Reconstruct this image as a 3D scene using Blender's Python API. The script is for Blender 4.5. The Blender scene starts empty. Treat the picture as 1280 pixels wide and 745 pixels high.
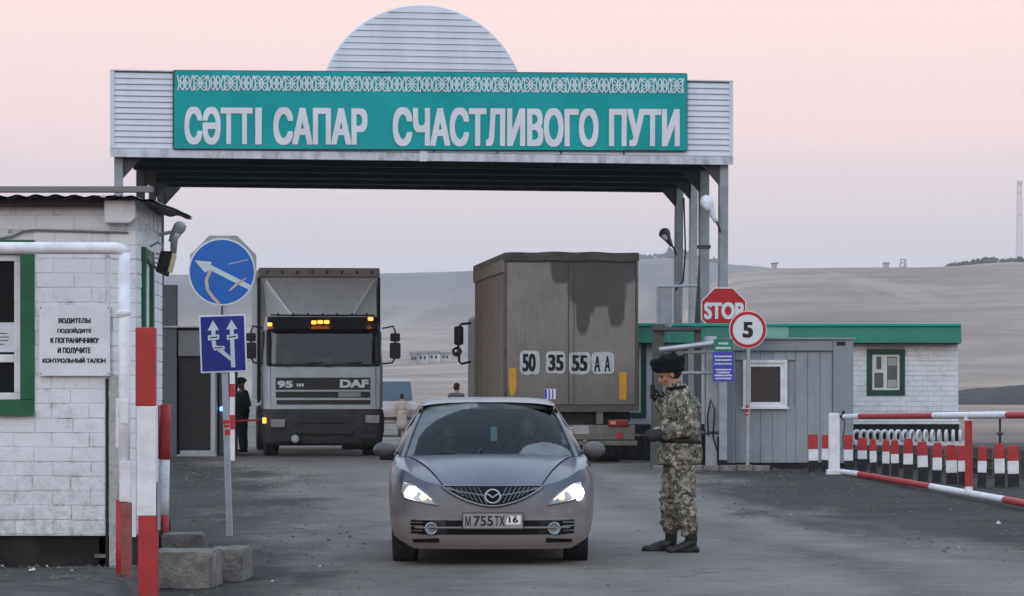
import bpy, bmesh, math, random
from mathutils import Vector, Matrix, noise as mnoise
from mathutils.geometry import tessellate_polygon
random.seed(7)
R = math.radians
SC = bpy.context.scene
COL = SC.collection
# ------------------------------------------------------------------ camera
F, HY, H = 3960.0, 470.0, 1.65          # focal length in photo pixels, horizon row, eye height
cam = bpy.data.objects.new('camera', bpy.data.cameras.new('camera'))
COL.objects.link(cam)
cam.location = (0, 0, H)
cam.rotation_euler = (R(90), 0, 0)
cam.data.sensor_width = 36
cam.data.lens = 36 * F / 1280
cam.data.shift_y = (HY - 372.5) / 1280
cam.data.clip_start = 0.5
cam.data.clip_end = 20000
SC.camera = cam
# ------------------------------------------------------------------ world and sun (dusk, sun just set behind the camera)
SUN_EL, SUN_AZ = R(3.0), R(200)
w = bpy.data.worlds.new('World'); SC.world = w; w.use_nodes = True
nt = w.node_tree; N = nt.nodes; L = nt.links
N.clear()
out = N.new('ShaderNodeOutputWorld')
sky = N.new('ShaderNodeTexSky'); sky.sky_type = 'NISHITA'; sky.sun_disc = False
sky.sun_elevation = SUN_EL; sky.sun_rotation = SUN_AZ; sky.air_density = 1.2; sky.dust_density = 1.0
bg1 = N.new('ShaderNodeBackground'); bg1.inputs[1].default_value = 0.05
L.new(sky.outputs[0], bg1.inputs[0])
# the band of pink and lavender that stands opposite the set sun, by elevation only
tc = N.new('ShaderNodeTexCoord'); sep = N.new('ShaderNodeSeparateXYZ')
L.new(tc.outputs['Generated'], sep.inputs[0])
ramp = N.new('ShaderNodeValToRGB'); ramp.color_ramp.interpolation = 'EASE'
stops = [(0.0, (.42, .455, .545)), (.040, (.405, .43, .525)), (.060, (.51, .455, .54)), (.085, (.66, .50, .56)),
         (.120, (.725, .535, .56)), (.19, (.82, .74, .79)), (.34, (.80, .92, 1.10)), (1.0, (.68, .91, 1.26))]
cr = ramp.color_ramp
while len(cr.elements) < len(stops): cr.elements.new(.5)
for e, (p, c) in zip(cr.elements, stops): e.position = p; e.color = (*c, 1)
nz = N.new('ShaderNodeTexNoise'); nz.inputs['Scale'].default_value = 5; nz.inputs['Detail'].default_value = 3
mp = N.new('ShaderNodeMapping'); mp.inputs['Scale'].default_value = (1, 1, 9)
L.new(tc.outputs['Generated'], mp.inputs[0]); L.new(mp.outputs[0], nz.inputs['Vector'])
ma = N.new('ShaderNodeMath'); ma.operation = 'MULTIPLY_ADD'; ma.inputs[1].default_value = .016; 
ms = N.new('ShaderNodeMath'); ms.operation = 'SUBTRACT'; ms.inputs[1].default_value = .008
L.new(sep.outputs[2], ms.inputs[0]); L.new(nz.outputs['Fac'], ma.inputs[0]); L.new(ms.outputs[0], ma.inputs[2])
L.new(ma.outputs[0], ramp.inputs[0])
bg2 = N.new('ShaderNodeBackground'); bg2.inputs[1].default_value = 1.0
L.new(ramp.outputs[0], bg2.inputs[0])
addn = N.new('ShaderNodeAddShader')
L.new(bg1.outputs[0], addn.inputs[0]); L.new(bg2.outputs[0], addn.inputs[1]); L.new(addn.outputs[0], out.inputs[0])
sun = bpy.data.objects.new('sun', bpy.data.lights.new('sun', 'SUN')); COL.objects.link(sun)
sun.data.energy = 0.4; sun.data.angle = R(30); sun.data.color = (1.0, .95, .92)
sun.rotation_euler = (R(90 - 20), 0, R(-25))
SC.view_settings.view_transform = 'Standard'; SC.view_settings.look = 'None'
SC.view_settings.exposure = 0.3; SC.view_settings.gamma = 1.0; SC.view_settings.use_curve_mapping = False
SC.cycles.max_bounces = 8; SC.cycles.transparent_max_bounces = 12
SC.cycles.volume_bounces = 1; SC.cycles.use_denoising = True
SC.cycles.sample_clamp_indirect = 4.0

# ------------------------------------------------------------------ helpers
def at(px, py, Y): return Vector(((px - 640) / F * Y, Y, H - (py - HY) / F * Y))
def sc(Y): return F / Y

class MB:
    """collects shapes; build() links them as ONE mesh object"""
    def __init__(s): s.v = []; s.f = []; s.m = []
    def add(s, vs, fs, mi=0):
        b = len(s.v); s.v += [tuple(v) for v in vs]; s.f += [tuple(i + b for i in f) for f in fs]; s.m += [mi] * len(fs); return s
    def bb(s, x0, x1, y0, y1, z0, z1, mi=0):
        vs = [(x, y, z) for x in (x0, x1) for y in (y0, y1) for z in (z0, z1)]
        return s.add(vs, [(0, 1, 3, 2), (4, 6, 7, 5), (0, 4, 5, 1), (2, 3, 7, 6), (0, 2, 6, 4), (1, 5, 7, 3)], mi)
    def box(s, c, d, rot=None, mi=0):
        vs = [Vector((x * d[0] / 2, y * d[1] / 2, z * d[2] / 2)) for x in (-1, 1) for y in (-1, 1) for z in (-1, 1)]
        if rot is not None: vs = [rot @ v for v in vs]
        return s.add([v + Vector(c) for v in vs], [(0, 1, 3, 2), (4, 6, 7, 5), (0, 4, 5, 1), (2, 3, 7, 6), (0, 2, 6, 4), (1, 5, 7, 3)], mi)
    def prism(s, poly, a, b, ax='y', mi=0):
        """polygon extruded: ax y -> poly in xz; ax x -> poly in yz; ax z -> poly in xy"""
        P = {'y': lambda p, t: (p[0], t, p[1]), 'x': lambda p, t: (t, p[0], p[1]), 'z': lambda p, t: (p[0], p[1], t)}[ax]
        n = len(poly)
        fs = [tuple(range(n)), tuple(range(2 * n - 1, n - 1, -1))] + [(i, (i + 1) % n, n + (i + 1) % n, n + i) for i in range(n)]
        return s.add([P(p, a) for p in poly] + [P(p, b) for p in poly], fs, mi)
    def tube(s, path, r, n=8, mi=0, caps=True):
        path = [Vector(p) for p in path]; m = len(path)
        rs = r if isinstance(r, (list, tuple)) else [r] * m
        vs, up = [], None
        for i, p in enumerate(path):
            t = (path[min(i + 1, m - 1)] - path[max(i - 1, 0)]).normalized()
            if up is None: up = Vector((0, 0, 1)) if abs(t.z) < .9 else Vector((0, 1, 0))
            a = t.cross(up)
            if a.length < 1e-4: a = t.cross(Vector((1, 0, 0)))
            a.normalize(); b = a.cross(t).normalized(); up = b
            vs += [p + (a * math.cos(2 * math.pi * k / n) + b * math.sin(2 * math.pi * k / n)) * rs[i] for k in range(n)]
        fs = [(i * n + k, i * n + (k + 1) % n, (i + 1) * n + (k + 1) % n, (i + 1) * n + k) for i in range(m - 1) for k in range(n)]
        if caps: fs += [tuple(range(n - 1, -1, -1)), tuple((m - 1) * n + k for k in range(n))]
        return s.add(vs, fs, mi)
    def lathe(s, prof, n=24, axis='z', c=(0, 0, 0), mi=0):
        """prof: (radius, height) pairs, turned about the axis"""
        c = Vector(c); vs = []
        for r, h in prof:
            for k in range(n):
                a = 2 * math.pi * k / n; u, v = r * math.cos(a), r * math.sin(a)
                vs.append(c + (Vector((u, v, h)) if axis == 'z' else Vector((h, u, v)) if axis == 'x' else Vector((u, h, v))))
        m = len(prof)
        fs = [(i * n + k, i * n + (k + 1) % n, (i + 1) * n + (k + 1) % n, (i + 1) * n + k) for i in range(m - 1) for k in range(n)]
        fs += [tuple(range(n - 1, -1, -1)), tuple((m - 1) * n + k for k in range(n))]
        return s.add(vs, fs, mi)
    def grid(s, nu, nv, fn, mi=0, mfn=None):
        vs = [fn(i / (nu - 1), j / (nv - 1)) for i in range(nu) for j in range(nv)]
        b = len(s.v); s.v += [tuple(v) for v in vs]
        for i in range(nu - 1):
            for j in range(nv - 1):
                s.f.append((b + i * nv + j, b + (i + 1) * nv + j, b + (i + 1) * nv + j + 1, b + i * nv + j + 1))
                s.m.append(mfn((i + .5) / (nu - 1), (j + .5) / (nv - 1)) if mfn else mi)
        return s
    def mesh(s, name, mats, smooth=False):
        me = bpy.data.meshes.new(name); me.from_pydata(s.v, [], s.f)
        for m in (mats if isinstance(mats, (list, tuple)) else [mats]): me.materials.append(m)
        me.polygons.foreach_set('material_index', s.m)
        bm = bmesh.new(); bm.from_mesh(me); bmesh.ops.recalc_face_normals(bm, faces=bm.faces); bm.to_mesh(me); bm.free()
        if smooth: me.shade_smooth() if hasattr(me, 'shade_smooth') else None
        me.update(); return me
    def build(s, name, mats, parent=None, smooth=False, bevel=0, org=None, seg=2, auto=None):
        if org is not None: o_ = Vector(org); s.v = [tuple(Vector(v) - o_) for v in s.v]
        me = s.mesh(name, mats, smooth or auto is not None)
        o = link(name, me, parent)
        if bevel:
            md = o.modifiers.new('bevel', 'BEVEL'); md.width = bevel; md.segments = seg; md.limit_method = 'ANGLE'; md.angle_limit = R(40)
        if auto is not None and hasattr(me, 'set_sharp_from_angle'): me.set_sharp_from_angle(angle=R(auto))
        return o

def link(name, data, parent=None, loc=None):
    o = bpy.data.objects.new(name, data); COL.objects.link(o)
    if parent is not None: o.parent = parent
    if loc is not None: o.location = loc
    return o
def tag(o, label=None, cat=None, group=None, kind=None):
    for k, v in (('label', label), ('category', cat), ('group', group), ('kind', kind)):
        if v: o[k] = v
    return o
def thing(name, loc, label, cat, group=None, rz=0):
    o = link(name, None, None, loc); o.rotation_euler = (0, 0, rz); o.empty_display_size = .2
    return tag(o, label, cat, group)
def kids(o): return [c for c in bpy.data.objects if c.parent == o]
def copy_tree(o, parent=None):
    c = o.copy(); COL.objects.link(c)
    if parent is not None: c.parent = parent
    for k in list(o.children): copy_tree(k, c)
    return c
def evaluated(o, name, keep=False):
    dg = bpy.context.evaluated_depsgraph_get(); dg.update()
    me = bpy.data.meshes.new_from_object(o.evaluated_get(dg)); me.name = name
    if not keep:
        d = o.data; bpy.data.objects.remove(o)
        if isinstance(d, bpy.types.Mesh): bpy.data.meshes.remove(d)
        else: bpy.data.curves.remove(d)
    return me
def text(body, box, m, parent, name='lettering', y=0.0, bold=.012, thick=.002, org=None, fn=None, bx_=None):
    """flat lettering fitted to box (x0, x1, z0, z1) on a plane that faces -y; fn bends it onto something; bold thickens the strokes"""
    cu = bpy.data.curves.new('t', 'FONT'); cu.body = body; cu.size = 1
    o = bpy.data.objects.new('t', cu); COL.objects.link(o)
    bpy.context.view_layer.objects.active = o; o.select_set(True)
    bpy.ops.object.convert(target='CURVE'); o = bpy.context.view_layer.objects.active
    loops = []
    for sp_ in o.data.splines:
        pts = []; B = sp_.bezier_points; n_ = len(B)
        for i in range(n_):
            p0, p3 = B[i], B[(i + 1) % n_]
            straight = (p0.handle_right - p0.co).length < 1e-5 and (p3.handle_left - p3.co).length < 1e-5 or abs((p3.co - p0.co).cross(p0.handle_right - p0.co).z) + abs((p3.co - p0.co).cross(p3.handle_left - p0.co).z) < 1e-6
            for k in range(1 if straight else 5):
                t = k / 5; pts.append((1 - t) ** 3 * p0.co + 3 * t * (1 - t) ** 2 * p0.handle_right + 3 * t * t * (1 - t) * p3.handle_left + t ** 3 * p3.co)
        loops.append(pts)
    cd = o.data; bpy.data.objects.remove(o); bpy.data.curves.remove(cd)
    # non-zero winding by horizontal slabs, so that outlines which cross themselves still fill as letters
    g_ = .011; wx = bold if bx_ is None else bx_
    loops = [[(v.x, round(v.y / g_) * g_) for v in P_] for P_ in loops]
    E = []
    for P_ in loops:
        for i in range(len(P_)):
            (xa, ya), (xb, yb) = P_[i - 1], P_[i]
            if ya != yb: E.append((ya, yb, xa, xb, 1) if ya < yb else (yb, ya, xb, xa, -1))
    yl = sorted(set(e[0] for e in E) | set(e[1] for e in E)); quads = []
    for ya, yb in zip(yl, yl[1:]):
        ym = (ya + yb) / 2; X_ = lambda e, y_: e[2] + (e[3] - e[2]) * (y_ - e[0]) / (e[1] - e[0])
        act = sorted((e for e in E if e[0] <= ym < e[1]), key=lambda e: X_(e, ym)); wn, st, spans = 0, None, []
        for e in act:
            if wn == 0: st = e
            wn += e[4]
            if wn == 0:
                if spans and X_(st, ym) - wx <= X_(spans[-1][1], ym) + wx: spans[-1] = (spans[-1][0], e)
                else: spans.append((st, e))
        quads += [((X_(p_, ya) - wx, ya), (X_(q_, ya) + wx, ya), (X_(q_, yb) + wx, yb), (X_(p_, yb) - wx, yb)) for p_, q_ in spans]
    ax, bx = min(p_[0] for q_ in quads for p_ in q_), max(p_[0] for q_ in quads for p_ in q_)
    ay, by_ = yl[0] - bold, yl[-1] + bold
    x0, x1, z0, z1 = box; out_ = MB()
    for k, dy in enumerate((0, -bold, bold) if bold > 0 else (0,)):
        for q_ in quads:
            pts = []
            for px_, py_ in q_:
                Xp = x0 + (px_ - ax) / (bx - ax) * (x1 - x0); Zp = z0 + (py_ + dy - ay) / (by_ - ay) * (z1 - z0); Yv = y - thick * (1 + k * .15)
                v_ = Vector((Xp, Yv, Zp)) if fn is None else Vector(fn(Xp, Yv, Zp)); pts.append(v_ - Vector(org) if org is not None else v_)
            out_.add(pts, [(0, 1, 2, 3)])
    return out_.build(name, m, parent)
def cr_interp(pts, t):
    """Catmull-Rom through points, t in 0..1 over the index"""
    n = len(pts) - 1; x = min(max(t, 0), 1) * n; i = min(int(x), n - 1); u = x - i
    p1, p2 = Vector(pts[i]), Vector(pts[i + 1])
    p0 = Vector(pts[i - 1]) if i > 0 else p1 * 2 - p2
    p3 = Vector(pts[i + 2]) if i + 2 <= n else p2 * 2 - p1
    return .5 * ((2 * p1) + (p2 - p0) * u + (2 * p0 - 5 * p1 + 4 * p2 - p3) * u * u + (3 * p1 - p0 - 3 * p2 + p3) * u ** 3)
def lin(tab, x):
    if x <= tab[0][0]: return tab[0][1]
    for (a, b), (c, d) in zip(tab, tab[1:]):
        if x <= c: return b + (d - b) * (x - a) / (c - a)
    return tab[-1][1]
def smooth01(a, b, x):
    t = min(max((x - a) / (b - a), 0), 1); return t * t * (3 - 2 * t)

# ------------------------------------------------------------------ materials
MATS = {}
def mat(name, col, rough=.7, var=.18, scale=6, bump=.15, bscale=None, metal=0, dirt=None, damt=.5, dscale=3, coat=0, stretch=None, spec=None):
    if name in MATS: return MATS[name]
    m = bpy.data.materials.new(name); MATS[name] = m; m.use_nodes = True
    n, l = m.node_tree.nodes, m.node_tree.links
    p = n['Principled BSDF']; p.inputs['Roughness'].default_value = rough; p.inputs['Metallic'].default_value = metal
    p.inputs['Specular IOR Level'].default_value = spec if spec is not None else (.5 if metal or coat or rough < .36 else .32 if rough < .55 else .15)
    if coat: p.inputs['Coat Weight'].default_value = coat; p.inputs['Coat Roughness'].default_value = .12
    tcn = n.new('ShaderNodeTexCoord'); vec = tcn.outputs['Object']
    if stretch:
        mp = n.new('ShaderNodeMapping'); mp.inputs['Scale'].default_value = stretch; l.new(vec, mp.inputs[0]); vec = mp.outputs[0]
    nz = n.new('ShaderNodeTexNoise'); nz.inputs['Scale'].default_value = scale; nz.inputs['Detail'].default_value = 6; nz.inputs['Roughness'].default_value = .62
    l.new(vec, nz.inputs['Vector'])
    mr = n.new('ShaderNodeMapRange'); mr.inputs['From Min'].default_value = .3; mr.inputs['From Max'].default_value = .7
    mr.inputs['To Min'].default_value = 1 - var; mr.inputs['To Max'].default_value = 1 + var
    l.new(nz.outputs['Fac'], mr.inputs['Value'])
    mx = n.new('ShaderNodeMix'); mx.data_type = 'RGBA'; mx.blend_type = 'MULTIPLY'; mx.inputs[0].default_value = 1
    mx.inputs[6].default_value = (*col, 1); l.new(mr.outputs[0], mx.inputs[7]); c = mx.outputs[2]
    if dirt:
        n2 = n.new('ShaderNodeTexNoise'); n2.inputs['Scale'].default_value = dscale; n2.inputs['Detail'].default_value = 8; n2.inputs['Roughness'].default_value = .7
        l.new(vec, n2.inputs['Vector'])
        m2 = n.new('ShaderNodeMapRange'); m2.inputs['From Min'].default_value = .45; m2.inputs['From Max'].default_value = .72
        m2.inputs['To Min'].default_value = 0; m2.inputs['To Max'].default_value = damt; l.new(n2.outputs['Fac'], m2.inputs['Value'])
        x2 = n.new('ShaderNodeMix'); x2.data_type = 'RGBA'; x2.inputs[7].default_value = (*dirt, 1)
        l.new(m2.outputs[0], x2.inputs[0]); l.new(c, x2.inputs[6]); c = x2.outputs[2]
    l.new(c, p.inputs['Base Color'])
    if bump:
        b = n.new('ShaderNodeBump'); b.inputs['Strength'].default_value = bump; b.inputs['Distance'].default_value = .02
        n3 = n.new('ShaderNodeTexNoise'); n3.inputs['Scale'].default_value = bscale or scale * 4; n3.inputs['Detail'].default_value = 5
        l.new(vec, n3.inputs['Vector']); l.new(n3.outputs['Fac'], b.inputs['Height']); l.new(b.outputs[0], p.inputs['Normal'])
    return m
def emit(name, col, s):
    if name in MATS: return MATS[name]
    m = bpy.data.materials.new(name); MATS[name] = m; m.use_nodes = True
    p = m.node_tree.nodes['Principled BSDF']; p.inputs['Base Color'].default_value = (*col, 1)
    p.inputs['Emission Color'].default_value = (*col, 1); p.inputs['Emission Strength'].default_value = s; p.inputs['Roughness'].default_value = .3
    return m
def glass(name, tint=(.5, .58, .6), refl=1.0, rough=.03, ior=1.5):
    m = bpy.data.materials.new(name); MATS[name] = m; m.use_nodes = True
    n, l = m.node_tree.nodes, m.node_tree.links; n.clear()
    o = n.new('ShaderNodeOutputMaterial'); t = n.new('ShaderNodeBsdfTransparent'); t.inputs[0].default_value = (*tint, 1)
    g = n.new('ShaderNodeBsdfGlossy'); g.inputs['Roughness'].default_value = rough; g.inputs[0].default_value = (refl, refl, refl, 1)
    fr = n.new('ShaderNodeFresnel'); fr.inputs[0].default_value = ior; mx = n.new('ShaderNodeMixShader')
    l.new(fr.outputs[0], mx.inputs[0]); l.new(t.outputs[0], mx.inputs[1]); l.new(g.outputs[0], mx.inputs[2]); l.new(mx.outputs[0], o.inputs[0])
    return m
DUST = (.20, .175, .15)
white = mat('white_paint', (.70, .72, .74), .6, .10, 5, .12, dirt=(.28, .26, .24), damt=.45, dscale=4)
whitem = mat('white_enamel', (.74, .75, .77), .45, .08, 7, .06, dirt=(.35, .31, .28), damt=.5, dscale=5)
red = mat('red_paint', (.40, .028, .032), .5, .18, 6, .06, dirt=(.16, .05, .045), damt=.5, dscale=5)
black = mat('black_paint', (.022, .022, .024), .6, .2, 6, .1, dirt=DUST, damt=.15)
rubber = mat('rubber', (.025, .025, .026), .85, .25, 8, .25, dirt=DUST, damt=.35)
steel = mat('grey_steel', (.28, .31, .33), .5, .15, 4, .06, dirt=(.15, .13, .12), damt=.5, dscale=3)
darksteel = mat('dark_steel', (.06, .065, .07), .55, .2, 4, .06, dirt=DUST, damt=.25)
galv = mat('galvanised_steel', (.42, .45, .48), .4, .12, 9, .04, metal=.4, dirt=(.2, .18, .17), damt=.4)
chrome = mat('bright_metal', (.65, .66, .68), .2, .06, 9, 0, metal=1)
conc = mat('concrete', (.20, .185, .165), .92, .40, 7, .8, 30, dirt=(.075, .066, .058), damt=.8, dscale=5)
siding = mat('white_siding', (.63, .68, .73), .45, .06, 2, .03, dirt=(.36, .36, .37), damt=.28, dscale=1.1, stretch=(1.2, 1, .25))
amber = emit('amber_lamp', (1.0, .26, .03), 3)
darkglass = mat('dark_glass', (.010, .014, .015), .12, .1, 3, 0, spec=.05)
# ================================================================== terrain, road, haze
FAR = [(-900, 352), (0, 352), (215, 351), (330, 349), (480, 347), (600, 345), (700, 341), (800, 333), (860, 332), (920, 342), (1000, 352), (1300, 356), (2200, 360)]
NEAR = [(760, 470), (830, 420), (880, 366), (905, 348), (950, 342), (1000, 341), (1050, 340.5), (1110, 340), (1160, 340), (1210, 337), (1240, 334), (1280, 333), (1500, 335), (2400, 345)]
FOOT = [(-900, 452), (300, 446), (480, 442), (560, 437), (640, 432), (760, 430), (900, 428), (2400, 425)]
def terrain(x, Y):
    z = -.75 * smooth01(70, 122, Y) - .45 * smooth01(122, 330, Y)
    if Y > 300:
        px = 640 + F * x / Y
        def ridge(tab, foot, crest, nz, py0=470):
            zc = (HY - lin(tab, px)) / F * crest + H + 1.2
            t = smooth01(foot, crest, Y) if Y < crest else 1 - .5 * smooth01(crest, crest * 2.2, Y)
            n_ = (mnoise.noise(Vector((x / 150, Y / 280, foot))) + .55 * mnoise.noise(Vector((x / 55, Y / 330, foot * 2)))) * nz * smooth01(foot, foot * 1.5, Y) + mnoise.noise(Vector((x / 22, Y / 90, 3))) * nz * .10
            return max(zc, 0) * (t ** .8) + (n_ * t if zc > 0 else 0)
        z += max(ridge(FAR, 900, 2600, 5.0), ridge(FOOT, 420, 1050, 1.2), ridge(NEAR, 430, 1350, 2.4))
    if Y < 68:
        z += .012 * mnoise.noise(Vector((x * .5, Y * .4, 0)))
    return z
def road_l(Y): return lin([(-60, -3.5), (10, -2.0), (24, -1.45), (29, -1.75), (38, -2.5), (54, -3.7), (60, -5.6), (75, -7.4), (400, -34)], Y)
def road_r(Y): return lin([(-60, 5.0), (10, 5.2), (24, 5.3), (27, 5.0), (29, 4.5), (31, 4.0), (35.5, 3.2), (38.5, 3.0), (48, 2.8), (55, 2.6), (62, 3.0), (75, 2.6), (400, -24)], Y)
def band(vals): return vals
xs = [i * 10 - 500 for i in range(101)]
g_ = 12
while xs[-1] < 3600: g_ *= 1.25; xs.append(xs[-1] + g_); xs.insert(0, xs[0] - g_)
fine = [i * .8 - 16 for i in range(41)]
xs = sorted(set([x for x in xs if abs(x) > 16.5] + fine))
ys = [-1300, -500, -200, -80, -30, 0] + [4 + 1.6 * i for i in range(44)]
while ys[-1] < 3200: ys.append(ys[-1] * 1.035)
while ys[-1] < 3900: ys.append(ys[-1] * 1.08)
mb = MB()
mb.v = [(x, y, terrain(x, y)) for x in xs for y in ys]; ny = len(ys)
mb.f = [(i * ny + j, (i + 1) * ny + j, (i + 1) * ny + j + 1, i * ny + j + 1) for i in range(len(xs) - 1) for j in range(ny - 1)]
mb.m = [0] * len(mb.f)

def world_noise(n, l, scale, detail=5, rough=.6, stretch=(1, 1, 1)):
    g = n.new('ShaderNodeNewGeometry'); mp = n.new('ShaderNodeMapping'); mp.inputs['Scale'].default_value = stretch
    z = n.new('ShaderNodeTexNoise'); z.inputs['Scale'].default_value = scale; z.inputs['Detail'].default_value = detail; z.inputs['Roughness'].default_value = rough
    l.new(g.outputs['Position'], mp.inputs[0]); l.new(mp.outputs[0], z.inputs['Vector']); return z.outputs['Fac']
def maprange(n, l, v, a, b, c=0, d=1, clamp=True):
    m = n.new('ShaderNodeMapRange'); m.clamp = clamp
    for k, x in zip(('From Min', 'From Max', 'To Min', 'To Max'), (a, b, c, d)): m.inputs[k].default_value = x
    l.new(v, m.inputs['Value']); return m.outputs[0]
def mixc(n, l, f, a, b, mode='MIX'):
    m = n.new('ShaderNodeMix'); m.data_type = 'RGBA'; m.blend_type = mode
    for k, v in ((0, f), (6, a), (7, b)):
        if isinstance(v, (int, float)): m.inputs[k].default_value = v
        elif isinstance(v, tuple): m.inputs[k].default_value = (*v, 1)
        else: l.new(v, m.inputs[k])
    return m.outputs[2]
def math_(n, l, op, a, b=None):
    m = n.new('ShaderNodeMath'); m.operation = op
    for k, v in ((0, a), (1, b)):
        if v is None: continue
        if isinstance(v, (int, float)): m.inputs[k].default_value = v
        else: l.new(v, m.inputs[k])
    return m.outputs[0]
def bumpn(n, l, h, p, s=.5, d=.02):
    b = n.new('ShaderNodeBump'); b.inputs['Strength'].default_value = s; b.inputs['Distance'].default_value = d
    l.new(h, b.inputs['Height']); l.new(b.outputs[0], p.inputs['Normal'])
def newmat(name):
    m = bpy.data.materials.new(name); MATS[name] = m; m.use_nodes = True
    m.node_tree.nodes['Principled BSDF'].inputs['Specular IOR Level'].default_value = .18
    return m, m.node_tree.nodes, m.node_tree.links, m.node_tree.nodes['Principled BSDF']
def dirt_color(n, l):
    a = mixc(n, l, maprange(n, l, world_noise(n, l, .55, 8, .7), .35, .68), (.022, .020, .019), (.066, .058, .050))
    return mixc(n, l, maprange(n, l, world_noise(n, l, 9, 6, .75), .35, .7, 0, .55), a, (.022, .019, .017))
gm, n, l, p = newmat('ground_earth'); p.inputs['Roughness'].default_value = .85
geo = n.new('ShaderNodeNewGeometry'); sp = n.new('ShaderNodeSeparateXYZ'); l.new(geo.outputs['Position'], sp.inputs[0])
st = mixc(n, l, maprange(n, l, world_noise(n, l, .006, 7, .6, (1, .45, 1)), .38, .62), (.190, .140, .108), (.47, .355, .275))
st = mixc(n, l, maprange(n, l, world_noise(n, l, .035, 7, .7, (.35, 1, 1)), .42, .66, 0, .6), st, (.150, .108, .082))
st = mixc(n, l, maprange(n, l, world_noise(n, l, .09, 8, .75, (.25, .5, 1)), .44, .66, 0, .55), st, (.115, .085, .066))
st = mixc(n, l, maprange(n, l, world_noise(n, l, .012, 4, .5, (1.6, .12, 1)), .54, .60, 0, .7), st, (.38, .31, .26))
st = mixc(n, l, maprange(n, l, sp.outputs[1], 1250, 1800, 0, .86), st, (.085, .078, .072))
col = mixc(n, l, maprange(n, l, sp.outputs[1], 72, 150), dirt_color(n, l), st)
l.new(col, p.inputs['Base Color']); bumpn(n, l, math_(n, l, 'ADD', math_(n, l, 'MULTIPLY', world_noise(n, l, 45, 3, .8), .35), world_noise(n, l, 2.2, 8, .7)), p, .8, .04)
tag(mb.build('ground', gm, smooth=True), kind='structure')

am, n, l, p = newmat('asphalt'); p.inputs['Roughness'].default_value = .85
uv = n.new('ShaderNodeUVMap'); su = n.new('ShaderNodeSeparateXYZ'); l.new(uv.outputs[0], su.inputs[0])
a1 = mixc(n, l, maprange(n, l, world_noise(n, l, .45, 8, .68, (1, .5, 1)), .33, .67), (.080, .069, .060), (.175, .152, .130))
a1 = mixc(n, l, maprange(n, l, world_noise(n, l, 1.6, 9, .78, (.5, 1, 1)), .50, .70, 0, .7), a1, (.050, .043, .037))
a1 = mixc(n, l, maprange(n, l, world_noise(n, l, 3.6, 10, .82, (.45, 1, 1)), .52, .66, 0, .75), a1, (.225, .197, .170))
a1 = mixc(n, l, maprange(n, l, world_noise(n, l, 5.5, 10, .85, (.6, 1, 1)), .56, .68, 0, .85), a1, (.032, .027, .024))
a1 = mixc(n, l, maprange(n, l, world_noise(n, l, 38, 4, .8), .45, .75, 0, .45), a1, (.24, .21, .18))
a1 = mixc(n, l, maprange(n, l, world_noise(n, l, .13, 3, .5, (2.2, .35, 1)), .52, .66, 0, .6), a1, (.215, .188, .162))
vo = n.new('ShaderNodeTexVoronoi'); vo.feature = 'DISTANCE_TO_EDGE'; vo.inputs['Scale'].default_value = .55
wv = n.new('ShaderNodeTexNoise'); wv.inputs['Scale'].default_value = 1.5; wv.inputs['Detail'].default_value = 6
g2 = n.new('ShaderNodeNewGeometry'); l.new(g2.outputs['Position'], wv.inputs['Vector'])
vm = n.new('ShaderNodeVectorMath'); vm.operation = 'MULTIPLY_ADD'; vm.inputs[1].default_value = (.9, .9, .9)
l.new(wv.outputs['Color'], vm.inputs[0]); l.new(g2.outputs['Position'], vm.inputs[2]); l.new(vm.outputs[0], vo.inputs['Vector'])
crack = maprange(n, l, vo.outputs['Distance'], 0, .012, .65, 0)
crack = math_(n, l, 'MULTIPLY', crack, maprange(n, l, world_noise(n, l, .3, 3), .5, .6))
a1 = mixc(n, l, crack, a1, (.025, .024, .023))
tw = math_(n, l, 'ADD', su.outputs[1], maprange(n, l, world_noise(n, l, .35, 5, .6, (1, .3, 1)), .3, .7, -.06, .06, False))
for c_ in (.34, .55, .74):
    tr_ = maprange(n, l, math_(n, l, 'ABSOLUTE', math_(n, l, 'SUBTRACT', tw, c_)), .02, .075, 1, 0)
    a1 = mixc(n, l, math_(n, l, 'MULTIPLY', tr_, maprange(n, l, world_noise(n, l, 1.1, 8, .75, (.6, 1, 1)), .35, .62, .15, .75)), a1, (.215, .190, .166))
a1 = mixc(n, l, maprange(n, l, world_noise(n, l, 2.4, 4, .6), .66, .72, 0, .7), a1, (.030, .026, .023))
ed = math_(n, l, 'ADD', su.outputs[0], maprange(n, l, world_noise(n, l, .5, 8, .72, (1, .35, 1)), .25, .75, -1.5, 1.5, False))
a1 = mixc(n, l, maprange(n, l, ed, .6, 1.7, 1, 0), a1, dirt_color(n, l))
l.new(a1, p.inputs['Base Color'])
hh = math_(n, l, 'ADD', math_(n, l, 'MULTIPLY', world_noise(n, l, 45, 3, .8), .35), world_noise(n, l, 2.2, 8, .7))
bumpn(n, l, hh, p, .7, .035)
rb = MB(); UVS = []
rys = [-60, -20, 0] + [4 + 1.6 * i for i in range(44)] + [78, 86, 96, 110, 125, 150, 190, 240, 300, 400]
NU = 26
for Y in rys:
    for k in range(NU):
        t = k / (NU - 1); a, b = road_l(Y) - 1.5, road_r(Y) + 1.5
        x = a + (b - a) * t; rb.v.append((x, Y, terrain(x, Y) + .006 + .02 * math.sin(math.pi * t))); UVS.append((min(x - a, b - x), t))
for j in range(len(rys) - 1):
    for k in range(NU - 1): rb.f.append((j * NU + k, j * NU + k + 1, (j + 1) * NU + k + 1, (j + 1) * NU + k))
rb.m = [0] * len(rb.f)
ro = rb.build('road', am, smooth=True); tag(ro, kind='structure')
uvl = ro.data.uv_layers.new(name='UVMap')
for lp in ro.data.loops: uvl.data[lp.index].uv = UVS[lp.vertex_index]

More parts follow.
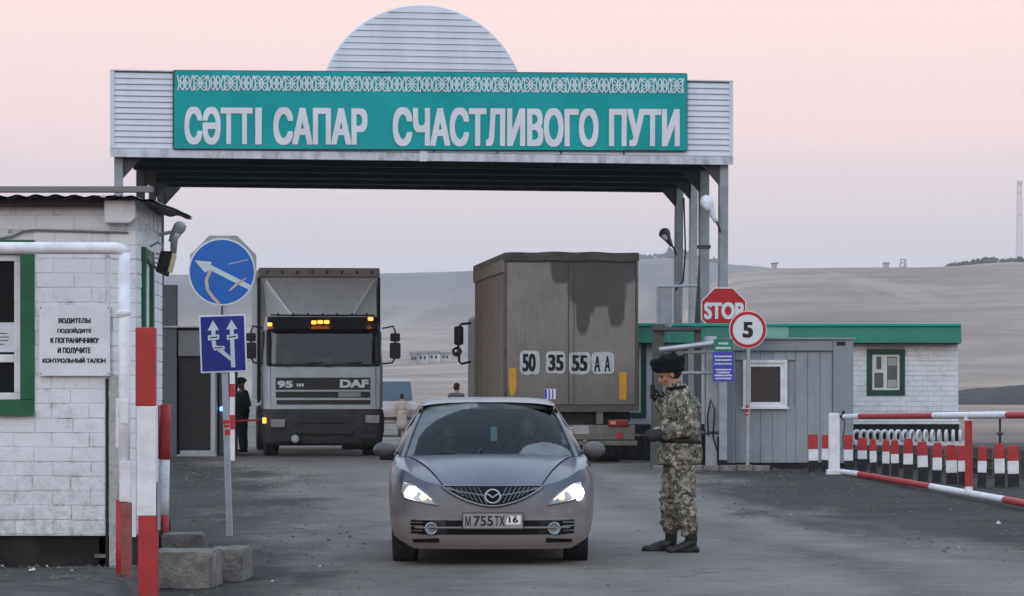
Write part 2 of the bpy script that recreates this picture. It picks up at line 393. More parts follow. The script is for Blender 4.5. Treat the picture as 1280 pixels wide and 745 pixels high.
# loose clods and gravel along the verges
pm = mat('loose_gravel', (.10, .088, .076), .95, .5, 3, .2)
cb = MB(); rnd = random.Random(3)
def clod(c, r):
    k = [Vector((1, 0, 0)), Vector((-.3, .95, 0)), Vector((-.8, -.5, 0)), Vector((.35, -.9, 0)), Vector((0, 0, .75))]
    a = rnd.random() * 6.3; M3 = Matrix.Rotation(a, 3, 'Z')
    cb.add([Vector(c) + (M3 @ v) * r * rnd.uniform(.65, 1.2) for v in k], [(0, 1, 4), (1, 2, 4), (2, 3, 4), (3, 0, 4), (3, 2, 1, 0)])
for i in range(15000):
    Y = 23 + 37 * rnd.random() ** .8; side = rnd.random()
    if side < .42: x = road_l(Y) + abs(rnd.gauss(0, 1)) * -2.2 + .5
    elif side < .9: x = road_r(Y) + abs(rnd.gauss(0, 1)) * 2.6 - .5
    else: x = rnd.uniform(road_l(Y), road_r(Y))
    rr = (.006 + .034 * rnd.random() ** 7) * (1 if side < .9 else .45)
    clod((x, Y, terrain(x, Y) + .01 + (.02 if side >= .9 else 0)), rr)
for i in range(700):
    x, Y = rnd.uniform(-4.6, -2.7), rnd.uniform(23.2, 25); clod((x, Y, .15), .006 + .03 * rnd.random() ** 5)
tag(cb.build('gravel', pm), kind='stuff')
lb_ = MB(); cb2 = cb; cb = lb_
for i in range(7):
    Y = 24.2 + 26 * rnd.random(); x = rnd.choice((road_l(Y) - rnd.random() * 1.2, road_r(Y) + rnd.random() * 1.5)); clod((x, Y, terrain(x, Y) + .02), .008 + .012 * rnd.random())
for i in range(6): clod((rnd.uniform(-4.3, -3.3), rnd.uniform(24.2, 24.9), .16), .012 + .016 * rnd.random())
q_ = (1248 - 640) / F * 35.0; clod((q_, 35.0, .02), .05)
tag(lb_.build('litter', mat('litter_scrap', (.55, .54, .52), .8, .2, 9, 0)), kind='stuff')
# low bank of dark earth at the water's edge and a bank behind the marker posts
def bank(name, pts, dy, mt):
    """rounded ridge of earth through (x, Y, height)"""
    b = MB(); M_ = 40
    def fn(u, v):
        q = cr_interp([(a, c, h) for a, c, h in pts], u); w_ = (v - .5) * 2
        hgt = q.z * max(0, 1 - w_ * w_) ** .8 * (1 + .25 * mnoise.noise(Vector((q.x * .35, w_ * 2, 0))))
        return (q.x, q.y + w_ * dy, terrain(q.x, q.y + w_ * dy) - .05 + hgt)
    b.grid(M_, 12, fn); return tag(b.build(name, mt, smooth=True), kind='structure')
dm = mat('dark_soil', (.055, .048, .043), .95, .4, .8, .6, 6)
bank('embankment', [(38, 330, 0), (48, 325, 1.6), (62, 322, 2.4), (90, 320, 2.2), (150, 320, 2.0)], 14, dm)
bank('earth_bank', [(5.6, 59.6, .0), (6.2, 59.4, .36), (8.6, 58.6, .40), (11, 57, .35), (14, 56, .3)], 1.1, mat('bank_soil', (.085, .072, .062), .95, .4, 2, .6, 9))

# ------------------------------------------------------------------ haze
hm = bpy.data.materials.new('haze_air'); hm.use_nodes = True
n, l = hm.node_tree.nodes, hm.node_tree.links; n.clear()
o_ = n.new('ShaderNodeOutputMaterial'); pv = n.new('ShaderNodeVolumePrincipled')
pv.inputs['Color'].default_value = (.93, .94, 1.0, 1); pv.inputs['Density'].default_value = 0.00017; pv.inputs['Anisotropy'].default_value = 0
l.new(pv.outputs[0], o_.inputs['Volume'])
hz = MB().bb(-4300, 4300, -1500, 4400, -6, 135).build('haze', hm); tag(hz, kind='stuff')
# ================================================================== the gate canopy
AZ = math.atan2(2.26, 11.89); CW = math.hypot(2.26, 11.89)
FL0 = Vector((-7.58, 60, 0))
ca, sa = math.cos(AZ), math.sin(AZ)
def gx(px):                                  # photo column -> distance along the fascia
    k = (px - 640) / F; return (60 * k + 7.58) / (ca - k * sa)
def gz(px, py): return H - (py - HY) / F * (60 + gx(px) * sa)
canopy = thing('gate_canopy', FL0, 'white sided gate canopy over the road on grey steel columns, with a domed crest', 'canopy', rz=AZ)
def loc(px, py, Y):                          # photo point at depth Y -> canopy local
    v = at(px, py, Y) - FL0; return Vector((v.x * ca + v.y * sa, -v.x * sa + v.y * ca, v.z))
Z0, Z1 = 5.80, 7.40
DEPTH = 8.6
NP = 13
hp = (Z1 - Z0 - .16) / NP
rs = random.Random(2)
def strip(x0, x1, z, h, y=0.0, top=None):
    """one lapped siding strip, proud at its foot"""
    b = MB()
    b.prism([(y + .02, z), (y - .018, z + .004), (y - .018, z + .022), (y + .004, z + h), (y + .02, z + h)], x0, x1, 'x')
    return b
for i in range(NP):
    z = Z0 + .16 + i * hp
    j = rs.uniform(-.002, .002)
    strip(0, CW, z + .002, hp - .004, j).build('siding_panel', siding, canopy, bevel=.003, seg=1)
b = MB(); b.bb(-.02, CW + .02, .03, .20, Z0 + .05, Z1 + .02); b.build('fascia_core', steel, canopy)
b = MB(); b.prism([(-.035, Z0), (-.035, Z0 + .15), (-.02, Z0 + .158), (.18, Z0 + .158), (.18, Z0 + .12), (-.01, Z0 + .02), (-.01, Z0)], -.03, CW + .03, 'x')
b.build('drip_trim', mat('drip_trim_white', (.60, .64, .69), .45, .08, 2, .03, dirt=(.17, .15, .14), damt=.75, dscale=3.2, stretch=(1.3, 1, .5)), canopy)
b = MB(); b.bb(-.03, .045, -.03, .05, Z0 + .165, Z1 + .03); b.build('corner_trim', siding, canopy)
b = MB(); b.bb(CW - .045, CW + .03, -.03, .05, Z0 + .165, Z1 + .03); b.build('corner_trim', siding, canopy)
b = MB(); b.bb(-.03, CW + .03, -.035, .22, Z1 + .032, Z1 + .055); b.build('top_trim', siding, canopy)
b = MB(); b.bb(gx(524), gx(534), -.05, -.037, Z0 - .01, Z0 + .24); b.build('joint_cover', siding, canopy)
# the dome crest: the same strips cut to a circle segment
cx = gx(529); ch = gx(648) - cx; dz0 = Z1 + .06; dh = gz(529, 8) - dz0
rad = (ch * ch + dh * dh) / (2 * dh); zc = dz0 + dh - rad
nd = 11; hd = dh / nd
for i in range(nd):
    a, c = dz0 + i * hd, dz0 + (i + 1) * hd - .004
    wx = lambda z: math.sqrt(max(rad * rad - (z - zc) ** 2, 0))
    m_ = 5; zs = [a + (c - a) * k / m_ for k in range(m_ + 1)]
    poly = [(cx + wx(z), z) for z in zs] + [(cx - wx(z), z) for z in reversed(zs)]
    bb_ = MB(); npl = len(poly)
    yf = lambda z: -.016 + .022 * (z - a) / (c - a)
    vs = [(x, yf(z), z) for x, z in poly] + [(x, .02, z) for x, z in poly]
    bb_.add(vs, [tuple(range(npl)), tuple(range(2 * npl - 1, npl - 1, -1))] + [(k, (k + 1) % npl, npl + (k + 1) % npl, npl + k) for k in range(npl)])
    bb_.build('dome_panel', siding, canopy)
arc = [(cx + rad * math.sin(t), .05, zc + rad * math.cos(t)) for t in [math.acos((dz0 - zc) / rad) * (k / 20 - 1) for k in range(41)]]
b = MB(); b.tube(arc, .035, 6); b.build('dome_edge', siding, canopy)
b = MB(); b.prism([(x, z) for x, y, z in arc], .03, .12); b.build('dome_core', steel, canopy)
# roof deck, seen from below
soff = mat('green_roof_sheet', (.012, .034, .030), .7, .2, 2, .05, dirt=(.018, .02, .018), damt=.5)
RLx, RRx = loc(205, 236, 70).x, loc(846, 236, 70.6).x
b = MB()
def rf(u, v):
    y = .2 + (DEPTH + .3) * v
    x0 = 0.02 + (RLx - .3) * v; x1 = CW - .02 + (RRx + .25 - CW) * v
    x = x0 + (x1 - x0) * u
    return (x, y, Z0 + .10 - .05 * v + (.010 if int(u * 130) % 2 else 0))
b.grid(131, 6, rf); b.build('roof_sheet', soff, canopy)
for k in range(5):
    y = .9 + 1.85 * k; v = (y - .2) / (DEPTH + .3)
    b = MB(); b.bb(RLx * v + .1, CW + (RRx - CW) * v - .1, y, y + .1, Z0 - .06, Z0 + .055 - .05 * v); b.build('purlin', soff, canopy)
for v in (0, 1):
    b = MB(); x0 = .02 if v == 0 else CW - .14; x1 = RLx - .3 if v == 0 else RRx + .13
    b.prism([(x0, .2), (x0 + .12, .2), (x1 + .12, DEPTH + .4), (x1, DEPTH + .4)], Z0 + .15, Z1 - .9, 'z'); b.build('side_panel', siding, canopy)
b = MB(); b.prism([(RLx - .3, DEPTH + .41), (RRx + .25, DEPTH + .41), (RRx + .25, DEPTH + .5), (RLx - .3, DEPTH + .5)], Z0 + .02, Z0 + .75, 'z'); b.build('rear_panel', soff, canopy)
# columns
def column(px_t, px_b, Y, w, d, m, topz=None, brace=1):
    t, bt = loc(px_t, 300, Y), loc(px_b, 300, Y)
    zt = Z0 + .06 if topz is None else topz
    b = MB(); h = w / 2
    vs = [(bt.x - h, bt.y, 0), (bt.x + h, bt.y, 0), (bt.x + h, bt.y + d, 0), (bt.x - h, bt.y + d, 0), (t.x - h, t.y, zt), (t.x + h, t.y, zt), (t.x + h, t.y + d, zt), (t.x - h, t.y + d, zt)]
    b.add(vs, [(0, 1, 2, 3), (4, 5, 6, 7), (0, 1, 5, 4), (1, 2, 6, 5), (2, 3, 7, 6), (3, 0, 4, 7)])
    o = b.build('column', m, canopy, bevel=.012)
    p = MB(); p.bb(bt.x - h - .08, bt.x + h + .08, bt.y - .07, bt.y + d + .07, -.02, .025); p.build('base_plate', darksteel, o)
    if brace:
        g = MB(); s = brace
        g.prism([(t.x + s * h, zt - .46), (t.x + s * (h + .36), zt - .06), (t.x + s * (h + .36), zt), (t.x + s * h, zt)], t.y + .05, t.y + .09)
        g.build('gusset', darksteel, o)
    return o
c_fr = column(905.5, 904, 62.35, .17, .17, steel, brace=-1)
column(881, 881, 64.6, .20, .16, steel, brace=-1)
column(868, 866, 67.4, .16, .16, galv, brace=-1)
column(850, 847, 70.2, .17, .16, steel, brace=-1)
column(148.5, 149, 60.15, .16, .17, steel, brace=1)
column(176, 176, 63.4, .17, .16, darksteel, brace=1)
column(191, 190, 66.6, .15, .16, darksteel, brace=1)
column(201, 200, 70, .15, .16, darksteel, brace=1)
# splice plates and pipe on the second column, as in the photo
q = loc(881, 300, 64.6)
b = MB(); b.prism([(q.x - .10, 1.1), (q.x - .31, 1.2), (q.x - .12, 4.1)], q.y - .02, q.y + .02); b.build('stay_plate', darksteel, canopy)
for zz in (1.75, 4.25, 2.2):
    b = MB(); b.bb(q.x - .12, q.x + .12, q.y - .02, q.y + .18, zz, zz + .07); b.build('clamp', darksteel, canopy)
q = loc(849, 300, 70.2)
for zz in (1.9, 2.45):
    b = MB(); b.bb(q.x - .11, q.x + .11, q.y - .02, q.y + .18, zz, zz + .16); b.build('clamp', darksteel, canopy)
b = MB(); b.tube([(q.x + .1, q.y - .03, 5.6), (q.x + .13, q.y - .05, 4.4), (q.x + .08, q.y - .05, 3.75), (q.x - .1, q.y - .05, 3.55)], .018, 6); b.build('cable', black, canopy)

# ------------------------------------------------------------------ the banner
teal = mat('teal_banner_cloth', (.000, .34, .325), .55, .10, 1.2, .10, 3, dirt=(.002, .26, .25), damt=.4, dscale=1, spec=.25)
let = mat('banner_letter_white', (.68, .71, .74), .5, .05, 3, 0)
banner = thing('banner', FL0, 'long teal banner with white Cyrillic words and an ornament band across the canopy', 'banner', rz=AZ)
bx0, bx1 = gx(217), gx(857)
bz = lambda x, t: (gz(217, 186) + (gz(217, 89) - gz(217, 186)) * t) * (1 - (x - bx0) / (bx1 - bx0)) + (gz(857, 188.5) + (gz(857, 93) - gz(857, 188.5)) * t) * ((x - bx0) / (bx1 - bx0))
def by(x, t): return -.09 - .010 * math.sin(x * 1.7 + t * 3) - .006 * math.sin(x * 2.9 + t * 9) - .004 * math.sin(x * 4.1 - t * 5) - .012 * math.exp(-((x - bx0 - .5 - t * .7) / .18) ** 2)
b = MB(); b.grid(120, 14, lambda u, v: (bx0 + (bx1 - bx0) * u, by(bx0 + (bx1 - bx0) * u, v), bz(bx0 + (bx1 - bx0) * u, v)))
b.build('sheet', teal, banner, smooth=True)
b = MB()
for t in (0, 1): b.tube([(bx0, -.06, bz(bx0, t)), (bx1, -.06, bz(bx1, t))], .022, 6)
for x in (bx0, bx1): b.tube([(x, -.06, bz(x, 0)), (x, -.06, bz(x, 1))], .022, 6)
for k in range(1, 8): b.tube([(bx0 + (bx1 - bx0) * k / 8, -.045, bz(bx0, 0)), (bx0 + (bx1 - bx0) * k / 8, -.045, bz(bx0, 1))], .016, 6)
b.build('frame', darksteel, banner)
def onb(X, Yv, Z): return (X, by(X, min(max((Z - bz(X, 0)) / (bz(X, 1) - bz(X, 0)), 0), 1)) - .010 + (Yv), Z)
def word(s, pa, pb, t0, t1, name='lettering'):
    xa, xb = gx(pa), gx(pb)
    mid = (xa + xb) / 2
    sl = (bz(xb, 0) - bz(xa, 0)) / (xb - xa)
    text(s, (xa, xb, gz(pa, t1), gz(pa, t0)), let, banner, name, bold=.024, bx_=.050, thick=.004, fn=lambda X, Yv, Z: onb(X, Yv, Z + sl * (X - xa)))
word('СӘТТ', 230, 315, 134, 181);
b = MB(); b.prism([(gx(318.5), gz(318.5, 181)), (gx(326.5), gz(326.5, 181)), (gx(326.5), gz(326.5, 135)), (gx(318.5), gz(318.5, 135))], by(gx(322), .4) - .016, by(gx(322), .4) - .008); b.build('lettering', let, banner)
word('САПАР', 341, 458.5, 134.5, 181.5)
word('СЧАСТЛИВОГО', 490, 747, 134.5, 183); word('ПУТИ', 760, 848, 136.5, 183)
# ornament band: alternating ram's-horn curls and bars
om = mat('ornament_white', (.60, .72, .74), .5, .05, 3, 0)
b = MB()
def ribbon(pts, wd):
    for i in range(len(pts) - 1):
        (xa, za), (xb, zb) = pts[i], pts[i + 1]; d = math.hypot(xb - xa, zb - za) or 1e-6
        nx, nz_ = -(zb - za) / d * wd / 2, (xb - xa) / d * wd / 2; ex, ez = (xb - xa) / d * wd * .25, (zb - za) / d * wd * .25
        q4 = [(xa - ex + nx, za - ez + nz_), (xb + ex + nx, zb + ez + nz_), (xb + ex - nx, zb + ez - nz_), (xa - ex - nx, za - ez - nz_)]
        jit = (i % 2) * .0012
        b.add([onb(x, -.004 - jit, z) for x, z in q4], [(0, 1, 2, 3)])
n_m = 34; pw = (bx1 - bx0 - .12) / n_m
for k in range(n_m):
    x = bx0 + .06 + pw * (k + .5); t0 = .74; zc_ = bz(x, .845); hh_ = (bz(x, 1) - bz(x, 0)) * .095
    wd = .024
    for sx in (-1, 1):
        for sz in (-1, 1):
            if k % 2 == 0:
                curl = [(x + sx * pw * (.05 + .40 * math.sin(a * .5) * (1 - a / 9)), zc_ + sz * hh_ * (.95 - .8 * (1 - math.cos(a)) * .5)) for a in [j * .5 for j in range(9)]]
                ribbon([(x, zc_)] + [(x + sx * pw * .10, zc_ + sz * hh_ * .95)] + curl[2:], wd)
            else:
                cxx = x + sx * pw * .24; czz = zc_ + sz * hh_ * .45
                ribbon([(cxx + pw * .19 * math.cos(a) * sx, czz + hh_ * .5 * math.sin(a) * sz) for a in [-.6 + j * .6 for j in range(9)]], wd)
        ribbon([(x + sx * pw * .46, zc_ - hh_), (x + sx * pw * .36, zc_ - hh_ * .2), (x + sx * pw * .48, zc_ + hh_)], wd)
    ribbon([(x - pw * .3, zc_), (x + pw * .3, zc_)], wd)
    ribbon([(x - pw * .16, zc_), (x, zc_ + hh_ * .62), (x + pw * .16, zc_), (x, zc_ - hh_ * .62), (x - pw * .16, zc_)], wd * .8)
    if k % 2: ribbon([(x - pw * .45, zc_ + hh_ * .9), (x + pw * .45, zc_ - hh_ * .9)], wd * .8); ribbon([(x - pw * .45, zc_ - hh_ * .9), (x + pw * .45, zc_ + hh_ * .9)], wd * .8)
b.build('ornament_band', om, banner)

# ------------------------------------------------------------------ lamps on the columns
def street_lamp(base, head_dir, m_head, label, L_=.85):
    o = thing('street_lamp', base, label, 'lamp', 'street lamps fixed to the canopy columns')
    d = Vector(head_dir).normalized()
    b = MB(); b.tube([(0, 0, 0), Vector((d.x * .05, -.12, .06)), Vector((d.x * .1, -.18, .12)), d * .27 + Vector((0, -.18, 0))], .024, 8); b.build('arm', darksteel, o, smooth=True)
    s = d * .20 + Vector((0, -.18, 0)); path, rr = [], []
    for t, r_ in ((0, .035), (.15, .05), (.3, .065), (.45, .08), (.6, .115), (.78, .135), (.92, .10), (1, .04)):
        path.append(s + d * L_ * t); rr.append(r_)
    b = MB(); b.tube(path, rr, 14); b.build('housing', m_head, o, smooth=True)
    dn = Vector((d.z, 0, -d.x)) * (1 if d.x < 0 else -1)
    b = MB(); b.tube([s + d * L_ * .5 + Vector((-.02, -.05, -.05)), s + d * L_ * .72 + Vector((-.02, -.06, -.06)), s + d * L_ * .95 + Vector((0, -.04, -.03))], [.05, .075, .04], 12)
    b.build('diffuser', mat('milky_glass', (.70, .74, .78), .25, .05, 3, 0), o, smooth=True)
    return o
street_lamp(at(900, 290, 62.2), (-.42, 0, .9), mat('lamp_white', (.68, .72, .78), .35, .08, 6, .03), 'white street lamp tilted up on the front column above the stop sign', .58)
street_lamp(at(845, 318, 70.0), (-.50, 0, .87), mat('lamp_grey', (.07, .075, .08), .5, .1, 6, .03), 'dark grey street lamp on the rear column beside the lorry box', .44)
# ================================================================== brick hut on the near side
def brick_mat(name, col, grime, damt):
    m, n, l, p = newmat(name); p.inputs['Roughness'].default_value = .75
    c = mixc(n, l, maprange(n, l, world_noise(n, l, 3.2, 7, .7), .35, .7), tuple(x * .92 for x in col), tuple(min(x * 1.05, .82) for x in col))
    oi = n.new('ShaderNodeObjectInfo'); c = mixc(n, l, maprange(n, l, oi.outputs['Random'], 0, 1, 0, .12), c, tuple(x * .78 for x in col))
    c = mixc(n, l, maprange(n, l, world_noise(n, l, 4.5, 8, .85), .52, .66, 0, damt), c, grime)
    c = mixc(n, l, maprange(n, l, world_noise(n, l, 22, 7, .8), .645, .69, 0, .9), c, (.07, .065, .06))
    geo = n.new('ShaderNodeNewGeometry'); s = n.new('ShaderNodeSeparateXYZ'); l.new(geo.outputs['Position'], s.inputs[0])
    low = math_(n, l, 'MULTIPLY', maprange(n, l, s.outputs[2], .35, 1.1, 1, 0), maprange(n, l, world_noise(n, l, 12, 7, .8), .42, .62, 0, .6))
    c = mixc(n, l, low, c, (.17, .16, .15))
    l.new(c, p.inputs['Base Color']); bumpn(n, l, world_noise(n, l, 30, 6, .7), p, .5, .012); return m
wbrick = brick_mat('painted_brick', (.73, .755, .775), (.36, .36, .36), .55)
mort = brick_mat('painted_mortar', (.66, .685, .705), (.03, .03, .03), 1.0)
gpaint = mat('green_trim_paint', (.012, .105, .045), .5, .2, 8, .1, dirt=(.03, .05, .035), damt=.5)
def brick_mesh(k):
    """rough-edged brick of unit size, front face towards -y"""
    r_ = random.Random(k); c = .035
    fr = [(-.5 + .012, -.5 + c), (.5 - .012, -.5 + c), (.5 - .012, .5 - c), (-.5 + .012, .5 - c)]
    vs = [(x + r_.uniform(-.006, .006), -.5, z + r_.uniform(-.03, .03)) for x, z in fr] + [(x, -.30, z) for x, z in [(-.5, -.5), (.5, -.5), (.5, .5), (-.5, .5)]] + [(x, .5, z) for x, z in [(-.5, -.5), (.5, -.5), (.5, .5), (-.5, .5)]]
    b = MB(); b.add(vs, [(0, 1, 2, 3)] + [(i, (i + 1) % 4, 4 + (i + 1) % 4, 4 + i) for i in range(4)] + [(4 + i, 4 + (i + 1) % 4, 8 + (i + 1) % 4, 8 + i) for i in range(4)])
    return b.mesh('brick', wbrick)
BRICKS = [brick_mesh(k) for k in range(6)]
def lay(parent, x0, x1, z0, z1, rowh, bl, y, holes, rr, joint=.0045, fn=None):
    """courses of bricks along local x on the plane y, leaving holes (x0, x1, z0, z1)"""
    n_ = 0; r = 0; z = z0
    while z + rowh * .6 < z1:
        h = min(rowh, z1 - z); x = x0 - (bl * .5 if r % 2 else 0) + rr.uniform(-.02, .02)
        while x < x1:
            spans = [(max(x, x0), min(x + bl, x1))]
            for hx0, hx1, hz0, hz1 in holes:
                if z + h > hz0 + .01 and z < hz1 - .01:
                    ns = []
                    for a, c in spans:
                        if c <= hx0 or a >= hx1: ns.append((a, c))
                        else:
                            if a < hx0: ns.append((a, hx0))
                            if c > hx1: ns.append((hx1, c))
                    spans = ns
            for a, c in spans:
                if c - a < .03: continue
                o = bpy.data.objects.new('brick', BRICKS[rr.randrange(6)]); COL.objects.link(o); o.parent = parent
                o.scale = (c - a - joint * rr.uniform(.2, .7), .05, h - joint * rr.uniform(.4, 1.5))
                p = Vector(((a + c) / 2, y + .025 - rr.uniform(0.0, .0045), z + h / 2 + rr.uniform(-.0015, .0015)))
                if fn: o.location, rz = fn(p); o.rotation_euler = (rr.uniform(-.01, .01), 0, rz)
                else: o.location = p; o.rotation_euler = (rr.uniform(-.012, .012), rr.uniform(-.006, .006), rr.uniform(-.008, .008))
                n_ += 1
            x += bl
        z += rowh; r += 1
    return n_
HYY = 25.0; hs = sc(HYY)
hut = thing('brick_hut', (-2.967, HYY, 0), 'white painted brick checkpoint hut with a green framed window and sagging roof', 'hut')
hx = lambda px: (px - 640) / hs + 2.967
hz = lambda py: H - (py - HY) / hs
zb, zt = hz(668), hz(248)
XL = -1.85                                     # bricks run on past the frame edge
win = (hx(-42), hx(43), hz(517), hz(300))
sgap = hx(132)
rr = random.Random(11)
lay(hut, XL, sgap, zb, zt, .1145, .30, 0, [win], rr)
lay(hut, sgap + .035, 0, hz(560), zt, .1145, .235, -.004, [], rr)
b = MB()                                        # wall body behind the bricks, with the window opening
b.bb(-3.6, win[0], .003, .25, zb - .01, zt); b.bb(win[1], -.006, .003, .25, zb - .01, zt)
b.bb(win[0], win[1], .003, .25, zb - .01, win[2]); b.bb(win[0], win[1], .003, .25, win[3], zt)
b.bb(-3.6, XL - .004, -.003, .0025, zb - .01, zt)
b.prism([(-.004, .26), (-.130, 3.0), (-.25, 3.0), (-.25, .26)], zb, zt, 'z')
b.prism([(-.25, 3.0), (-3.6, 3.0), (-3.6, 2.8), (-.25, 2.8)], zb, zt, 'z'); b.prism([(-3.6, .25), (-3.4, .25), (-3.4, 2.8), (-3.6, 2.8)], zb, zt, 'z')
b.build('wall', mort, hut)
# plastered corner strip with a rough edge and the dark pipe beside it
plaster = mat('stained_plaster', (.46, .46, .45), .85, .3, 9, .6, 30, dirt=(.10, .095, .085), damt=.85, dscale=9)
b = MB(); b.grid(6, 40, lambda u, v: (sgap + .03 + .10 * u, -.012 - .004 * mnoise.noise(Vector((u * 3, v * 30, 0))), zb - .30 + (hz(470) - zb + .30) * v)); b.build('plaster_strip', plaster, hut)
b = MB(); b.tube([(sgap + .012 + .004 * mnoise.noise(Vector((k * .7, 0, 0))), -.006, zb - .25 + (hz(473) - zb + .25) * k / 24) for k in range(25)], .011, 6); b.build('drain_pipe', black, hut)
b = MB(); b.bb(sgap + .135, -.002, -.006, .03, zb - .02, hz(560) - .004); b.build('corner_pillar', white, hut)
# plinth
tar = mat('tarred_plinth', (.018, .018, .018), .8, .3, 6, .3, dirt=(.05, .046, .04), damt=.5)
b = MB(); b.bb(-3.6, sgap, .06, .3, .02, zb - .012); b.bb(-.30, -.05, .06, 3.0, .02, zb - .012); b.bb(sgap, -.05, .02, .3, .02, zb - .31); b.build('plinth', tar, hut)
b = MB(); b.bb(hx(118), sgap + .004, .0, .1, hz(697), hz(693)); b.build('ledge', conc, hut)
# window
fr = MB(); g_ = .11
fr.bb(win[0], win[1], -.02, .14, win[2], win[2] + g_); fr.bb(win[0], win[1], -.02, .14, win[3] - g_, win[3])
fr.bb(win[0], win[0] + g_, -.02, .14, win[2] + g_, win[3] - g_); fr.bb(win[1] - g_, win[1], -.02, .14, win[2] + g_, win[3] - g_)
wo = fr.build('window', gpaint, hut, bevel=.006)
b = MB(); b.bb(win[0] - .02, win[1] + .0, -.05, -.022, win[2] - .015, win[2] + .03); b.build('sill', gpaint, wo)
ix0, ix1, iz0, iz1 = win[0] + g_, win[1] - g_, win[2] + g_, win[3] - g_
b = MB(); q = .055
b.bb(ix0, ix1, .03, .1, iz0, iz0 + q); b.bb(ix0, ix1, .03, .1, iz1 - q, iz1); b.bb(ix0, ix0 + q, .03, .1, iz0 + q, iz1 - q); b.bb(ix1 - q, ix1, .03, .1, iz0 + q, iz1 - q)
b.bb(ix0 + q, ix1 - q, .028, .09, hz(453), hz(443)); b.build('window_frame', whitem, wo, bevel=.005)
b = MB(); b.bb(ix0 + q, ix1 - q, .06, .066, iz0 + q, hz(454)); b.build('pane', darkglass, wo)
b = MB(); b.bb(ix0 + q, ix1 - q, .06, .066, hz(442), iz1 - q); b.build('pane', darkglass, wo)
paper = mat('notice_paper', (.62, .66, .68), .7, .06, 5, 0)
note = thing('paper_notice', hut.location + Vector((0, 0, 0)), 'white paper notice stuck inside the hut window', 'notice')
b = MB(); b.bb(hx(-30), hx(17.5), .052, .056, hz(440), hz(403)); b.build('sheet', paper, note)
b = MB()
for k, (a, c) in enumerate(((-24, 8), (-24, 10), (-24, 9), (-24, 4))): b.bb(hx(a), hx(c), .0505, .0519, hz(417.3 + k * 4.5), hz(416 + k * 4.5))
b.build('print_lines', mat('print_grey', (.12, .13, .14), .7, .1, 5, 0), note)
# eaves: timber beam, board ends, corrugated sheet roof falling to the road side
wood = mat('old_timber', (.075, .066, .058), .85, .3, 5, .4, 20, stretch=(.4, 3, 3), dirt=(.03, .028, .026), damt=.6)
slate = mat('asbestos_sheet', (.135, .125, .118), .9, .3, 4, .4, dirt=(.05, .05, .045), damt=.7, dscale=3)
b = MB(); b.bb(-3.9, hx(150), -.12, -.03, hz(259.5), hz(250)); b.build('eaves_beam', wood, hut, bevel=.006)
b = MB(); b.bb(-3.9, hx(196), -.30, -.22, hz(243), hz(235.5)); b.build('fascia_board', mat('weathered_board', (.20, .19, .18), .85, .25, 4, .3, stretch=(.3, 3, 3)), hut, bevel=.006)
def roof_pt(x, y, k=0):
    z0 = hz(246)
    return (x, y, z0 + .009 * math.cos(x * 2 * math.pi / .15) + .012 * mnoise.noise(Vector((x * 2.3, y, 0))) - .34 * max(0, (x + .05)) ** 1.3 + .01 * y + k)
b = MB(); b.grid(150, 10, lambda u, v: roof_pt(-3.9 + 4.12 * u - .10 * v, -.26 + 3.5 * v + .02 * mnoise.noise(Vector((u * 40, 0, 1))))); b.grid(150, 10, lambda u, v: roof_pt(-3.9 + 4.12 * u - .10 * v, -.26 + 3.5 * v, -.018))
b.build('roof_sheet', slate, hut, smooth=True)
b = MB(); b.grid(30, 4, lambda u, v: (hx(120) + .3 * u, -.31 + .3 * v, hz(247 - 2 * v) - .02 * abs(mnoise.noise(Vector((u * 9, v * 4, 2)))))); b.build('torn_sheet', mat('torn_green_sheet', (.03, .12, .10), .6, .4, 9, .2), hut)
for k in range(6):
    y = -.14 + .5 * k; dx = -.04 * y
    b = MB(); b.prism([(dx - .24, zt - .02), (dx + .005, zt - .02), (dx + .01, zt - .16), (dx - .04, zt - .20), (dx - .24, zt - .20)], y, y + .22); b.build('eaves_board', white, hut, bevel=.01)
# side wall: door frame and door, lamp, and bricks on the return
def side(p):
    yy = p.x; return Vector((-.002 - .045 * yy + (p.y - .0) * -1 * 0 + .012 - (p.y) * 1, yy, p.z)), R(90 + 2.5)
dy0, dy1 = .42, 1.5
lay(hut, .03, 2.98, zb, zt - .22, .1145, .30, 0, [(dy0, dy1, zb, hz(306))], rr, fn=side)
def sx(y): return -.03 - .045 * y
b = MB(); b.prism([(sx(dy0) - .12, dy0), (sx(dy0) + .075, dy0), (sx(dy0) + .075, dy0 + .09), (sx(dy0) - .12, dy0 + .09)], zb, hz(306), 'z'); b.prism([(sx(dy1) - .12, dy1 - .09), (sx(dy1) + .075, dy1 - .09), (sx(dy1) + .075, dy1), (sx(dy1) - .12, dy1)], zb, hz(306), 'z')
b.prism([(sx(dy0) - .12, dy0 + .092), (sx(dy0) + .07, dy0 + .092), (sx(dy1) + .07, dy1 - .092), (sx(dy1) - .12, dy1 - .092)], hz(306) - .1, hz(306) - .002, 'z')
do = b.build('door_frame', gpaint, hut)
b = MB(); b.prism([(sx(dy0) - .03, dy0 + .095), (sx(dy0) + .02, dy0 + .095), (sx(dy1) + .02, dy1 - .095), (sx(dy1) - .03, dy1 - .095)], zb + .01, hz(306) - .11, 'z'); b.build('door', mat('dark_door', (.03, .04, .04), .5, .2, 5, .1), hut)
# overhead wire on the wall
b = MB(); b.tube([Vector((hx(a), -.02, hz(c))) for a, c in ((-40, 300), (0, 298), (14, 296), (30, 289), (44, 287.5), (100, 289), (160, 291))], .009, 6); b.build('wall_cable', mat('grey_cable', (.20, .21, .215), .6, .1, 8, 0), hut, smooth=True)

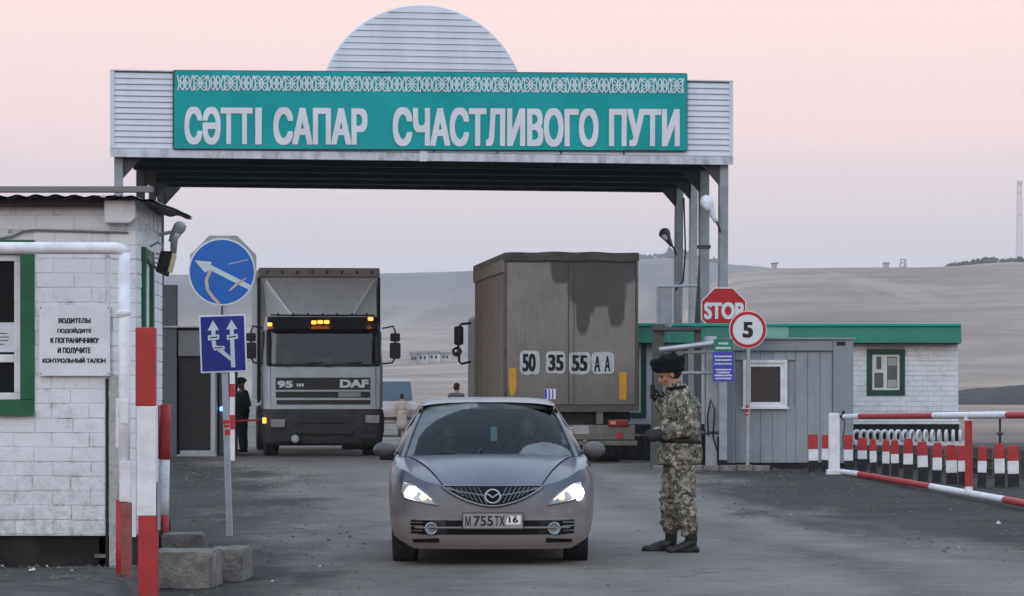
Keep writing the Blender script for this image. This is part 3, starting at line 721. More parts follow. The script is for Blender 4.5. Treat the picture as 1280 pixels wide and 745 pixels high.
# ---- notice board on the wall
nb = thing('notice_board', hut.location, 'white board with five lines of black Cyrillic stencil on the hut wall', 'notice board')
b = MB(); b.bb(hx(50), hx(138.5), -.045, -.028, hz(470), hz(382)); b.build('board', mat('board_white', (.70, .73, .75), .5, .05, 4, .02, dirt=(.45, .45, .45), damt=.4), nb, bevel=.003)
sten = mat('stencil_black', (.02, .02, .022), .7, .2, 9, 0)
for s, a, c, y0, y1 in (('ВОДИТЕЛЬ!', 74, 114.5, 397.7, 405), ('ПОДОЙДИТЕ', 72.5, 115.5, 409.8, 417), ('К ПОГРАНИЧНИКУ', 64, 124.5, 422, 429), ('И ПОЛУЧИТЕ', 73, 114.5, 434.3, 441.6), ('КОНТРОЛЬНЫЙ ТАЛОН', 54, 133, 446.5, 453.6)):
    text(s, (hx(a), hx(c), hz(y1), hz(y0)), sten, nb, y=-.0465, bold=.03, bx_=.06, thick=.001)
b = MB()
for a in (52, 136.5):
    for c in (385, 467): b.lathe([(.004, -.049), (.006, -.046), (.006, -.04)], 8, 'y', (hx(a), 0, hz(c)))
b.build('screw', darksteel, nb)
# ---- lamps on the hut corner
fl = thing('floodlight', hut.location + Vector((hx(189), .9, hz(323))), 'black floodlight with a pale lens clamped near the hut corner', 'floodlight')
b = MB(); rt = Matrix.Rotation(R(14), 3, 'Y')
b.add([rt @ Vector(v) for v in [(-.06, -.1, -.13), (-.06, .1, -.13), (-.06, .1, .13), (-.06, -.1, .13), (.085, -.13, -.16), (.085, .13, -.16), (.085, .13, .16), (.085, -.13, .16)]], [(0, 1, 2, 3), (4, 5, 6, 7), (0, 1, 5, 4), (1, 2, 6, 5), (2, 3, 7, 6), (3, 0, 4, 7)])
b.build('housing', black, fl, bevel=.01)
b = MB(); b.box(rt @ Vector((.105, 0, 0.02)), (.035, .22, .24), rt); b.build('lens', mat('yellowed_lens', (.70, .58, .36), .3, .1, 6, 0), fl, bevel=.008)
for k in range(4):
    b = MB(); b.box(rt @ Vector((-.085, 0, -.09 + .06 * k)), (.05, .18, .012), rt); b.build('cooling_fin', black, fl)
b = MB(); b.tube([(-.02, -.02, .14), (-.01, -.03, .21), (-.07, .0, .25), (-.17, .0, .2)], .016, 8); b.tube([(-.09, 0, -.08), (-.16, 0, .0), (-.2, 0, .1)], .014, 8); b.build('bracket', galv, fl)
fl.scale = (.66, .8, .66)
sl = thing('street_lamp', hut.location + Vector((hx(198), 1.1, hz(297))), 'grey street lamp with its head under the hut roof edge', 'lamp')
b = MB(); b.tube([(0, 0, -.12), (.01, 0, .06), (.04, 0, .12)], [.035, .045, .06], 12); b.build('neck', galv, sl, smooth=True)
b = MB(); b.tube([(-.04, 0, .02), (.02, 0, .11), (.07, 0, .18), (.10, 0, .225), (.11, 0, .245)], [.02, .055, .075, .06, .02], 14); b.build('head', steel, sl, smooth=True)
b = MB(); b.tube([(-.16, 0, .10), (-.02, 0, .13)], .02, 8); b.build('arm', galv, sl); sl.scale = (.72, .72, .72)

# ================================================================== island, blocks and barriers beside the hut
isl = MB()
def isf(u, v):
    x = -7.0 + (u * 4.35); y = 17 + 12.8 * v
    e = min(smooth01(0, .06, 1 - u), smooth01(0, .08, 1 - v), 1)
    return (x + .12 * mnoise.noise(Vector((v * 9, 0, 0))) * u, y, terrain(x, y) - .03 + (.17 + .018 * mnoise.noise(Vector((x * 2.2, y * 2.2, 0)))) * e)
isl.grid(60, 80, isf)
tag(isl.build('island_pavement', mat('packed_dirt', (.085, .08, .075), .95, .35, 2.5, .8, 14, dirt=(.045, .042, .04), damt=.6, dscale=1.5), smooth=True), kind='structure')
def block(c, d, rz, label, k):
    o = thing('concrete_block', c, label, 'block', 'concrete blocks beside the barrier', rz)
    b = bmesh.new(); bmesh.ops.create_cube(b, size=1); bmesh.ops.scale(b, vec=d, verts=b.verts); bmesh.ops.translate(b, vec=(0, 0, d[2] / 2), verts=b.verts)
    bmesh.ops.bevel(b, geom=b.edges[:], offset=.014, segments=2, affect='EDGES'); bmesh.ops.subdivide_edges(b, edges=[e for e in b.edges if e.calc_length() > .1], cuts=3, use_grid_fill=True)
    for v in b.verts:
        q = v.co * 7 + Vector((k * 9, 0, 0)); v.co += Vector((mnoise.noise(q), mnoise.noise(q + Vector((5, 0, 0))), mnoise.noise(q + Vector((0, 5, 0))))) * .009
    me = bpy.data.meshes.new('block_body'); b.to_mesh(me); b.free(); me.materials.append(conc); me.shade_smooth(); me.set_sharp_from_angle(angle=R(28))
    link('block_body', me, o); return o
def gpos(px, py): Y = F * H / (py - HY); return Vector(((px - 640) / F * Y, Y, 0))
block(((229 - 640) / F * 27.2, 27.25, .05), (.36, .5, .25), R(3), 'rough concrete block at the back of the stack behind the barrier posts', 1)
block(((231 - 640) / F * 24.7, 24.75, .0), (.50, .66, .29), R(-2), 'pale concrete block nearest the striped posts, at the front of the stack', 2)
block(((286 - 640) / F * 25.5, 25.55, .0), (.30, .66, .265), R(-3), 'concrete block with a pale rim beside the road', 3)

def striped(b, path, r, bands, n=12):
    """tube cut in bands: (t0, t1, material index)"""
    path = [Vector(p) for p in path]
    for t0, t1, mi in bands:
        pts = [cr_interp(path, t0 + (t1 - t0) * k / 3) if len(path) > 2 else path[0].lerp(path[1], t0 + (t1 - t0) * k / 3) for k in range(4)]
        b.tube(pts, r, n, mi)
# white pipe frame in front of the hut
pf = thing('pipe_gate', at(155, 742, 24), 'white pipe gate frame with a red foot in front of the brick hut', 'gate')
s24 = sc(24); lx = lambda px: (px - 155) / s24; lz = lambda py: H - (py - HY) / s24
b = MB(); b.tube([(-2.2, 0, lz(310)), (lx(146), 0, lz(310.5)), (lx(152), 0, lz(312)), (lx(155), 0, lz(318))], .046, 14); b.build('top_pipe', whitem, pf, smooth=True)
b = MB(); b.tube([(lx(155), 0, lz(316)), (lx(156), 0, lz(500)), (lx(154), 0, lz(625))], .046, 14, 0); b.tube([(lx(152.4), 0, lz(625)), (lx(152), 0, -.05)], .046, 14, 1); b.build('upright_pipe', [whitem, red], pf, smooth=True)
b = MB(); b.bb(lx(145), lx(150.5), -.02, .05, lz(560), lz(498)); b.bb(lx(152), lx(161), -.052, -.02, lz(530), lz(500)); b.build('hinge_plate', whitem, pf, bevel=.004)
b = MB(); b.bb(lx(151), lx(165), -.09, -.045, lz(627), lz(576)); b.build('catch_channel', whitem, pf, bevel=.004)
b = MB(); b.bb(lx(153), lx(166), -.10, -.045, -.03, lz(628)); b.bb(lx(158), lx(161), -.103, -.10, lz(648), lz(638)); b.build('foot_channel', mat('worn_red_paint', (.27, .085, .075), .7, .35, 7, .2, dirt=(.20, .14, .12), damt=.8, dscale=5), pf, bevel=.006)
b = MB(); b.lathe([(.05, -.02), (.06, 0), (.06, .02), (.05, .03)], 12, 'z', (lx(154), 0, lz(393))); b.build('collar', whitem, pf)
# square barrier post
sp_ = thing('barrier_post', at(184, 754, 23.2), 'thick square post in red, white and red bands before the hut corner', 'barrier post')
s23 = sc(23.2); lz2 = lambda py: H - (py - HY) / s23; hw = 12 / s23
b = MB(); b.bb(-hw - .008, hw - .008, -hw, hw, lz2(505), lz2(407), 1); b.bb(-hw + .002, hw + .002, -hw, hw, lz2(642), lz2(505) - .001, 0); b.bb(-hw + .012, hw + .008, -hw, hw, -.06, lz2(642) - .001, 1)
b.build('post', [whitem, red], sp_, bevel=.006)
b = MB(); b.bb(hw + .009, hw + .022, -.05, .05, lz2(660), lz2(600)); b.build('latch_plate', steel, sp_)
# thin post behind it
tp = thing('barrier_post', at(206, 709, 27.4), 'thin red and white post leaning behind the thick square post', 'barrier post')
s27 = sc(27.4); lz3 = lambda py: H - (py - HY) / s27
b = MB(); striped(b, [(-.015, 0, 0), (.005, 0, lz3(505))], .045, [(0, .32, 1), (.321, .66, 0), (.661, 1, 1)]); b.build('post', [whitem, red], tp, smooth=True)
b = MB(); b.bb(-.09, -.045, -.02, .02, lz3(573), lz3(506)); b.bb(-.085, -.048, -.02, .02, lz3(690), lz3(610)); b.build('side_bracket', red, tp, bevel=.004)
# ================================================================== the saloon car at the check
CY = 27.1; cs = sc(CY)
car = thing('car', ((616 - 640) / cs, CY, 0), 'dusty grey saloon car with lit headlights, stopped beside the soldier', 'car', rz=R(1.6))
paint = mat('car_paint', (.060, .060, .082), .30, .05, 2, .015, metal=.5, coat=.22, dirt=(.16, .15, .14), damt=.22, dscale=2.5)
# dust thickens towards the sills: a film of road dirt with its own height
def dusty(name, base, zlo, zhi, amt):
    m = base.copy(); m.name = name; n, l = m.node_tree.nodes, m.node_tree.links; p = n['Principled BSDF']
    src = p.inputs['Base Color'].links[0].from_socket
    t_ = n.new('ShaderNodeTexCoord'); s = n.new('ShaderNodeSeparateXYZ'); l.new(t_.outputs['Object'], s.inputs[0])
    nz_ = n.new('ShaderNodeTexNoise'); nz_.inputs['Scale'].default_value = 5; nz_.inputs['Detail'].default_value = 7; l.new(t_.outputs['Object'], nz_.inputs['Vector'])
    h = math_(n, l, 'ADD', s.outputs[2], maprange(n, l, nz_.outputs['Fac'], .3, .7, -.12, .12))
    f = maprange(n, l, h, zlo, zhi, amt, 0)
    l.new(mixc(n, l, f, src, (.212, .188, .170)), p.inputs['Base Color'])
    l.new(maprange(n, l, f, 0, 1, p.inputs['Roughness'].default_value, .85), p.inputs['Roughness'])
    l.new(maprange(n, l, f, 0, .9, p.inputs['Metallic'].default_value, 0), p.inputs['Metallic'])
    if p.inputs['Coat Weight'].default_value: l.new(maprange(n, l, f, 0, .7, p.inputs['Coat Weight'].default_value, 0), p.inputs['Coat Weight'])
    return m
cpaint = dusty('dusty_car_paint', paint, .38, .78, .92)
trim = mat('black_plastic', (.018, .018, .019), .55, .2, 9, .1, dirt=DUST, damt=.35)
OUT = [(0, 0), (.15, .003), (.30, .012), (.45, .030), (.58, .056), (.69, .096), (.785, .155), (.845, .24), (.878, .37), (.894, .60), (.902, 1.15), (.905, 1.6), (.905, 2.3), (.902, 3.0), (.895, 3.6), (.875, 4.05), (.83, 4.38), (.70, 4.58), (.45, 4.68), (.2, 4.72), (0, 4.73)]
NO = len(OUT) - 1
def outl(t): q = cr_interp([(a, b_, 0) for a, b_ in OUT], t); return q
def out_n(t):
    a, b_ = outl(max(t - .004, 0)), outl(min(t + .004, 1)); d = (b_ - a).normalized(); return Vector((-d.y, d.x, 0)) if t > 0.001 else Vector((0, 1, 0))
def shoulder(t):                                  # height of the shell's upper edge along the outline
    y = outl(t).y; x = outl(t).x
    if t < .45: return lin([(0, .705), (.44, .705), (.60, .735), (.70, .765), (.79, .80), (.845, .835), (.875, .85), (.893, .885), (.901, .925)], x)
    return lin([(1.15, .925), (1.6, .945), (2.6, .965), (3.6, .985), (4.2, .98), (4.5, .96), (4.73, .95)], y)
def inset(t, z):                                  # how far the skin leans inwards at a height
    f = 1 - smooth01(.25, .45, t)
    r_ = 1 - smooth01(.75, .9, t)
    zs = shoulder(t); u = (z - .16) / (zs - .16)
    front = lin([(0, .075), (.10, .035), (.20, .012), (.34, .0), (.52, .004), (.68, .022), (.82, .055), (.92, .095), (1.0, .150)], u)
    side_ = lin([(0, .085), (.10, .05), (.3, .012), (.55, .0), (.78, .006), (.93, .022), (1, .052)], u)
    return front * f + side_ * (1 - f) * (1 if r_ > .5 else 1.4)
WZ = ((.93, .318), (3.66, .318))                   # wheel centres along y, radius
def zbot(t):
    y = outl(t).y; z = lin([(0, .165), (.10, .168), (.16, .22), (.26, .26), (.45, .27), (1.2, .20), (3.4, .20), (4.2, .24), (4.73, .28)], y)
    if outl(t).x > .70:
        for yc, rr_ in WZ:
            d = abs(y - yc)
            if d < .375: z = max(z, .31 + math.sqrt(.375 ** 2 - d * d))
    return z
def skin(t, z, off=0):
    s = 1 if t >= 0 else -1; t = abs(t)
    p = outl(t) + out_n(t) * (inset(t, z) - off); return Vector((s * p.x, p.y, z))
TS = sorted(set([i / 160 for i in range(161)]))
def t_at_x(x):                                    # outline parameter on the nose for a lateral position
    lo, hi = 0, .52
    for _ in range(40):
        m_ = (lo + hi) / 2
        if outl(m_).x < x: lo = m_
        else: hi = m_
    return lo
def nose(x, z, off=0): return skin(math.copysign(t_at_x(abs(x)), x), z, off)
NV = 26
b = MB()
allT = [-t for t in reversed(TS)][:-1] + TS
def shell(ui, v):
    t = allT[int(round(ui * (len(allT) - 1)))]; a = abs(t); z0, z1 = zbot(a), shoulder(a); return skin(t, z0 + (z1 - z0) * v)
# openings cut into the nose: grille, lower intake, slots
def grille_low(x): return .70 - .165 * (1 - min(abs(x) / .455, 1) ** 1.75)
def in_open(p):
    x, z = p.x, p.z
    if p.y > 1 : return False
    if abs(x) < .445 and z > grille_low(x) and z < .699: return True
    if abs(x) < .64 and .295 < z < .415: return True
    if .46 < abs(x) < .70 and .225 < z < .262: return True
    return False
nu_ = len(allT)
vs = [[shell(i / (nu_ - 1), j / (NV - 1)) for j in range(NV)] for i in range(nu_)]
b.v = [tuple(p) for c in vs for p in c]
for i in range(nu_ - 1):
    for j in range(NV - 1):
        b.f.append((i * NV + j, (i + 1) * NV + j, (i + 1) * NV + j + 1, i * NV + j + 1)); b.m.append(0)
body = b.build('body', cpaint, car, smooth=True)
def patch(x0, x1, zlo, zhi, mt, name, off, parent=car, nu=24, nv=6, smooth=True):
    """sheet that follows the nose between two height curves"""
    b = MB()
    def fn(u, v):
        x = x0 + (x1 - x0) * u; a = zlo(x) if callable(zlo) else zlo; c = zhi(x) if callable(zhi) else zhi
        return nose(x, a + (c - a) * v, off)
    b.grid(nu, nv, fn); return b.build(name, mt, parent, smooth=smooth)
void = mat('grille_void', (.008, .008, .009), .8, .2, 9, 0)
gr = patch(-.445, .445, grille_low, .703, void, 'grille', .006, nu=44)
satin = mat('satin_chrome', (.20, .20, .205), .3, .08, 8, .02, metal=.8, dirt=(.2, .185, .17), damt=.6)
b = MB(); xs_ = [-.455 + .91 * k / 40 for k in range(41)]
b.tube([nose(x, grille_low(x) if abs(x) < .445 else .70, .013) for x in xs_], .011, 6); b.tube([nose(x, .706, .006) for x in xs_], .009, 6)
b.build('grille_surround', satin, gr, smooth=True)
for s in (-1, 1):                                  # bars of the grille fan out from the badge
    b = MB(); b.tube([nose(s * x, .618 + .062 * (x / .40) ** 1.3, .015) for x in (.06, .15, .25, .34, .40)], .007, 6); b.build('grille_bar', satin, gr)
    for k in range(9):
        x = .075 + .041 * k; zt = .692; zl = max(grille_low(x + .02) + .008, .55)
        b = MB(); b.tube([nose(s * (x + .050), zt, .011), nose(s * (x + .012), (zt + zl) / 2, .013), nose(s * (x - .026), zl, .011)], .0042, 5); b.build('grille_bar', satin, gr)
bd = MB(); bz_ = .618
ov = lambda a: (.064 * math.cos(a), bz_ + .056 * math.sin(a))
bd.tube([nose(ov(a)[0], ov(a)[1], .026) for a in [k * math.pi / 14 for k in range(29)]], .0095, 6, caps=False)
bd.tube([nose(-.060, bz_ + .022, .027), nose(-.040, bz_ + .016, .028), nose(-.020, bz_ + .004, .028), nose(0, bz_ - .012, .029), nose(.020, bz_ + .004, .028), nose(.040, bz_ + .016, .028), nose(.060, bz_ + .022, .027)], .008, 6)
bd.build('badge', mat('badge_metal', (.34, .34, .35), .35, .06, 9, 0, metal=.7), gr, smooth=True)
li = patch(-.64, .64, .292, .415, void, 'lower_intake', .005, nu=50)
b = MB(); b.tube([nose(-.66 + 1.32 * k / 30, .352, .012) for k in range(31)], .010, 6); b.build('intake_bar', cpaint, li, smooth=True)
b = MB(); b.tube([nose(-.66 + 1.32 * k / 30, .420, .003) for k in range(31)], .010, 6); b.build('intake_lip', cpaint, li, smooth=True)
for s in (-1, 1):
    b = MB(); b.grid(8, 4, lambda u, v: nose(s * (.385 + .09 * u + .02 * v), .296 + .118 * v, .009)); b.build('intake_blank', trim, li)
    b = MB(); b.grid(12, 4, lambda u, v: nose(s * (.46 + .235 * u), .222 + (.012 + .028 * (1 - u * .4)) * v, .005)); b.build('lower_slot', void, car)
    b = MB(); b.grid(12, 6, lambda u, v: nose(s * (.44 + .26 * u), .300 + .118 * v, .007)); b.build('intake_side', void, car)
    c0 = nose(s * .525, .345, .012)
    fo = MB(); fo.lathe([(.052, .02), (.055, -.004), (.046, -.010), (.044, -.002), (.0, .004)], 20, 'y', c0); fo.build('fog_lamp', mat('fog_glass', (.35, .40, .44), .12, .1, 6, 0, metal=.6), car, smooth=True)
    for zz in (.325, .365, .395):
        b = MB(); b.tube([nose(s * (.60 + .02 * k), zz, .010) for k in range(6)], .005, 5); b.build('intake_bar', satin, car)
# headlights
lampin = mat('lamp_housing', (.30, .30, .31), .25, .1, 9, 0, metal=.6)
lens = glass('lamp_lens', (.93, .95, .96), 1, .02, 1.3)
beam = emit('headlight_beam', (1.0, .95, .84), 22)
glow = emit('headlight_reflector', (1.0, .86, .66), .42)
HL = [(.475, .545), (.56, .556), (.66, .575), (.765, .602), (.80, .66), (.805, .735), (.745, .722), (.67, .690), (.58, .640), (.52, .592)]
def in_fan(poly, off, s, mt, name, par, cx=.66, cz=.63, lift=0):
    b = MB(); n_ = len(poly); rings = 5; vs = []
    for r_ in range(rings + 1):
        for x, z in poly:
            f = r_ / rings; X, Z = cx + (x - cx) * f, cz + (z - cz) * f
            vs.append(nose(s * X, Z, off + lift * (1 - f * f)))
    fs = [(r_ * n_ + k, r_ * n_ + (k + 1) % n_, (r_ + 1) * n_ + (k + 1) % n_, (r_ + 1) * n_ + k) for r_ in range(rings) for k in range(n_)]
    b.add(vs, fs); return b.build(name, mt, par, smooth=True)
for s in (-1, 1):
    hl = in_fan(HL, .004, s, lampin, 'headlight', car)
    b = MB(); b.tube([nose(s * x, z, .008) for x, z in HL + HL[:1]], .007, 6, caps=False); b.build('lamp_rim', satin, hl, smooth=True)
    c0 = nose(s * (.715 if s < 0 else .735), .645, .012); rr_ = .052 if s < 0 else .070
    b = MB(); b.lathe([(rr_, .02), (rr_ * .98, -.002), (rr_ * .7, -.012), (.0, -.018)], 24, 'y', c0); b.build('bulb_projector', beam, hl, smooth=True)
    c1 = nose(s * .60, .607, .010)
    b = MB(); b.lathe([(.036, .01), (.034, -.004), (.0, -.012)], 18, 'y', c1); b.build('inner_reflector', glow, hl, smooth=True)
    c2 = nose(s * .66, .66, .008); b = MB(); b.tube([nose(s * .53, .585, .010), nose(s * .63, .655, .010), nose(s * .70, .695, .010)], .009, 6); b.build('reflector_edge', glow, hl, smooth=True)
    in_fan(HL, .012, s, lens, 'lamp_cover', hl, lift=.012)
# number plate
pl = MB(); pl.bb(-.262, .262, -.040, -.018, .338, .486); plo = pl.build('number_plate', mat('plate_frame', (.06, .06, .06), .5, .1, 6, 0), car, bevel=.004)
b = MB(); b.bb(-.252, .252, -.0435, -.0405, .350, .474); b.build('plate_face', mat('dirty_plate', (.30, .295, .285), .6, .2, 8, .05, dirt=(.16, .15, .14), damt=.6, dscale=9), plo)
pk = mat('plate_ink', (.02, .02, .022), .6, .2, 9, 0)
for s, a, c in (('М', -.235, -.19), ('755', -.165, .00), ('ТХ', .015, .10)): text(s, (a, c, .368, .455), pk, plo, y=-.0436, bold=.02, thick=.001)
pw = mat('plate_patch', (.72, .74, .76), .5, .1, 6, 0)
b = MB(); b.prism([(.112, .380), (.235, .383), (.240, .452), (.215, .462), (.188, .442), (.150, .460), (.118, .432)], -.0446, -.0436); b.build('plate_region', pw, plo)
text('16', (.135, .215, .395, .448), pk, plo, y=-.0448, bold=.03, thick=.001)
# hood and front wings
T1 = t_at_x(.9005)
def hood_pt(u, v):                                 # u lateral -1..1, v nose to windscreen
    s = 1 if u >= 0 else -1; a = abs(u)
    if a < .6: xf = .447 * a / .6; xc = .735 * a / .6
    else: xf = None; xc = .735 + (.80 - .735) * (a - .6) / .4
    t = t_at_x(xf) if xf is not None else t_at_x(.447) + (T1 - t_at_x(.447)) * ((a - .6) / .4) ** .9
    z0 = shoulder(t); f = skin(t, z0)
    yc = 1.06 + .13 * (xc / .75) ** 2; zc_ = .955 - .028 * (xc / .75) ** 2
    x = f.x + (xc - f.x) * v; y = f.y + (yc - f.y) * v
    z = z0 + (zc_ - z0) * v + .055 * math.sin(math.pi * min(v, 1)) ** .8 * (1 - .55 * a)
    crease = .012 * math.exp(-((a - .58) / .08) ** 2) * math.sin(math.pi * v) if a < .6 else .006 * math.sin(math.pi * v)
    return Vector((s * x, y, z + crease))
b = MB(); b.grid(60, 30, lambda u, v: hood_pt((u * 2 - 1) * .5975, v) + Vector((0, 0, .004))); b.build('bonnet', cpaint, car, smooth=True)
for s in (-1, 1):
    b = MB(); b.grid(24, 30, lambda u, v: hood_pt(s * (.6025 + .3975 * u), v)); b.build('front_wing', cpaint, car, smooth=True)
b = MB(); b.grid(40, 20, lambda u, v: hood_pt((u * 2 - 1) * .64, .02 + .97 * v) - Vector((0, 0, .012))); b.build('bonnet_gap', void, car)
# glasshouse
def ws(u, v):                                      # windscreen: u -1..1, v 0..1
    xb, xt = .755, .575; e = abs(u)
    x = u * (xb + (xt - xb) * v); y = 1.085 + .13 * e * e + (1.90 - 1.085) * v + .05 * e * e * v - .05 * math.sin(math.pi * v) * 0
    z = .945 - .022 * (1 - v) * e * e - .034 * v * e ** 4 + (1.375 - .945) * v + .028 * math.sin(math.pi * v) + .030 * v
    return Vector((x, y, z))
wsg = glass('windscreen_glass', (.56, .64, .66), .42, .02, 1.5)
wsd = newmat('windscreen_dust')[0]; n, l = wsd.node_tree.nodes, wsd.node_tree.links; n.clear()
o_ = n.new('ShaderNodeOutputMaterial'); t_ = n.new('ShaderNodeBsdfTransparent'); d_ = n.new('ShaderNodeBsdfDiffuse'); d_.inputs[0].default_value = (.33, .36, .36, 1); t_.inputs[0].default_value = (.42, .52, .54, 1)
m_ = n.new('ShaderNodeMixShader'); tc_ = n.new('ShaderNodeTexCoord'); z_ = n.new('ShaderNodeTexNoise'); z_.inputs['Scale'].default_value = 7; z_.inputs['Detail'].default_value = 6
l.new(tc_.outputs['Object'], z_.inputs['Vector']); l.new(maprange(n, l, z_.outputs['Fac'], .3, .7, .42, .58), m_.inputs[0]); l.new(t_.outputs[0], m_.inputs[1]); l.new(d_.outputs[0], m_.inputs[2]); l.new(m_.outputs[0], o_.inputs[0])
def swept(u, v):
    """is this bit of the windscreen inside the wiper arcs"""
    x = (u * 2 - 1); X = x * (.755 + (.575 - .755) * v); Z = v * .92
    a = math.hypot((X - .12) / .80, Z / .86) < 1 and X < .36 or math.hypot((X - .30) / .50, Z / .90) < 1 or (X > -.1 and Z > .13 and not (X > .30 and Z < .20))
    b_ = math.hypot((X - .50) / .24, Z / .20) < 1
    return 0 if (a and not b_) else 1
b = MB(); b.grid(90, 60, lambda u, v: ws(u * 2 - 1, v), mfn=lambda u, v: swept(u, v)); wso = b.build('windscreen', [wsg, wsd], car, smooth=True)
b = MB()
b.tube([ws(-1 + 2 * k / 30, 1) + Vector((0, .0, -.004)) for k in range(31)], .012, 6); b.tube([ws(-1 + 2 * k / 30, 0) + Vector((0, -.01, -.004)) for k in range(31)], .014, 6)
for s in (-1, 1): b.tube([ws(s, k / 10) + Vector((s * .002, 0, 0)) for k in range(11)], .010, 6)
b.build('screen_seal', trim, wso, smooth=True)
b = MB()
for x0 in (-.05, .55): b.tube([ws(x0, .0) + Vector((0, -.03, .0)), ws(x0 - .02 - .55, .03) + Vector((0, -.02, .012))], .008, 5)
b.tube([ws(-.15, .01) + Vector((0, -.03, .005)), ws(-.10, .12) + Vector((0, -.02, .01))], .006, 5)
b.build('wiper', trim, car)
b = MB()
def roof(u, v):
    e = abs(u); xt = .575 + .03 * math.sin(math.pi * v) - .02 * v
    x = u * (xt + .035); y = 1.90 + .05 * e * e + (3.25 - 1.90) * v
    z = 1.405 - .034 * e ** 4 + .062 * math.sin(math.pi * min(v * 1.02, 1)) ** .9 - .035 * v - .030 * smooth01(.90, 1, e) * smooth01(0, .2, v)
    return Vector((x, y, z + .003))
b.grid(40, 24, lambda u, v: roof(u * 2 - 1, v)); b.build('roof', cpaint, car, smooth=True)
def rail(s, y):                                    # upper edge of the side windows
    if y < 1.90:
        v = (y - 1.21) / (1.94 - 1.21); q = ws(s, min(max(v, 0), 1)); return q + Vector((s * .03, .03, -.01))
    q = roof(s, min((y - 1.90) / 1.35, 1)); return q + Vector((s * .004, 0, -.012))
for s in (-1, 1):
    b = MB()                                       # pillar and cant rail in one piece
    P = [ws(s, k / 12) for k in range(13)]
    top = [p + Vector((-s * .004, -.004, .008)) for p in P]; outer = [p + Vector((s * (.060 - .012 * k / 12), .055, -.030 + .004 * k / 12)) for k, p in enumerate(P)]
    mid = [(a + c) / 2 + Vector((s * .014, -.012, .016)) for a, c in zip(top, outer)]
    vs = [v for tri in zip(top, mid, outer) for v in tri]
    fs = [(3 * k + j, 3 * k + j + 1, 3 * k + j + 4, 3 * k + j + 3) for k in range(12) for j in range(2)]
    b.add(vs, fs); b.build('windscreen_pillar', cpaint, car, smooth=True)
    b = MB(); ysr = [1.25 + (3.9 - 1.25) * k / 24 for k in range(25)]
    def belt(y):
        t = next(t for t in TS if outl(t).y >= y); return skin(s * t, shoulder(t))
    def topl(y):
        if y <= 3.25: return rail(s, y)
        q = roof(s, 1); f = (y - 3.25) / (4.0 - 3.25); return q.lerp(Vector((s * .70, 4.05, 1.02)), f)
    for k, y in enumerate(ysr): b.v += [tuple(belt(y)), tuple(belt(y).lerp(topl(y), .5) + Vector((s * .02, 0, .01))), tuple(topl(y))]
    for k in range(24):
        for j in range(2): b.f.append((3 * k + j, 3 * k + j + 1, 3 * k + j + 4, 3 * k + j + 3)); b.m.append(0)
    b.build('side_window', darkglass, car, smooth=True)
    # mirror
    q = Vector((s * .825, 1.42, .965))
    b = MB(); b.grid(16, 12, lambda u, v: Vector((q.x + s * (.115 + .108 * math.cos(2 * math.pi * u) * math.sin(math.pi * v) * (1 if math.cos(2 * math.pi * u) * s * s > 0 else .9)), q.y + .02 - .075 * math.cos(math.pi * v), q.z + .02 + .074 * math.sin(2 * math.pi * u) * math.sin(math.pi * v))))
    mo = b.build('wing_mirror', mat('mirror_shell', (.095, .09, .092), .45, .1, 5, .03, dirt=DUST, damt=.6), car, smooth=True)
    b = MB(); b.tube([q + Vector((-s * .02, 0, -.045)), q + Vector((s * .06, 0, -.05)), q + Vector((s * .16, 0, -.052))], [.03, .022, .018], 8); b.build('mirror_arm', trim, mo)
    # wheels
    for yc, _ in WZ:
        xw = s * .752
        st = R(-2) if yc < 2 else 0
        wm = Matrix.Translation((xw, yc, .318)) @ Matrix.Rotation(st, 4, 'Z')
        tb = MB(); tb.lathe([(.205, -.10), (.295, -.108), (.313, -.095), (.318, -.06), (.318, .06), (.313, .095), (.295, .108), (.205, .10)], 36, 'x'); tb.v = [tuple(wm @ Vector(v)) for v in tb.v]
        wo_ = tb.build('wheel', rubber, car, smooth=True)
        tb = MB(); tb.lathe([(.0, s * .07), (.05, s * .085), (.06, s * .06), (.19, s * .08), (.207, s * .10), (.207, -s * .09)], 30, 'x'); tb.v = [tuple(wm @ Vector(v)) for v in tb.v]; tb.build('rim', mat('alloy', (.34, .34, .35), .4, .1, 6, 0, metal=.8, dirt=DUST, damt=.7), wo_, smooth=True)
        b = MB()                                   # dark arch liner
        b.grid(14, 2, lambda u, v: Vector((s * (.60 + .27 * v), yc + .372 * math.cos(math.pi * u), .31 + .372 * math.sin(math.pi * u)))); b.build('arch_liner', void, car)
b = MB(); b.bb(-.70, .70, .30, 4.3, .19, .23); b.bb(-.60, .60, .20, 4.2, .23, .42); b.build('underbody', void, car)
b = MB(); b.grid(30, 12, lambda u, v: Vector(((u * 2 - 1) * (.62 + .09 * v), 3.23 + .8 * v, 1.335 - .33 * v + .02 * math.sin(math.pi * v)))); b.build('rear_window', darkglass, car, smooth=True)
b = MB(); b.grid(30, 10, lambda u, v: Vector(((u * 2 - 1) * (.83 - .12 * v * v), 4.0 + .72 * v - .22 * abs(u * 2 - 1) ** 3 * v, 1.005 - .03 * v - .03 * abs(u * 2 - 1) ** 4))); b.build('boot_lid', cpaint, car, smooth=True)
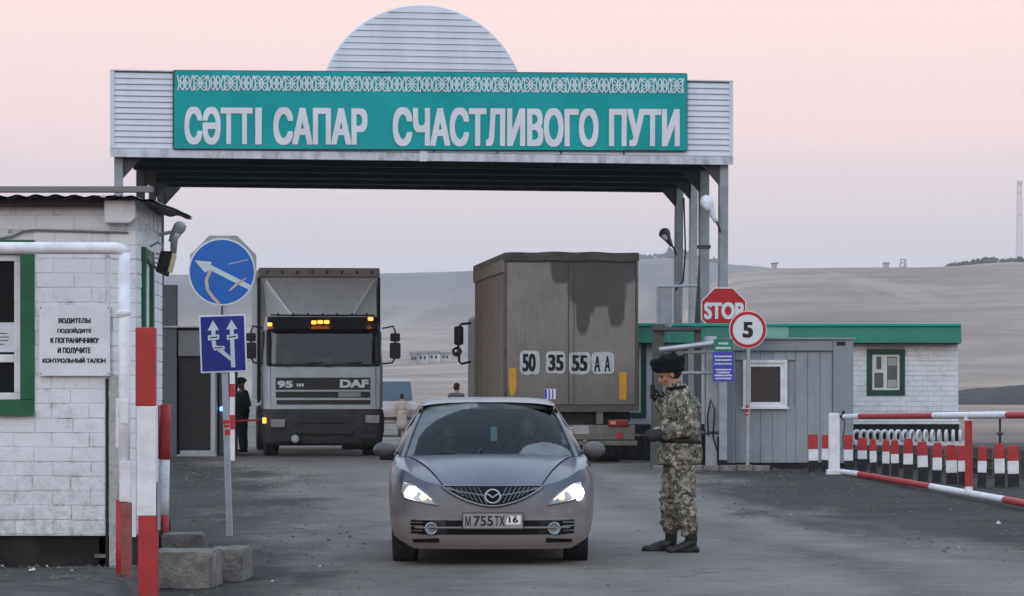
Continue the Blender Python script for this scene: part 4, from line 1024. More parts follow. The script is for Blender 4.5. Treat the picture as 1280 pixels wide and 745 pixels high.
# cabin
seatm = mat('seat_cloth', (.05, .05, .055), .9, .2, 9, .2)
b = MB(); b.grid(24, 8, lambda u, v: Vector(((u * 2 - 1) * .70, 1.16 + .55 * v, .935 + .03 * math.sin(math.pi * v) - .03 * v))); b.build('dashboard', mat('dashboard_grey', (.045, .05, .055), .7, .1, 9, .1), car, smooth=True)
for s in (-1, 1):
    so = MB(); so.bb(s * .37 - .24, s * .37 + .24, 2.35, 2.47, .55, 1.10); so.bb(s * .37 - .25, s * .37 + .25, 1.85, 2.35, .45, .58); so_ = so.build('seat', seatm, car, bevel=.06, seg=3)
    b = MB(); b.bb(s * .37 - .13, s * .37 + .13, 2.40, 2.49, 1.12, 1.30); b.build('headrest', seatm, so_, bevel=.04, seg=3)
b = MB(); b.tube([(.37 + .185 * math.cos(a), 1.72 + .06 * math.sin(a), .93 + .17 * math.sin(a)) for a in [k * math.pi / 12 for k in range(25)]], .016, 8, caps=False); b.build('steering_wheel', trim, car, smooth=True)
b = MB(); b.bb(-.72, .72, 3.0, 3.1, .5, 1.08); b.bb(-.7, .7, 1.2, 4.0, .40, .46); b.build('rear_bench', seatm, car)
fresh = thing('air_freshener', car.location + Vector((.0, 1.62, 1.10)), 'pale green air freshener hanging behind the car windscreen', 'air freshener')
b = MB(); b.bb(-.03, .03, -.006, .006, -.04, .09); b.build('card', mat('pale_green_card', (.38, .66, .58), .5, .15, 30, 0), fresh, bevel=.004)
b = MB(); b.tube([(0, 0, .09), (0, .02, .20)], .003, 5); b.bb(-.015, .015, -.004, .004, -.075, -.05); b.build('string', trim, fresh)
# ================================================================== lorries
grime = (.115, .10, .088)
cabgrey = mat('cab_grey_paint', (.34, .39, .425), .45, .10, 3, .03, dirt=(.23, .245, .25), damt=.5, dscale=2)
tarp = mat('tarpaulin_grey', (.33, .35, .355), .6, .15, 1.5, .2, 3, dirt=(.22, .225, .225), damt=.5, dscale=1.5)
lower = mat('dirty_dark_plastic', (.030, .031, .033), .7, .25, 5, .15, dirt=(.075, .07, .064), damt=.6, dscale=3)
def lorry_wheel(par, x, y, r=.50, w=.30, name='wheel'):
    b = MB(); b.lathe([(r * .58, -w / 2), (r * .93, -w / 2), (r, -w / 2 + .04), (r, w / 2 - .04), (r * .93, w / 2), (r * .58, w / 2)], 32, 'x', (x, y, r)); o = b.build(name, rubber, par, smooth=True, auto=30) if False else b.build(name, rubber, par, auto=30)
    b = MB(); s = 1 if x > 0 else -1
    b.lathe([(.0, s * .02), (.12, s * .04), (.16, -s * .02), (r * .5, s * .02), (r * .585, s * (w / 2 - .005)), (r * .585, -s * (w / 2 - .02))], 24, 'x', (x, y, r)); b.build('rim', mat('rim_grey', (.16, .155, .15), .6, .2, 6, .05, dirt=grime, damt=.7), o, smooth=True); return o

TY = 64.0; ts = sc(TY)
dl = thing('lorry', ((404.5 - 640) / ts, TY, 0), 'grey lorry facing the camera with amber roof markers and a wind deflector', 'lorry', rz=R(6.0))
X = lambda px: (px - 404.5) / ts
Z = lambda py: H - (py - HY) / ts
# cab shell: lower front panel, screen surround, roof, sides
def cab_outline(z):                                # half width and nose setback with height
    hw_ = lin([(.9, 1.20), (1.86, 1.22), (2.6, 1.17), (2.9, 1.12)], z); yb = lin([(.9, .03), (1.86, .06), (2.6, .20), (2.9, .36)], z); return hw_, yb
b = MB()
zsC = [.98, 1.1, 1.4, 1.7, 1.86, 2.1, 2.35, 2.59, 2.72, 2.86]
def cab_ring(z):
    hw_, yb = cab_outline(z); r_ = .16; pts = [(hw_, 1.95)]
    pts += [(hw_, yb + .22 + r_), (hw_ - .015, yb + .14), (hw_ - .07, yb + .055), (hw_ - .18, yb + .015), (hw_ - .45, yb + .003), (0, yb)]
    return pts + [(-x, y) for x, y in reversed(pts[:-1])]
RING = [cab_ring(z) for z in zsC]; nr = len(RING[0])
for z, rg in zip(zsC, RING): b.v += [(x, y, z) for x, y in rg]
for i in range(len(zsC) - 1):
    for k in range(nr - 1):
        z = (zsC[i] + zsC[i + 1]) / 2
        if 3 <= k <= nr - 5 and 1.86 < z < 2.59: continue            # windscreen opening
        if 1.86 < z < 2.55 and k in (0, nr - 2): continue              # side windows
        b.f.append((i * nr + k, i * nr + k + 1, (i + 1) * nr + k + 1, (i + 1) * nr + k)); b.m.append(0)
b.f.append(tuple((len(zsC) - 1) * nr + k for k in range(nr))); b.m.append(0)
b.f.append(tuple(len(b.v) - nr * len(zsC) + i * nr for i in range(len(zsC))) + tuple(i * nr + nr - 1 for i in reversed(range(len(zsC))))); b.m.append(0)
cab = b.build('cab', cabgrey, dl, auto=35)
def cabf(x, z, off=0):
    hw_, yb = cab_outline(z); e = abs(x) / hw_
    return Vector((x, yb + .015 * e ** 2 + (.10 * max(0, e - .84) / .16) ** 1.0 * (1 if e > .84 else 0) - off, z))
b = MB(); b.grid(24, 10, lambda u, v: cabf((u * 2 - 1) * 1.10, 1.86 + .73 * v, -.01)); 
ws_ = b.build('windscreen', glass('lorry_glass', (.20, .26, .26), .9, .03, 1.55), cab, smooth=True)
b = MB(); b.tube([cabf((k / 12 * 2 - 1) * 1.12, 1.87, .012) for k in range(13)], .03, 6); b.tube([cabf((k / 12 * 2 - 1) * 1.10, 2.58, .012) for k in range(13)], .03, 6)
for s in (-1, 1): b.tube([cabf(s * 1.10, 1.87 + .71 * k / 6, .015) for k in range(7)], .05, 6)
b.build('screen_seal', black, ws_, smooth=True)
for x0 in (-.75, .05):
    b = MB(); b.tube([cabf(x0, 1.84, .03), cabf(x0 + .35, 1.90, .035), cabf(x0 + .72, 1.93, .03)], .012, 5); b.build('wiper', black, ws_)
for s in (-1, 1):
    b = MB(); b.bb(s * 1.19 - .006, s * 1.19 + .006, .42, 1.5, 1.88, 2.54); b.build('side_window', darkglass, cab)
b = MB(); b.bb(-1.08, 1.08, .9, 1.9, 1.9, 2.4); b.bb(-1.0, 1.0, .35, .6, 1.70, 1.84); b.build('cab_interior', mat('cab_inside', (.025, .028, .03), .9, .3, 5, 0), cab)
b = MB(); b.bb(-.15, .18, .42, .45, 1.90, 2.02); b.build('dash_card', mat('dash_card_blue', (.25, .34, .36), .6, .1, 6, 0), cab)
b = MB(); b.bb(-.82, -.60, .55, .62, 1.88, 2.22); b.build('hanging_vest', mat('green_vest', (.10, .30, .20), .7, .2, 6, 0), cab)
# sun visor with amber markers
b = MB(); b.grid(24, 5, lambda u, v: cabf((u * 2 - 1) * 1.12, 2.58 + .02 + .25 * v, .20 * (1 - v) ** 1.3 + .04)); b.grid(24, 5, lambda u, v: cabf((u * 2 - 1) * 1.12, 2.58 + .02 + .25 * v, .20 * (1 - v) ** 1.3 + .01)); vis = b.build('sun_visor', mat('visor_dark', (.016, .017, .019), .35, .15, 5, 0), cab, smooth=True)
for px, py, w_ in ((337.5, 405.5, .045), (392.5, 403, .05), (400.5, 402.5, .052), (408.5, 402.5, .052), (463.5, 398.5, .05)):
    c = cabf(X(px), Z(py), .26); c.z = Z(py)
    b = MB(); b.bb(c.x - w_, c.x + w_, c.y - .02, c.y + .06, c.z - .035, c.z + .035); b.build('marker_lamp', amber, vis, bevel=.015)
# grille panel strips with the maker's letters
strip_m = mat('grille_black', (.014, .015, .016), .5, .15, 8, .05)
def front_strip(x0, x1, z0, z1, m, name, off=.012, par=None):
    b = MB(); b.grid(12, 3, lambda u, v: cabf(x0 + (x1 - x0) * u, z0 + (z1 - z0) * v, off)); return b.build(name, m, par or cab, smooth=True)
g1 = front_strip(X(345), X(463), Z(487), Z(472), strip_m, 'grille_strip')
g2 = front_strip(X(345), X(463), Z(497), Z(489.5), strip_m, 'grille_strip'); g3 = front_strip(X(346), X(463), Z(505.5), Z(500), strip_m, 'grille_strip')
for par, zc_ in ((g2, Z(493.5)),):
    front_strip(X(423), X(451), Z(496.3), Z(490.3), mat('grille_plate', (.20, .21, .22), .5, .1, 5, 0), 'grille_plate', .018, par)
lt = mat('lorry_letter', (.50, .53, .55), .4, .1, 6, 0)
tf = lambda x, y, z: cabf(x, z, .018) + Vector((0, y, 0))
text('DAF', (X(425), X(461), Z(484.5), Z(474.5)), lt, g1, bold=.045, thick=.006, fn=tf); text('95', (X(347), X(366), Z(484.5), Z(476)), lt, g1, bold=.045, thick=.006, fn=tf)
b = MB()
for k in range(3): b.add([tf(X(371 + 3.2 * k + dx), -.004, Z(zz)) for dx, zz in ((0, 483), (2.4, 483), (2.4, 479.5), (0, 479.5))], [(0, 1, 2, 3)])
b.build('model_mark', lt, g1)
# panel lines and corner deflectors
for s in (-1, 1):
    b = MB(); b.tube([cabf(s * 1.06, 1.0 + .85 * k / 8, .004) for k in range(9)], .008, 5); b.build('panel_gap', strip_m, cab)
    b = MB(); b.bb(s * 1.215 - .005, s * 1.225 + .004, .55, 1.7, 1.0, 1.84); b.build('door', cabgrey, cab)
    b = MB(); b.bb(s * 1.235 - .01, s * 1.235 + .02, 1.35, 1.55, 1.66, 1.70); b.build('door_handle', black, cab)
# bumper and steps
bp = MB(); hb = []
for z, hw_, yb in ((.24, 1.14, .10), (.30, 1.20, .02), (.55, 1.24, -.04), (.80, 1.245, -.05), (.97, 1.22, -.01)):
    pts = [(hw_, 1.25), (hw_, yb + .28), (hw_ - .05, yb + .12), (hw_ - .16, yb + .03), (hw_ - .5, yb), (0, yb)]; hb.append([(x, y, z) for x, y in pts + [(-x, y) for x, y in reversed(pts[:-1])]])
n_ = len(hb[0])
for rg in hb: bp.v += rg
for i in range(4):
    for k in range(n_ - 1): bp.f.append((i * n_ + k, i * n_ + k + 1, (i + 1) * n_ + k + 1, (i + 1) * n_ + k)); bp.m.append(0)
bp.f.append(tuple(4 * n_ + k for k in range(n_))); bp.m.append(0)
bpo = bp.build('bumper', lower, dl, auto=35)
for (a, c, y0, y1, mt, nm) in ((339, 356, 534, 524, mat('lorry_lamp', (.22, .23, .23), .2, .1, 6, 0), 'headlight'), (457, 474, 529, 519, MATS['lorry_lamp'], 'headlight'), (374, 436, 529, 520, strip_m, 'bumper_slot'), (372, 440, 543, 537, strip_m, 'bumper_slot'), (344, 366, 552, 546, strip_m, 'fog_recess'), (450, 470, 549, 543, strip_m, 'fog_recess')):
    b = MB(); z0, z1 = Z(y0), Z(y1); b.prism([(X(a), z0), (X(c), z0), (X(c) + .01, z1), (X(a) - .01, z1)], -.075, .2); b.build(nm, mt, bpo, bevel=.012)
b = MB(); b.lathe([(.085, .02), (.085, -.03), (.06, -.045), (.0, -.035)], 16, 'y', (X(369), -.05, Z(548.5))); b.build('spot_lamp', mat('spot_glass', (.28, .30, .30), .2, .1, 6, 0), bpo, smooth=True)
b = MB(); b.bb(X(328.5), X(333), -.02, .1, Z(529), Z(522)); b.build('side_marker', amber, bpo, bevel=.01)
b = MB(); b.bb(-1.0, 1.0, .3, 1.4, .32, .6); b.build('axle_shade_block', black, dl)  # black box added under the cab to stand in for shade round the axle
# mirrors
for s in (-1, 1):
    x0 = 1.22 * s; b = MB()
    b.tube([(x0, .35, 2.62), (x0 + s * .20, .18, 2.66), (x0 + s * .24, .15, 2.55), (x0 + s * .24, .15, 2.02), (x0 + s * .18, .18, 1.92), (x0, .3, 1.90)], .018, 6)
    ma_ = b.build('mirror_arm', black, cab, smooth=True)
    b = MB(); b.bb(x0 + s * .24 - .11, x0 + s * .24 + .11, .13, .24, 2.0, 2.33); b.build('mirror', black, ma_, bevel=.04, seg=3)
    b = MB(); b.bb(x0 + s * .24 - .10, x0 + s * .24 + .10, .14, .24, 2.35, 2.52); b.build('mirror', black, ma_, bevel=.035, seg=3)
# deflector
defl = mat('deflector_grey', (.42, .46, .48), .4, .08, 2, .02, dirt=(.28, .30, .31), damt=.4)
b = MB()
zt_, zb_ = 3.62, 2.88
b.add([(-.62, .50, zb_), (.60, .50, zb_), (1.10, 1.62, zt_), (-1.10, 1.62, zt_)], [(0, 1, 2, 3)])
do_ = b.build('wind_deflector', defl, dl)
for s in (-1, 1):
    b = MB(); b.grid(8, 8, lambda u, v: Vector((s * .61, .50, zb_)).lerp(Vector((s * 1.10, 1.62, zt_)), v).lerp(Vector((s * 1.12, .75, zb_)).lerp(Vector((s * 1.16, 1.66, zt_ - .05)), v), u) + Vector((0, .05 * math.sin(math.pi * u), 0))); b.build('deflector_wing', defl, do_, smooth=True)
    b = MB(); b.tube([(s * .61, .49, zb_), (s * .86, 1.05, (zb_ + zt_) / 2), (s * 1.10, 1.61, zt_)], .022, 6); b.build('deflector_edge', mat('deflector_light_edge', (.60, .63, .64), .4, .06, 5, 0), do_)
b = MB(); b.tube([(-1.05, .45, 2.89), (1.05, .45, 2.89)], .015, 6)
for k in range(7): b.tube([(-.9 + .3 * k, .45, 2.86), (-.9 + .3 * k, .45, 2.93)], .02, 6)
b.build('roof_rail', black, dl)
# box body behind
b = MB(); b.bb(-1.24, 1.24, 1.95, 9.0, 1.15, 3.70); bx = b.build('box_body', tarp, dl, bevel=.02)
b = MB(); b.bb(-1.26, 1.26, 1.92, 9.02, 3.702, 3.90); tr = b.build('roof_cap', mat('cap_grey', (.22, .22, .215), .6, .2, 2, .1, dirt=grime, damt=.5), bx, bevel=.03)
for k in range(8):
    b = MB(); b.bb(-1.1 + .31 * k, -1.06 + .31 * k, 1.905, 1.92, 3.78, 3.84); b.build('rivet_plate', black, tr)
for s in (-1, 1):
    b = MB(); b.bb(s * 1.25 - .04, s * 1.25 + .02, 1.91, 2.0, 1.1, 3.70); b.build('corner_post', lower, bx)
b = MB(); b.bb(-.45, .45, 1.3, 8.8, .75, 1.05); b.build('chassis', black, dl)
for x in (-1.02, 1.02): lorry_wheel(dl, x, 1.40)
for x in (-.95, .95): lorry_wheel(dl, x, 6.4, w=.5)
b = MB()
for s in (-1, 1): b.grid(12, 2, lambda u, v: Vector((s * (.82 + .38 * v), 1.40 + .60 * math.cos(math.pi * u), .52 + .58 * math.sin(math.pi * u))))
b.build('wheel_arch', black, dl)

# ---------------------------------------------------------------- the lorry seen from behind
BY = 59.0; bs = sc(BY)
rl = thing('lorry', ((714 - 640) / bs, BY, 0), 'mud brown box lorry seen from behind with hand painted numbers on its doors', 'lorry', rz=R(5.3))
X = lambda px: (px - 714) / bs
Z = lambda py: H - (py - HY) / bs
muddy, n, l, p = newmat('muddy_box'); p.inputs['Roughness'].default_value = .75
t_ = n.new('ShaderNodeTexCoord'); so_ = n.new('ShaderNodeSeparateXYZ'); l.new(t_.outputs['Object'], so_.inputs[0])
def onoise(sc_, det=6, st=(1, 1, 1), r_=.65):
    m_ = n.new('ShaderNodeMapping'); m_.inputs['Scale'].default_value = st; z_ = n.new('ShaderNodeTexNoise'); z_.inputs['Scale'].default_value = sc_; z_.inputs['Detail'].default_value = det; z_.inputs['Roughness'].default_value = r_
    l.new(t_.outputs['Object'], m_.inputs[0]); l.new(m_.outputs[0], z_.inputs['Vector']); return z_.outputs['Fac']
c = mixc(n, l, maprange(n, l, onoise(1.3), .35, .65), (.155, .140, .122), (.215, .196, .172))
c = mixc(n, l, maprange(n, l, onoise(6, 6, (3.5, 1, .22)), .50, .70, 0, .75), c, (.205, .205, .20))
c = mixc(n, l, maprange(n, l, onoise(5, 6, (4, 1, .3)), .55, .72, 0, .5), c, (.075, .068, .06))
wob = maprange(n, l, onoise(5, 4), .3, .7, -.16, .16)
def blob(cx_, cz_, rx, rz_):
    a = math_(n, l, 'DIVIDE', math_(n, l, 'SUBTRACT', so_.outputs[0], cx_), rx); b_ = math_(n, l, 'DIVIDE', math_(n, l, 'SUBTRACT', so_.outputs[2], cz_), rz_)
    d_ = math_(n, l, 'ADD', math_(n, l, 'POWER', math_(n, l, 'ABSOLUTE', a), 3.0), math_(n, l, 'POWER', math_(n, l, 'ABSOLUTE', b_), 3.0))
    return maprange(n, l, math_(n, l, 'ADD', d_, wob), .70, 1.15, 1, 0)
wet = None
for (px, py, rx, ry) in ((756, 335, 46, 22), (747, 362, 38, 22), (729, 382, 9, 38), (771, 372, 11, 38), (702, 335, 14, 20), (733, 360, 14, 36)):
    q = blob(X(px), Z(py), rx / bs, ry / bs); wet = q if wet is None else math_(n, l, 'MAXIMUM', wet, q)
rear_only = maprange(n, l, so_.outputs[1], .05, .08, 1, 0)
c = mixc(n, l, math_(n, l, 'MULTIPLY', math_(n, l, 'MULTIPLY', wet, rear_only), .85), c, (.052, .049, .046))
c = mixc(n, l, maprange(n, l, so_.outputs[2], 1.1, 2.2, .55, 0), c, (.120, .102, .084))
l.new(c, p.inputs['Base Color']); bumpn(n, l, onoise(14, 6), p, .25, .01)
HB = 3.93; FB = Z(508)
side_m = mat('muddy_side', (.215, .178, .150), .8, .22, 1.2, .15, dirt=(.105, .088, .072), damt=.6, dscale=1.2, stretch=(1, 1, .5))
b = MB(); b.bb(-1.235, 1.235, .05, 7.0, FB, HB - .10); box = b.build('box_body', side_m, rl, bevel=.012)
for a, c_ in ((-1.21, -.055), (-.043, 1.21)):
    b = MB(); b.bb(a, c_, .0, .048, FB + .03, HB - .16); d_ = b.build('rear_door', muddy, box, bevel=.008)
b = MB(); b.grid(26, 6, lambda u, v: Vector(((u * 2 - 1) * 1.27, -.035 + .02 * math.cos(u * 9) * .4 - .0 * v, HB - .15 + .16 * v + .02 * (1 - (u * 2 - 1) ** 2) + .008 * math.sin(u * 21))))
b.bb(-1.265, 1.265, -.02, 7.05, HB - .09, HB + .005)
b.build('roof_cap', mat('dark_roof_cap', (.055, .050, .046), .6, .25, 3, .2, dirt=grime, damt=.5), box)
b = MB(); b.bb(-1.27, -1.237, -.01, 7.02, HB - .34, HB - .10); b.build('side_rail', side_m, box)
for s in (-1, 1):
    b = MB(); b.bb(s * 1.235 - .02, s * 1.235 + .02, -.012, .06, FB, HB - .15); b.build('corner_post', mat('post_mud', (.09, .082, .072), .7, .2, 4, .1), box)
    for zz in (1.35, 2.1, 2.9, 3.5):
        b = MB(); b.lathe([(.022, -.05), (.022, .05)], 8, 'z', (s * 1.235, -.02, zz)); b.build('hinge', MATS['post_mud'], box)
    b = MB(); b.tube([(s * .16, -.02, FB + .02), (s * .16, -.02, HB - .2)], .010, 6) if s > 9 else b.tube([(s * .05, -.008, FB + .05), (s * .05, -.008, HB - .2)], .006, 5); b.build('lock_rod', MATS['post_mud'], box)
for k in range(9):
    b = MB(); b.bb(-1.262, -1.237, .4 + .75 * k, .46 + .75 * k, FB, HB - .36); b.build('side_rib', side_m, box)
b = MB(); b.bb(-1.26, 1.26, -.03, .1, FB - .10, FB + .018); b.build('sill_beam', MATS['post_mud'], rl)
# numbers on wiped patches
wipe = mat('wiped_patch', (.44, .47, .47), .6, .15, 7, .03, dirt=(.24, .23, .22), damt=.7, dscale=9)
ink = mat('number_black', (.014, .014, .015), .6, .2, 9, 0)
def wipe_patch(x0, x1, z0, z1, k):
    b = MB(); cx_, cz_ = (x0 + x1) / 2, (z0 + z1) / 2; pts = []
    for i in range(40):
        a = 2 * math.pi * i / 40; c_, s_ = math.cos(a), math.sin(a); f = (abs(c_) ** 6 + abs(s_) ** 6) ** (-1 / 6)
        f *= 1 + .07 * mnoise.noise(Vector((c_ * 2, s_ * 2, k * 3.3)))
        pts.append((cx_ + c_ * f * (x1 - x0) / 2, cz_ + s_ * f * (z1 - z0) / 2))
    b.prism(pts, -.0045, -.001); return b.build('number_patch', wipe, box)
for k, (s, a, c_, y0, y1, ta, tb_) in enumerate((('50', 649.5, 674.5, 438, 468, 652.5, 669.5), ('35', 682, 706.5, 439, 467, 685, 704.5), ('55', 711, 738, 440, 467.5, 714.5, 734.5), ('АА', 739.5, 768, 440, 467, 743.5, 764))):
    w_ = wipe_patch(X(a), X(c_), Z(y1), Z(y0), k)
    if s == 'АА':
        text('А', (X(743), X(750.5), Z(464.5), Z(445)), ink, w_, y=-.0052, bold=.02, bx_=.05, thick=.001); text('А', (X(756), X(763), Z(464.5), Z(445)), ink, w_, y=-.0052, bold=.02, bx_=.05, thick=.001)
    else: text(s, (X(ta), X(tb_), Z(y1 - 3.5), Z(y0 + 4)), ink, w_, y=-.0052, bold=.02, bx_=.06, thick=.001)
org_ = mat('amber_reflector', (.52, .27, .025), .45, .12, 8, 0, dirt=(.25, .17, .06), damt=.5)
b = MB(); b.prism([(X(635.5), Z(460.5)), (X(645), Z(460.5)), (X(645), Z(486)), (X(642), Z(494)), (X(638), Z(495)), (X(636), Z(486))], -.006, -.001); b.build('reflector', org_, box)
b = MB(); b.bb(X(774.5), X(783.5), -.006, -.001, Z(499.5), Z(465.5)); b.build('reflector', org_, box)
b = MB(); b.bb(X(680), X(694.5), -.004, -.001, Z(499), Z(486)); stk = b.build('sticker', mat('sticker_white', (.62, .64, .72), .5, .05, 6, 0), box)
for a, c_ in ((680.3, 683.3), (685.5, 687.2), (690, 691.5)):
    b = MB(); b.bb(X(a), X(c_), -.0055, -.0042, Z(498.5), Z(486.5)); b.build('sticker_bar', mat('sticker_blue', (.03, .04, .26), .5, .05, 6, 0), stk)
# underrun, lamps, plate, wheels
bm_ = mat('bumper_mud', (.15, .135, .118), .75, .22, 4, .15, dirt=(.09, .08, .07), damt=.5)
b = MB(); b.bb(-.45, .45, .2, 7, .72, 1.0); b.bb(-1.15, 1.15, .35, .5, .80, .98); b.build('chassis', black, rl)
for a in (746, 650):
    b = MB(); b.bb(X(a), X(a + 8), -.01, .3, Z(530), FB - .105); b.build('hanger', bm_, rl)
b = MB(); b.bb(-1.2, 1.2, .0, .07, Z(550), Z(531)); b.build('underrun_bar', bm_, rl, bevel=.015)
b = MB(); b.bb(-1.24, 1.24, -.03, .06, Z(557), Z(551)); b.build('lower_bar', bm_, rl, bevel=.012)
tl = mat('tail_lamp_red', (.22, .018, .016), .25, .15, 6, 0, dirt=(.12, .06, .05), damt=.5)
for s in (-1, 1):
    b = MB(); c_ = X(773); b.bb(s * c_ - .19, s * c_ + .19, -.05, .1, Z(533), Z(524.5)); t0 = b.build('tail_lamp', tl, rl, bevel=.02)
    b = MB(); b.bb(s * c_ - .15, s * c_ - .05, -.056, -.051, Z(530.5), Z(526.5)); b.build('lamp_segment', mat('lamp_pink', (.5, .25, .2), .3, .1, 6, 0), t0)
    b = MB(); q = X(774.5); b.prism([(s * q - .07, Z(547)), (s * q + .07, Z(547)), (s * q, Z(539))], -.02, -.004); b.build('triangle_reflector', mat('triangle_red', (.45, .02, .03), .3, .1, 6, 0), rl)
    b = MB(); q = X(761); b.bb(s * q - .19, s * q + .19, .45, .47, Z(570), Z(557)); b.build('mudflap', rubber, rl)
    for yy in (1.5,): lorry_wheel(rl, s * .80, yy, .48, .58)
    lorry_wheel(rl, s * 1.0, 8.4, .48)
b = MB(); b.bb(X(716), X(736), -.008, -.001, Z(542.5), Z(532)); b.build('number_plate', mat('pale_plate', (.34, .34, .33), .6, .12, 6, 0), rl)
b = MB(); b.bb(X(706), X(716), -.06, -.005, Z(546), Z(534)); b.build('plate_lamp', chrome, rl, bevel=.01)
# its cab, ahead of the box, and the mirror that shows past the side
b = MB(); b.bb(-1.22, 1.22, 7.25, 9.1, .9, 2.95); b.build('cab', cabgrey, rl, bevel=.12, seg=3)
def P(px, py, Yw):                                 # photo point at depth Yw into this lorry's frame
    v = at(px, py, Yw) - rl.location; a = R(5.3); return Vector((v.x * math.cos(a) + v.y * math.sin(a), -v.x * math.sin(a) + v.y * math.cos(a), v.z))
b = MB(); b.tube([P(590, 404, 67), P(577, 405, 67), P(574, 408, 67), P(573, 430, 67), P(574, 452, 67), P(577, 455, 67), P(589, 452, 67)], .03, 6); ma_ = b.build('mirror_arm', black, rl, smooth=True)
c_ = P(573.5, 419.5, 66.9); b = MB(); b.bb(c_.x - .10, c_.x + .10, c_.y - .04, c_.y + .06, c_.z - .20, c_.z + .20); b.build('mirror', black, ma_, bevel=.05, seg=3)
c_ = P(571, 439.5, 66.9); b = MB(); b.lathe([(.02, -.09), (.08, -.075), (.11, -.02), (.10, .05), (.03, .09)], 16, 'y', c_); b.build('wide_angle_mirror', mat('mirror_chrome', (.25, .26, .28), .12, .05, 5, 0, metal=.9), ma_, smooth=True)
# ---------------------------------------------------------------- van far behind
vb = at(492.5, 541, 123); van = thing('van', (vb.x, 123, vb.z), 'pale minibus with one lit headlight, partly behind the facing lorry', 'van', rz=R(10))
vs_ = sc(123)
vm_ = mat('van_white', (.33, .29, .28), .5, .1, 3, 0, dirt=(.30, .20, .18), damt=.6)
b = MB(); b.prism([(0, .35), (-.02, .9), (.15, 1.1), (.75, 1.25), (1.35, 2.0), (1.7, 2.12), (4.8, 2.12), (4.95, 1.9), (5, .4)], -.95, .95, 'x'); b.build('body', vm_, van, bevel=.09, seg=3)
b = MB(); b.prism([(.74, 1.27), (1.30, 1.98), (1.27, 1.99), (.70, 1.27)], -.82, .82, 'x'); b.build('windscreen', mat('van_screen', (.035, .06, .08), .35, .1, 3, 0), van)
b = MB(); b.bb(-.7, .7, -.045, .0, .5, .62); b.build('bumper', trim, van)
for s in (-1, 1):
    b = MB(); b.bb(s * .70 - .16, s * .70 + .16, -.05, .12, .74, .92); b.build('headlight', emit('van_headlight', (.75, .85, 1.0), 5) if s < 0 else MATS['lorry_lamp'], van, bevel=.03)
    for y in (.95, 3.9): lorry_wheel(van, s * .82, y, .34, .2)
b = MB(); b.bb(-.86, -.54, -.05, .1, .60, .70); b.build('indicator', emit('van_indicator', (1, .72, .35), 4), van, bevel=.02)
# ================================================================== people
def seg(b, p0, p1, r0, r1, n=14, sx=1.0, up=None):
    """closed tapered limb with rounded ends"""
    p0, p1 = Vector(p0), Vector(p1); d = p1 - p0; L_ = d.length; d.normalize()
    u = Vector((1, 0, 0)) if abs(d.x) < .8 else Vector((0, 1, 0)); a = (u - d * u.dot(d)).normalized(); c = d.cross(a)
    prof = []
    for k in range(4): t = math.pi / 2 * k / 4; prof.append((-r0 * math.cos(t), max(r0 * math.sin(t), .001)))
    for k in range(5): prof.append((L_ * k / 4, r0 + (r1 - r0) * k / 4))
    for k in range(1, 5): t = math.pi / 2 * k / 4; prof.append((L_ + r1 * math.sin(t), max(r1 * math.cos(t), .001)))
    vs = [p0 + d * h + (a * math.cos(2 * math.pi * k / n) * sx + c * math.sin(2 * math.pi * k / n)) * r for h, r in prof for k in range(n)]
    m = len(prof); fs = [(i * n + k, i * n + (k + 1) % n, (i + 1) * n + (k + 1) % n, (i + 1) * n + k) for i in range(m - 1) for k in range(n)]
    fs += [tuple(range(n - 1, -1, -1)), tuple((m - 1) * n + k for k in range(n))]; b.add(vs, fs)
def ell(b, c, r, rx=0, n=16, m=10):
    """closed ellipsoid, tipped about x"""
    M3 = Matrix.Rotation(rx, 3, 'X'); vs = []; c = Vector(c)
    for i in range(m + 1):
        t = math.pi * i / m; s = max(math.sin(t), .002)
        vs += [c + M3 @ Vector((r[0] * s * math.cos(2 * math.pi * k / n), r[1] * s * math.sin(2 * math.pi * k / n), r[2] * math.cos(t))) for k in range(n)]
    fs = [(i * n + k, i * n + (k + 1) % n, (i + 1) * n + (k + 1) % n, (i + 1) * n + k) for i in range(m) for k in range(n)]
    fs += [tuple(range(n - 1, -1, -1)), tuple(m * n + k for k in range(n))]; b.add(vs, fs)
def fuse(b, name, m, parent, vox=.012, sm=4, fold=0, fscale=.12, seed=0):
    """melt the closed shapes into one continuous skin"""
    me = b.mesh('shape', m); o = link('shape', me)
    r_ = o.modifiers.new('r', 'REMESH'); r_.mode = 'VOXEL'; r_.voxel_size = vox
    s = o.modifiers.new('s', 'SMOOTH'); s.factor = .5; s.iterations = sm
    me2 = evaluated(o, name)
    if fold:
        nr = [v.normal.copy() for v in me2.vertices]
        for v, nn in zip(me2.vertices, nr):
            q = v.co / fscale + Vector((seed, 0, 0)); q.z *= 1.7
            v.co += nn * fold * (mnoise.noise(q) + .5 * mnoise.noise(q * 2.3) - .15)
    me2.shade_smooth()
    if not me2.materials: me2.materials.append(m)
    return link(name, me2, parent)
skin_m = mat('skin', (.36, .19, .13), .55, .12, 14, .05, 60)
hair_m = mat('dark_hair', (.018, .014, .012), .8, .3, 20, .3)
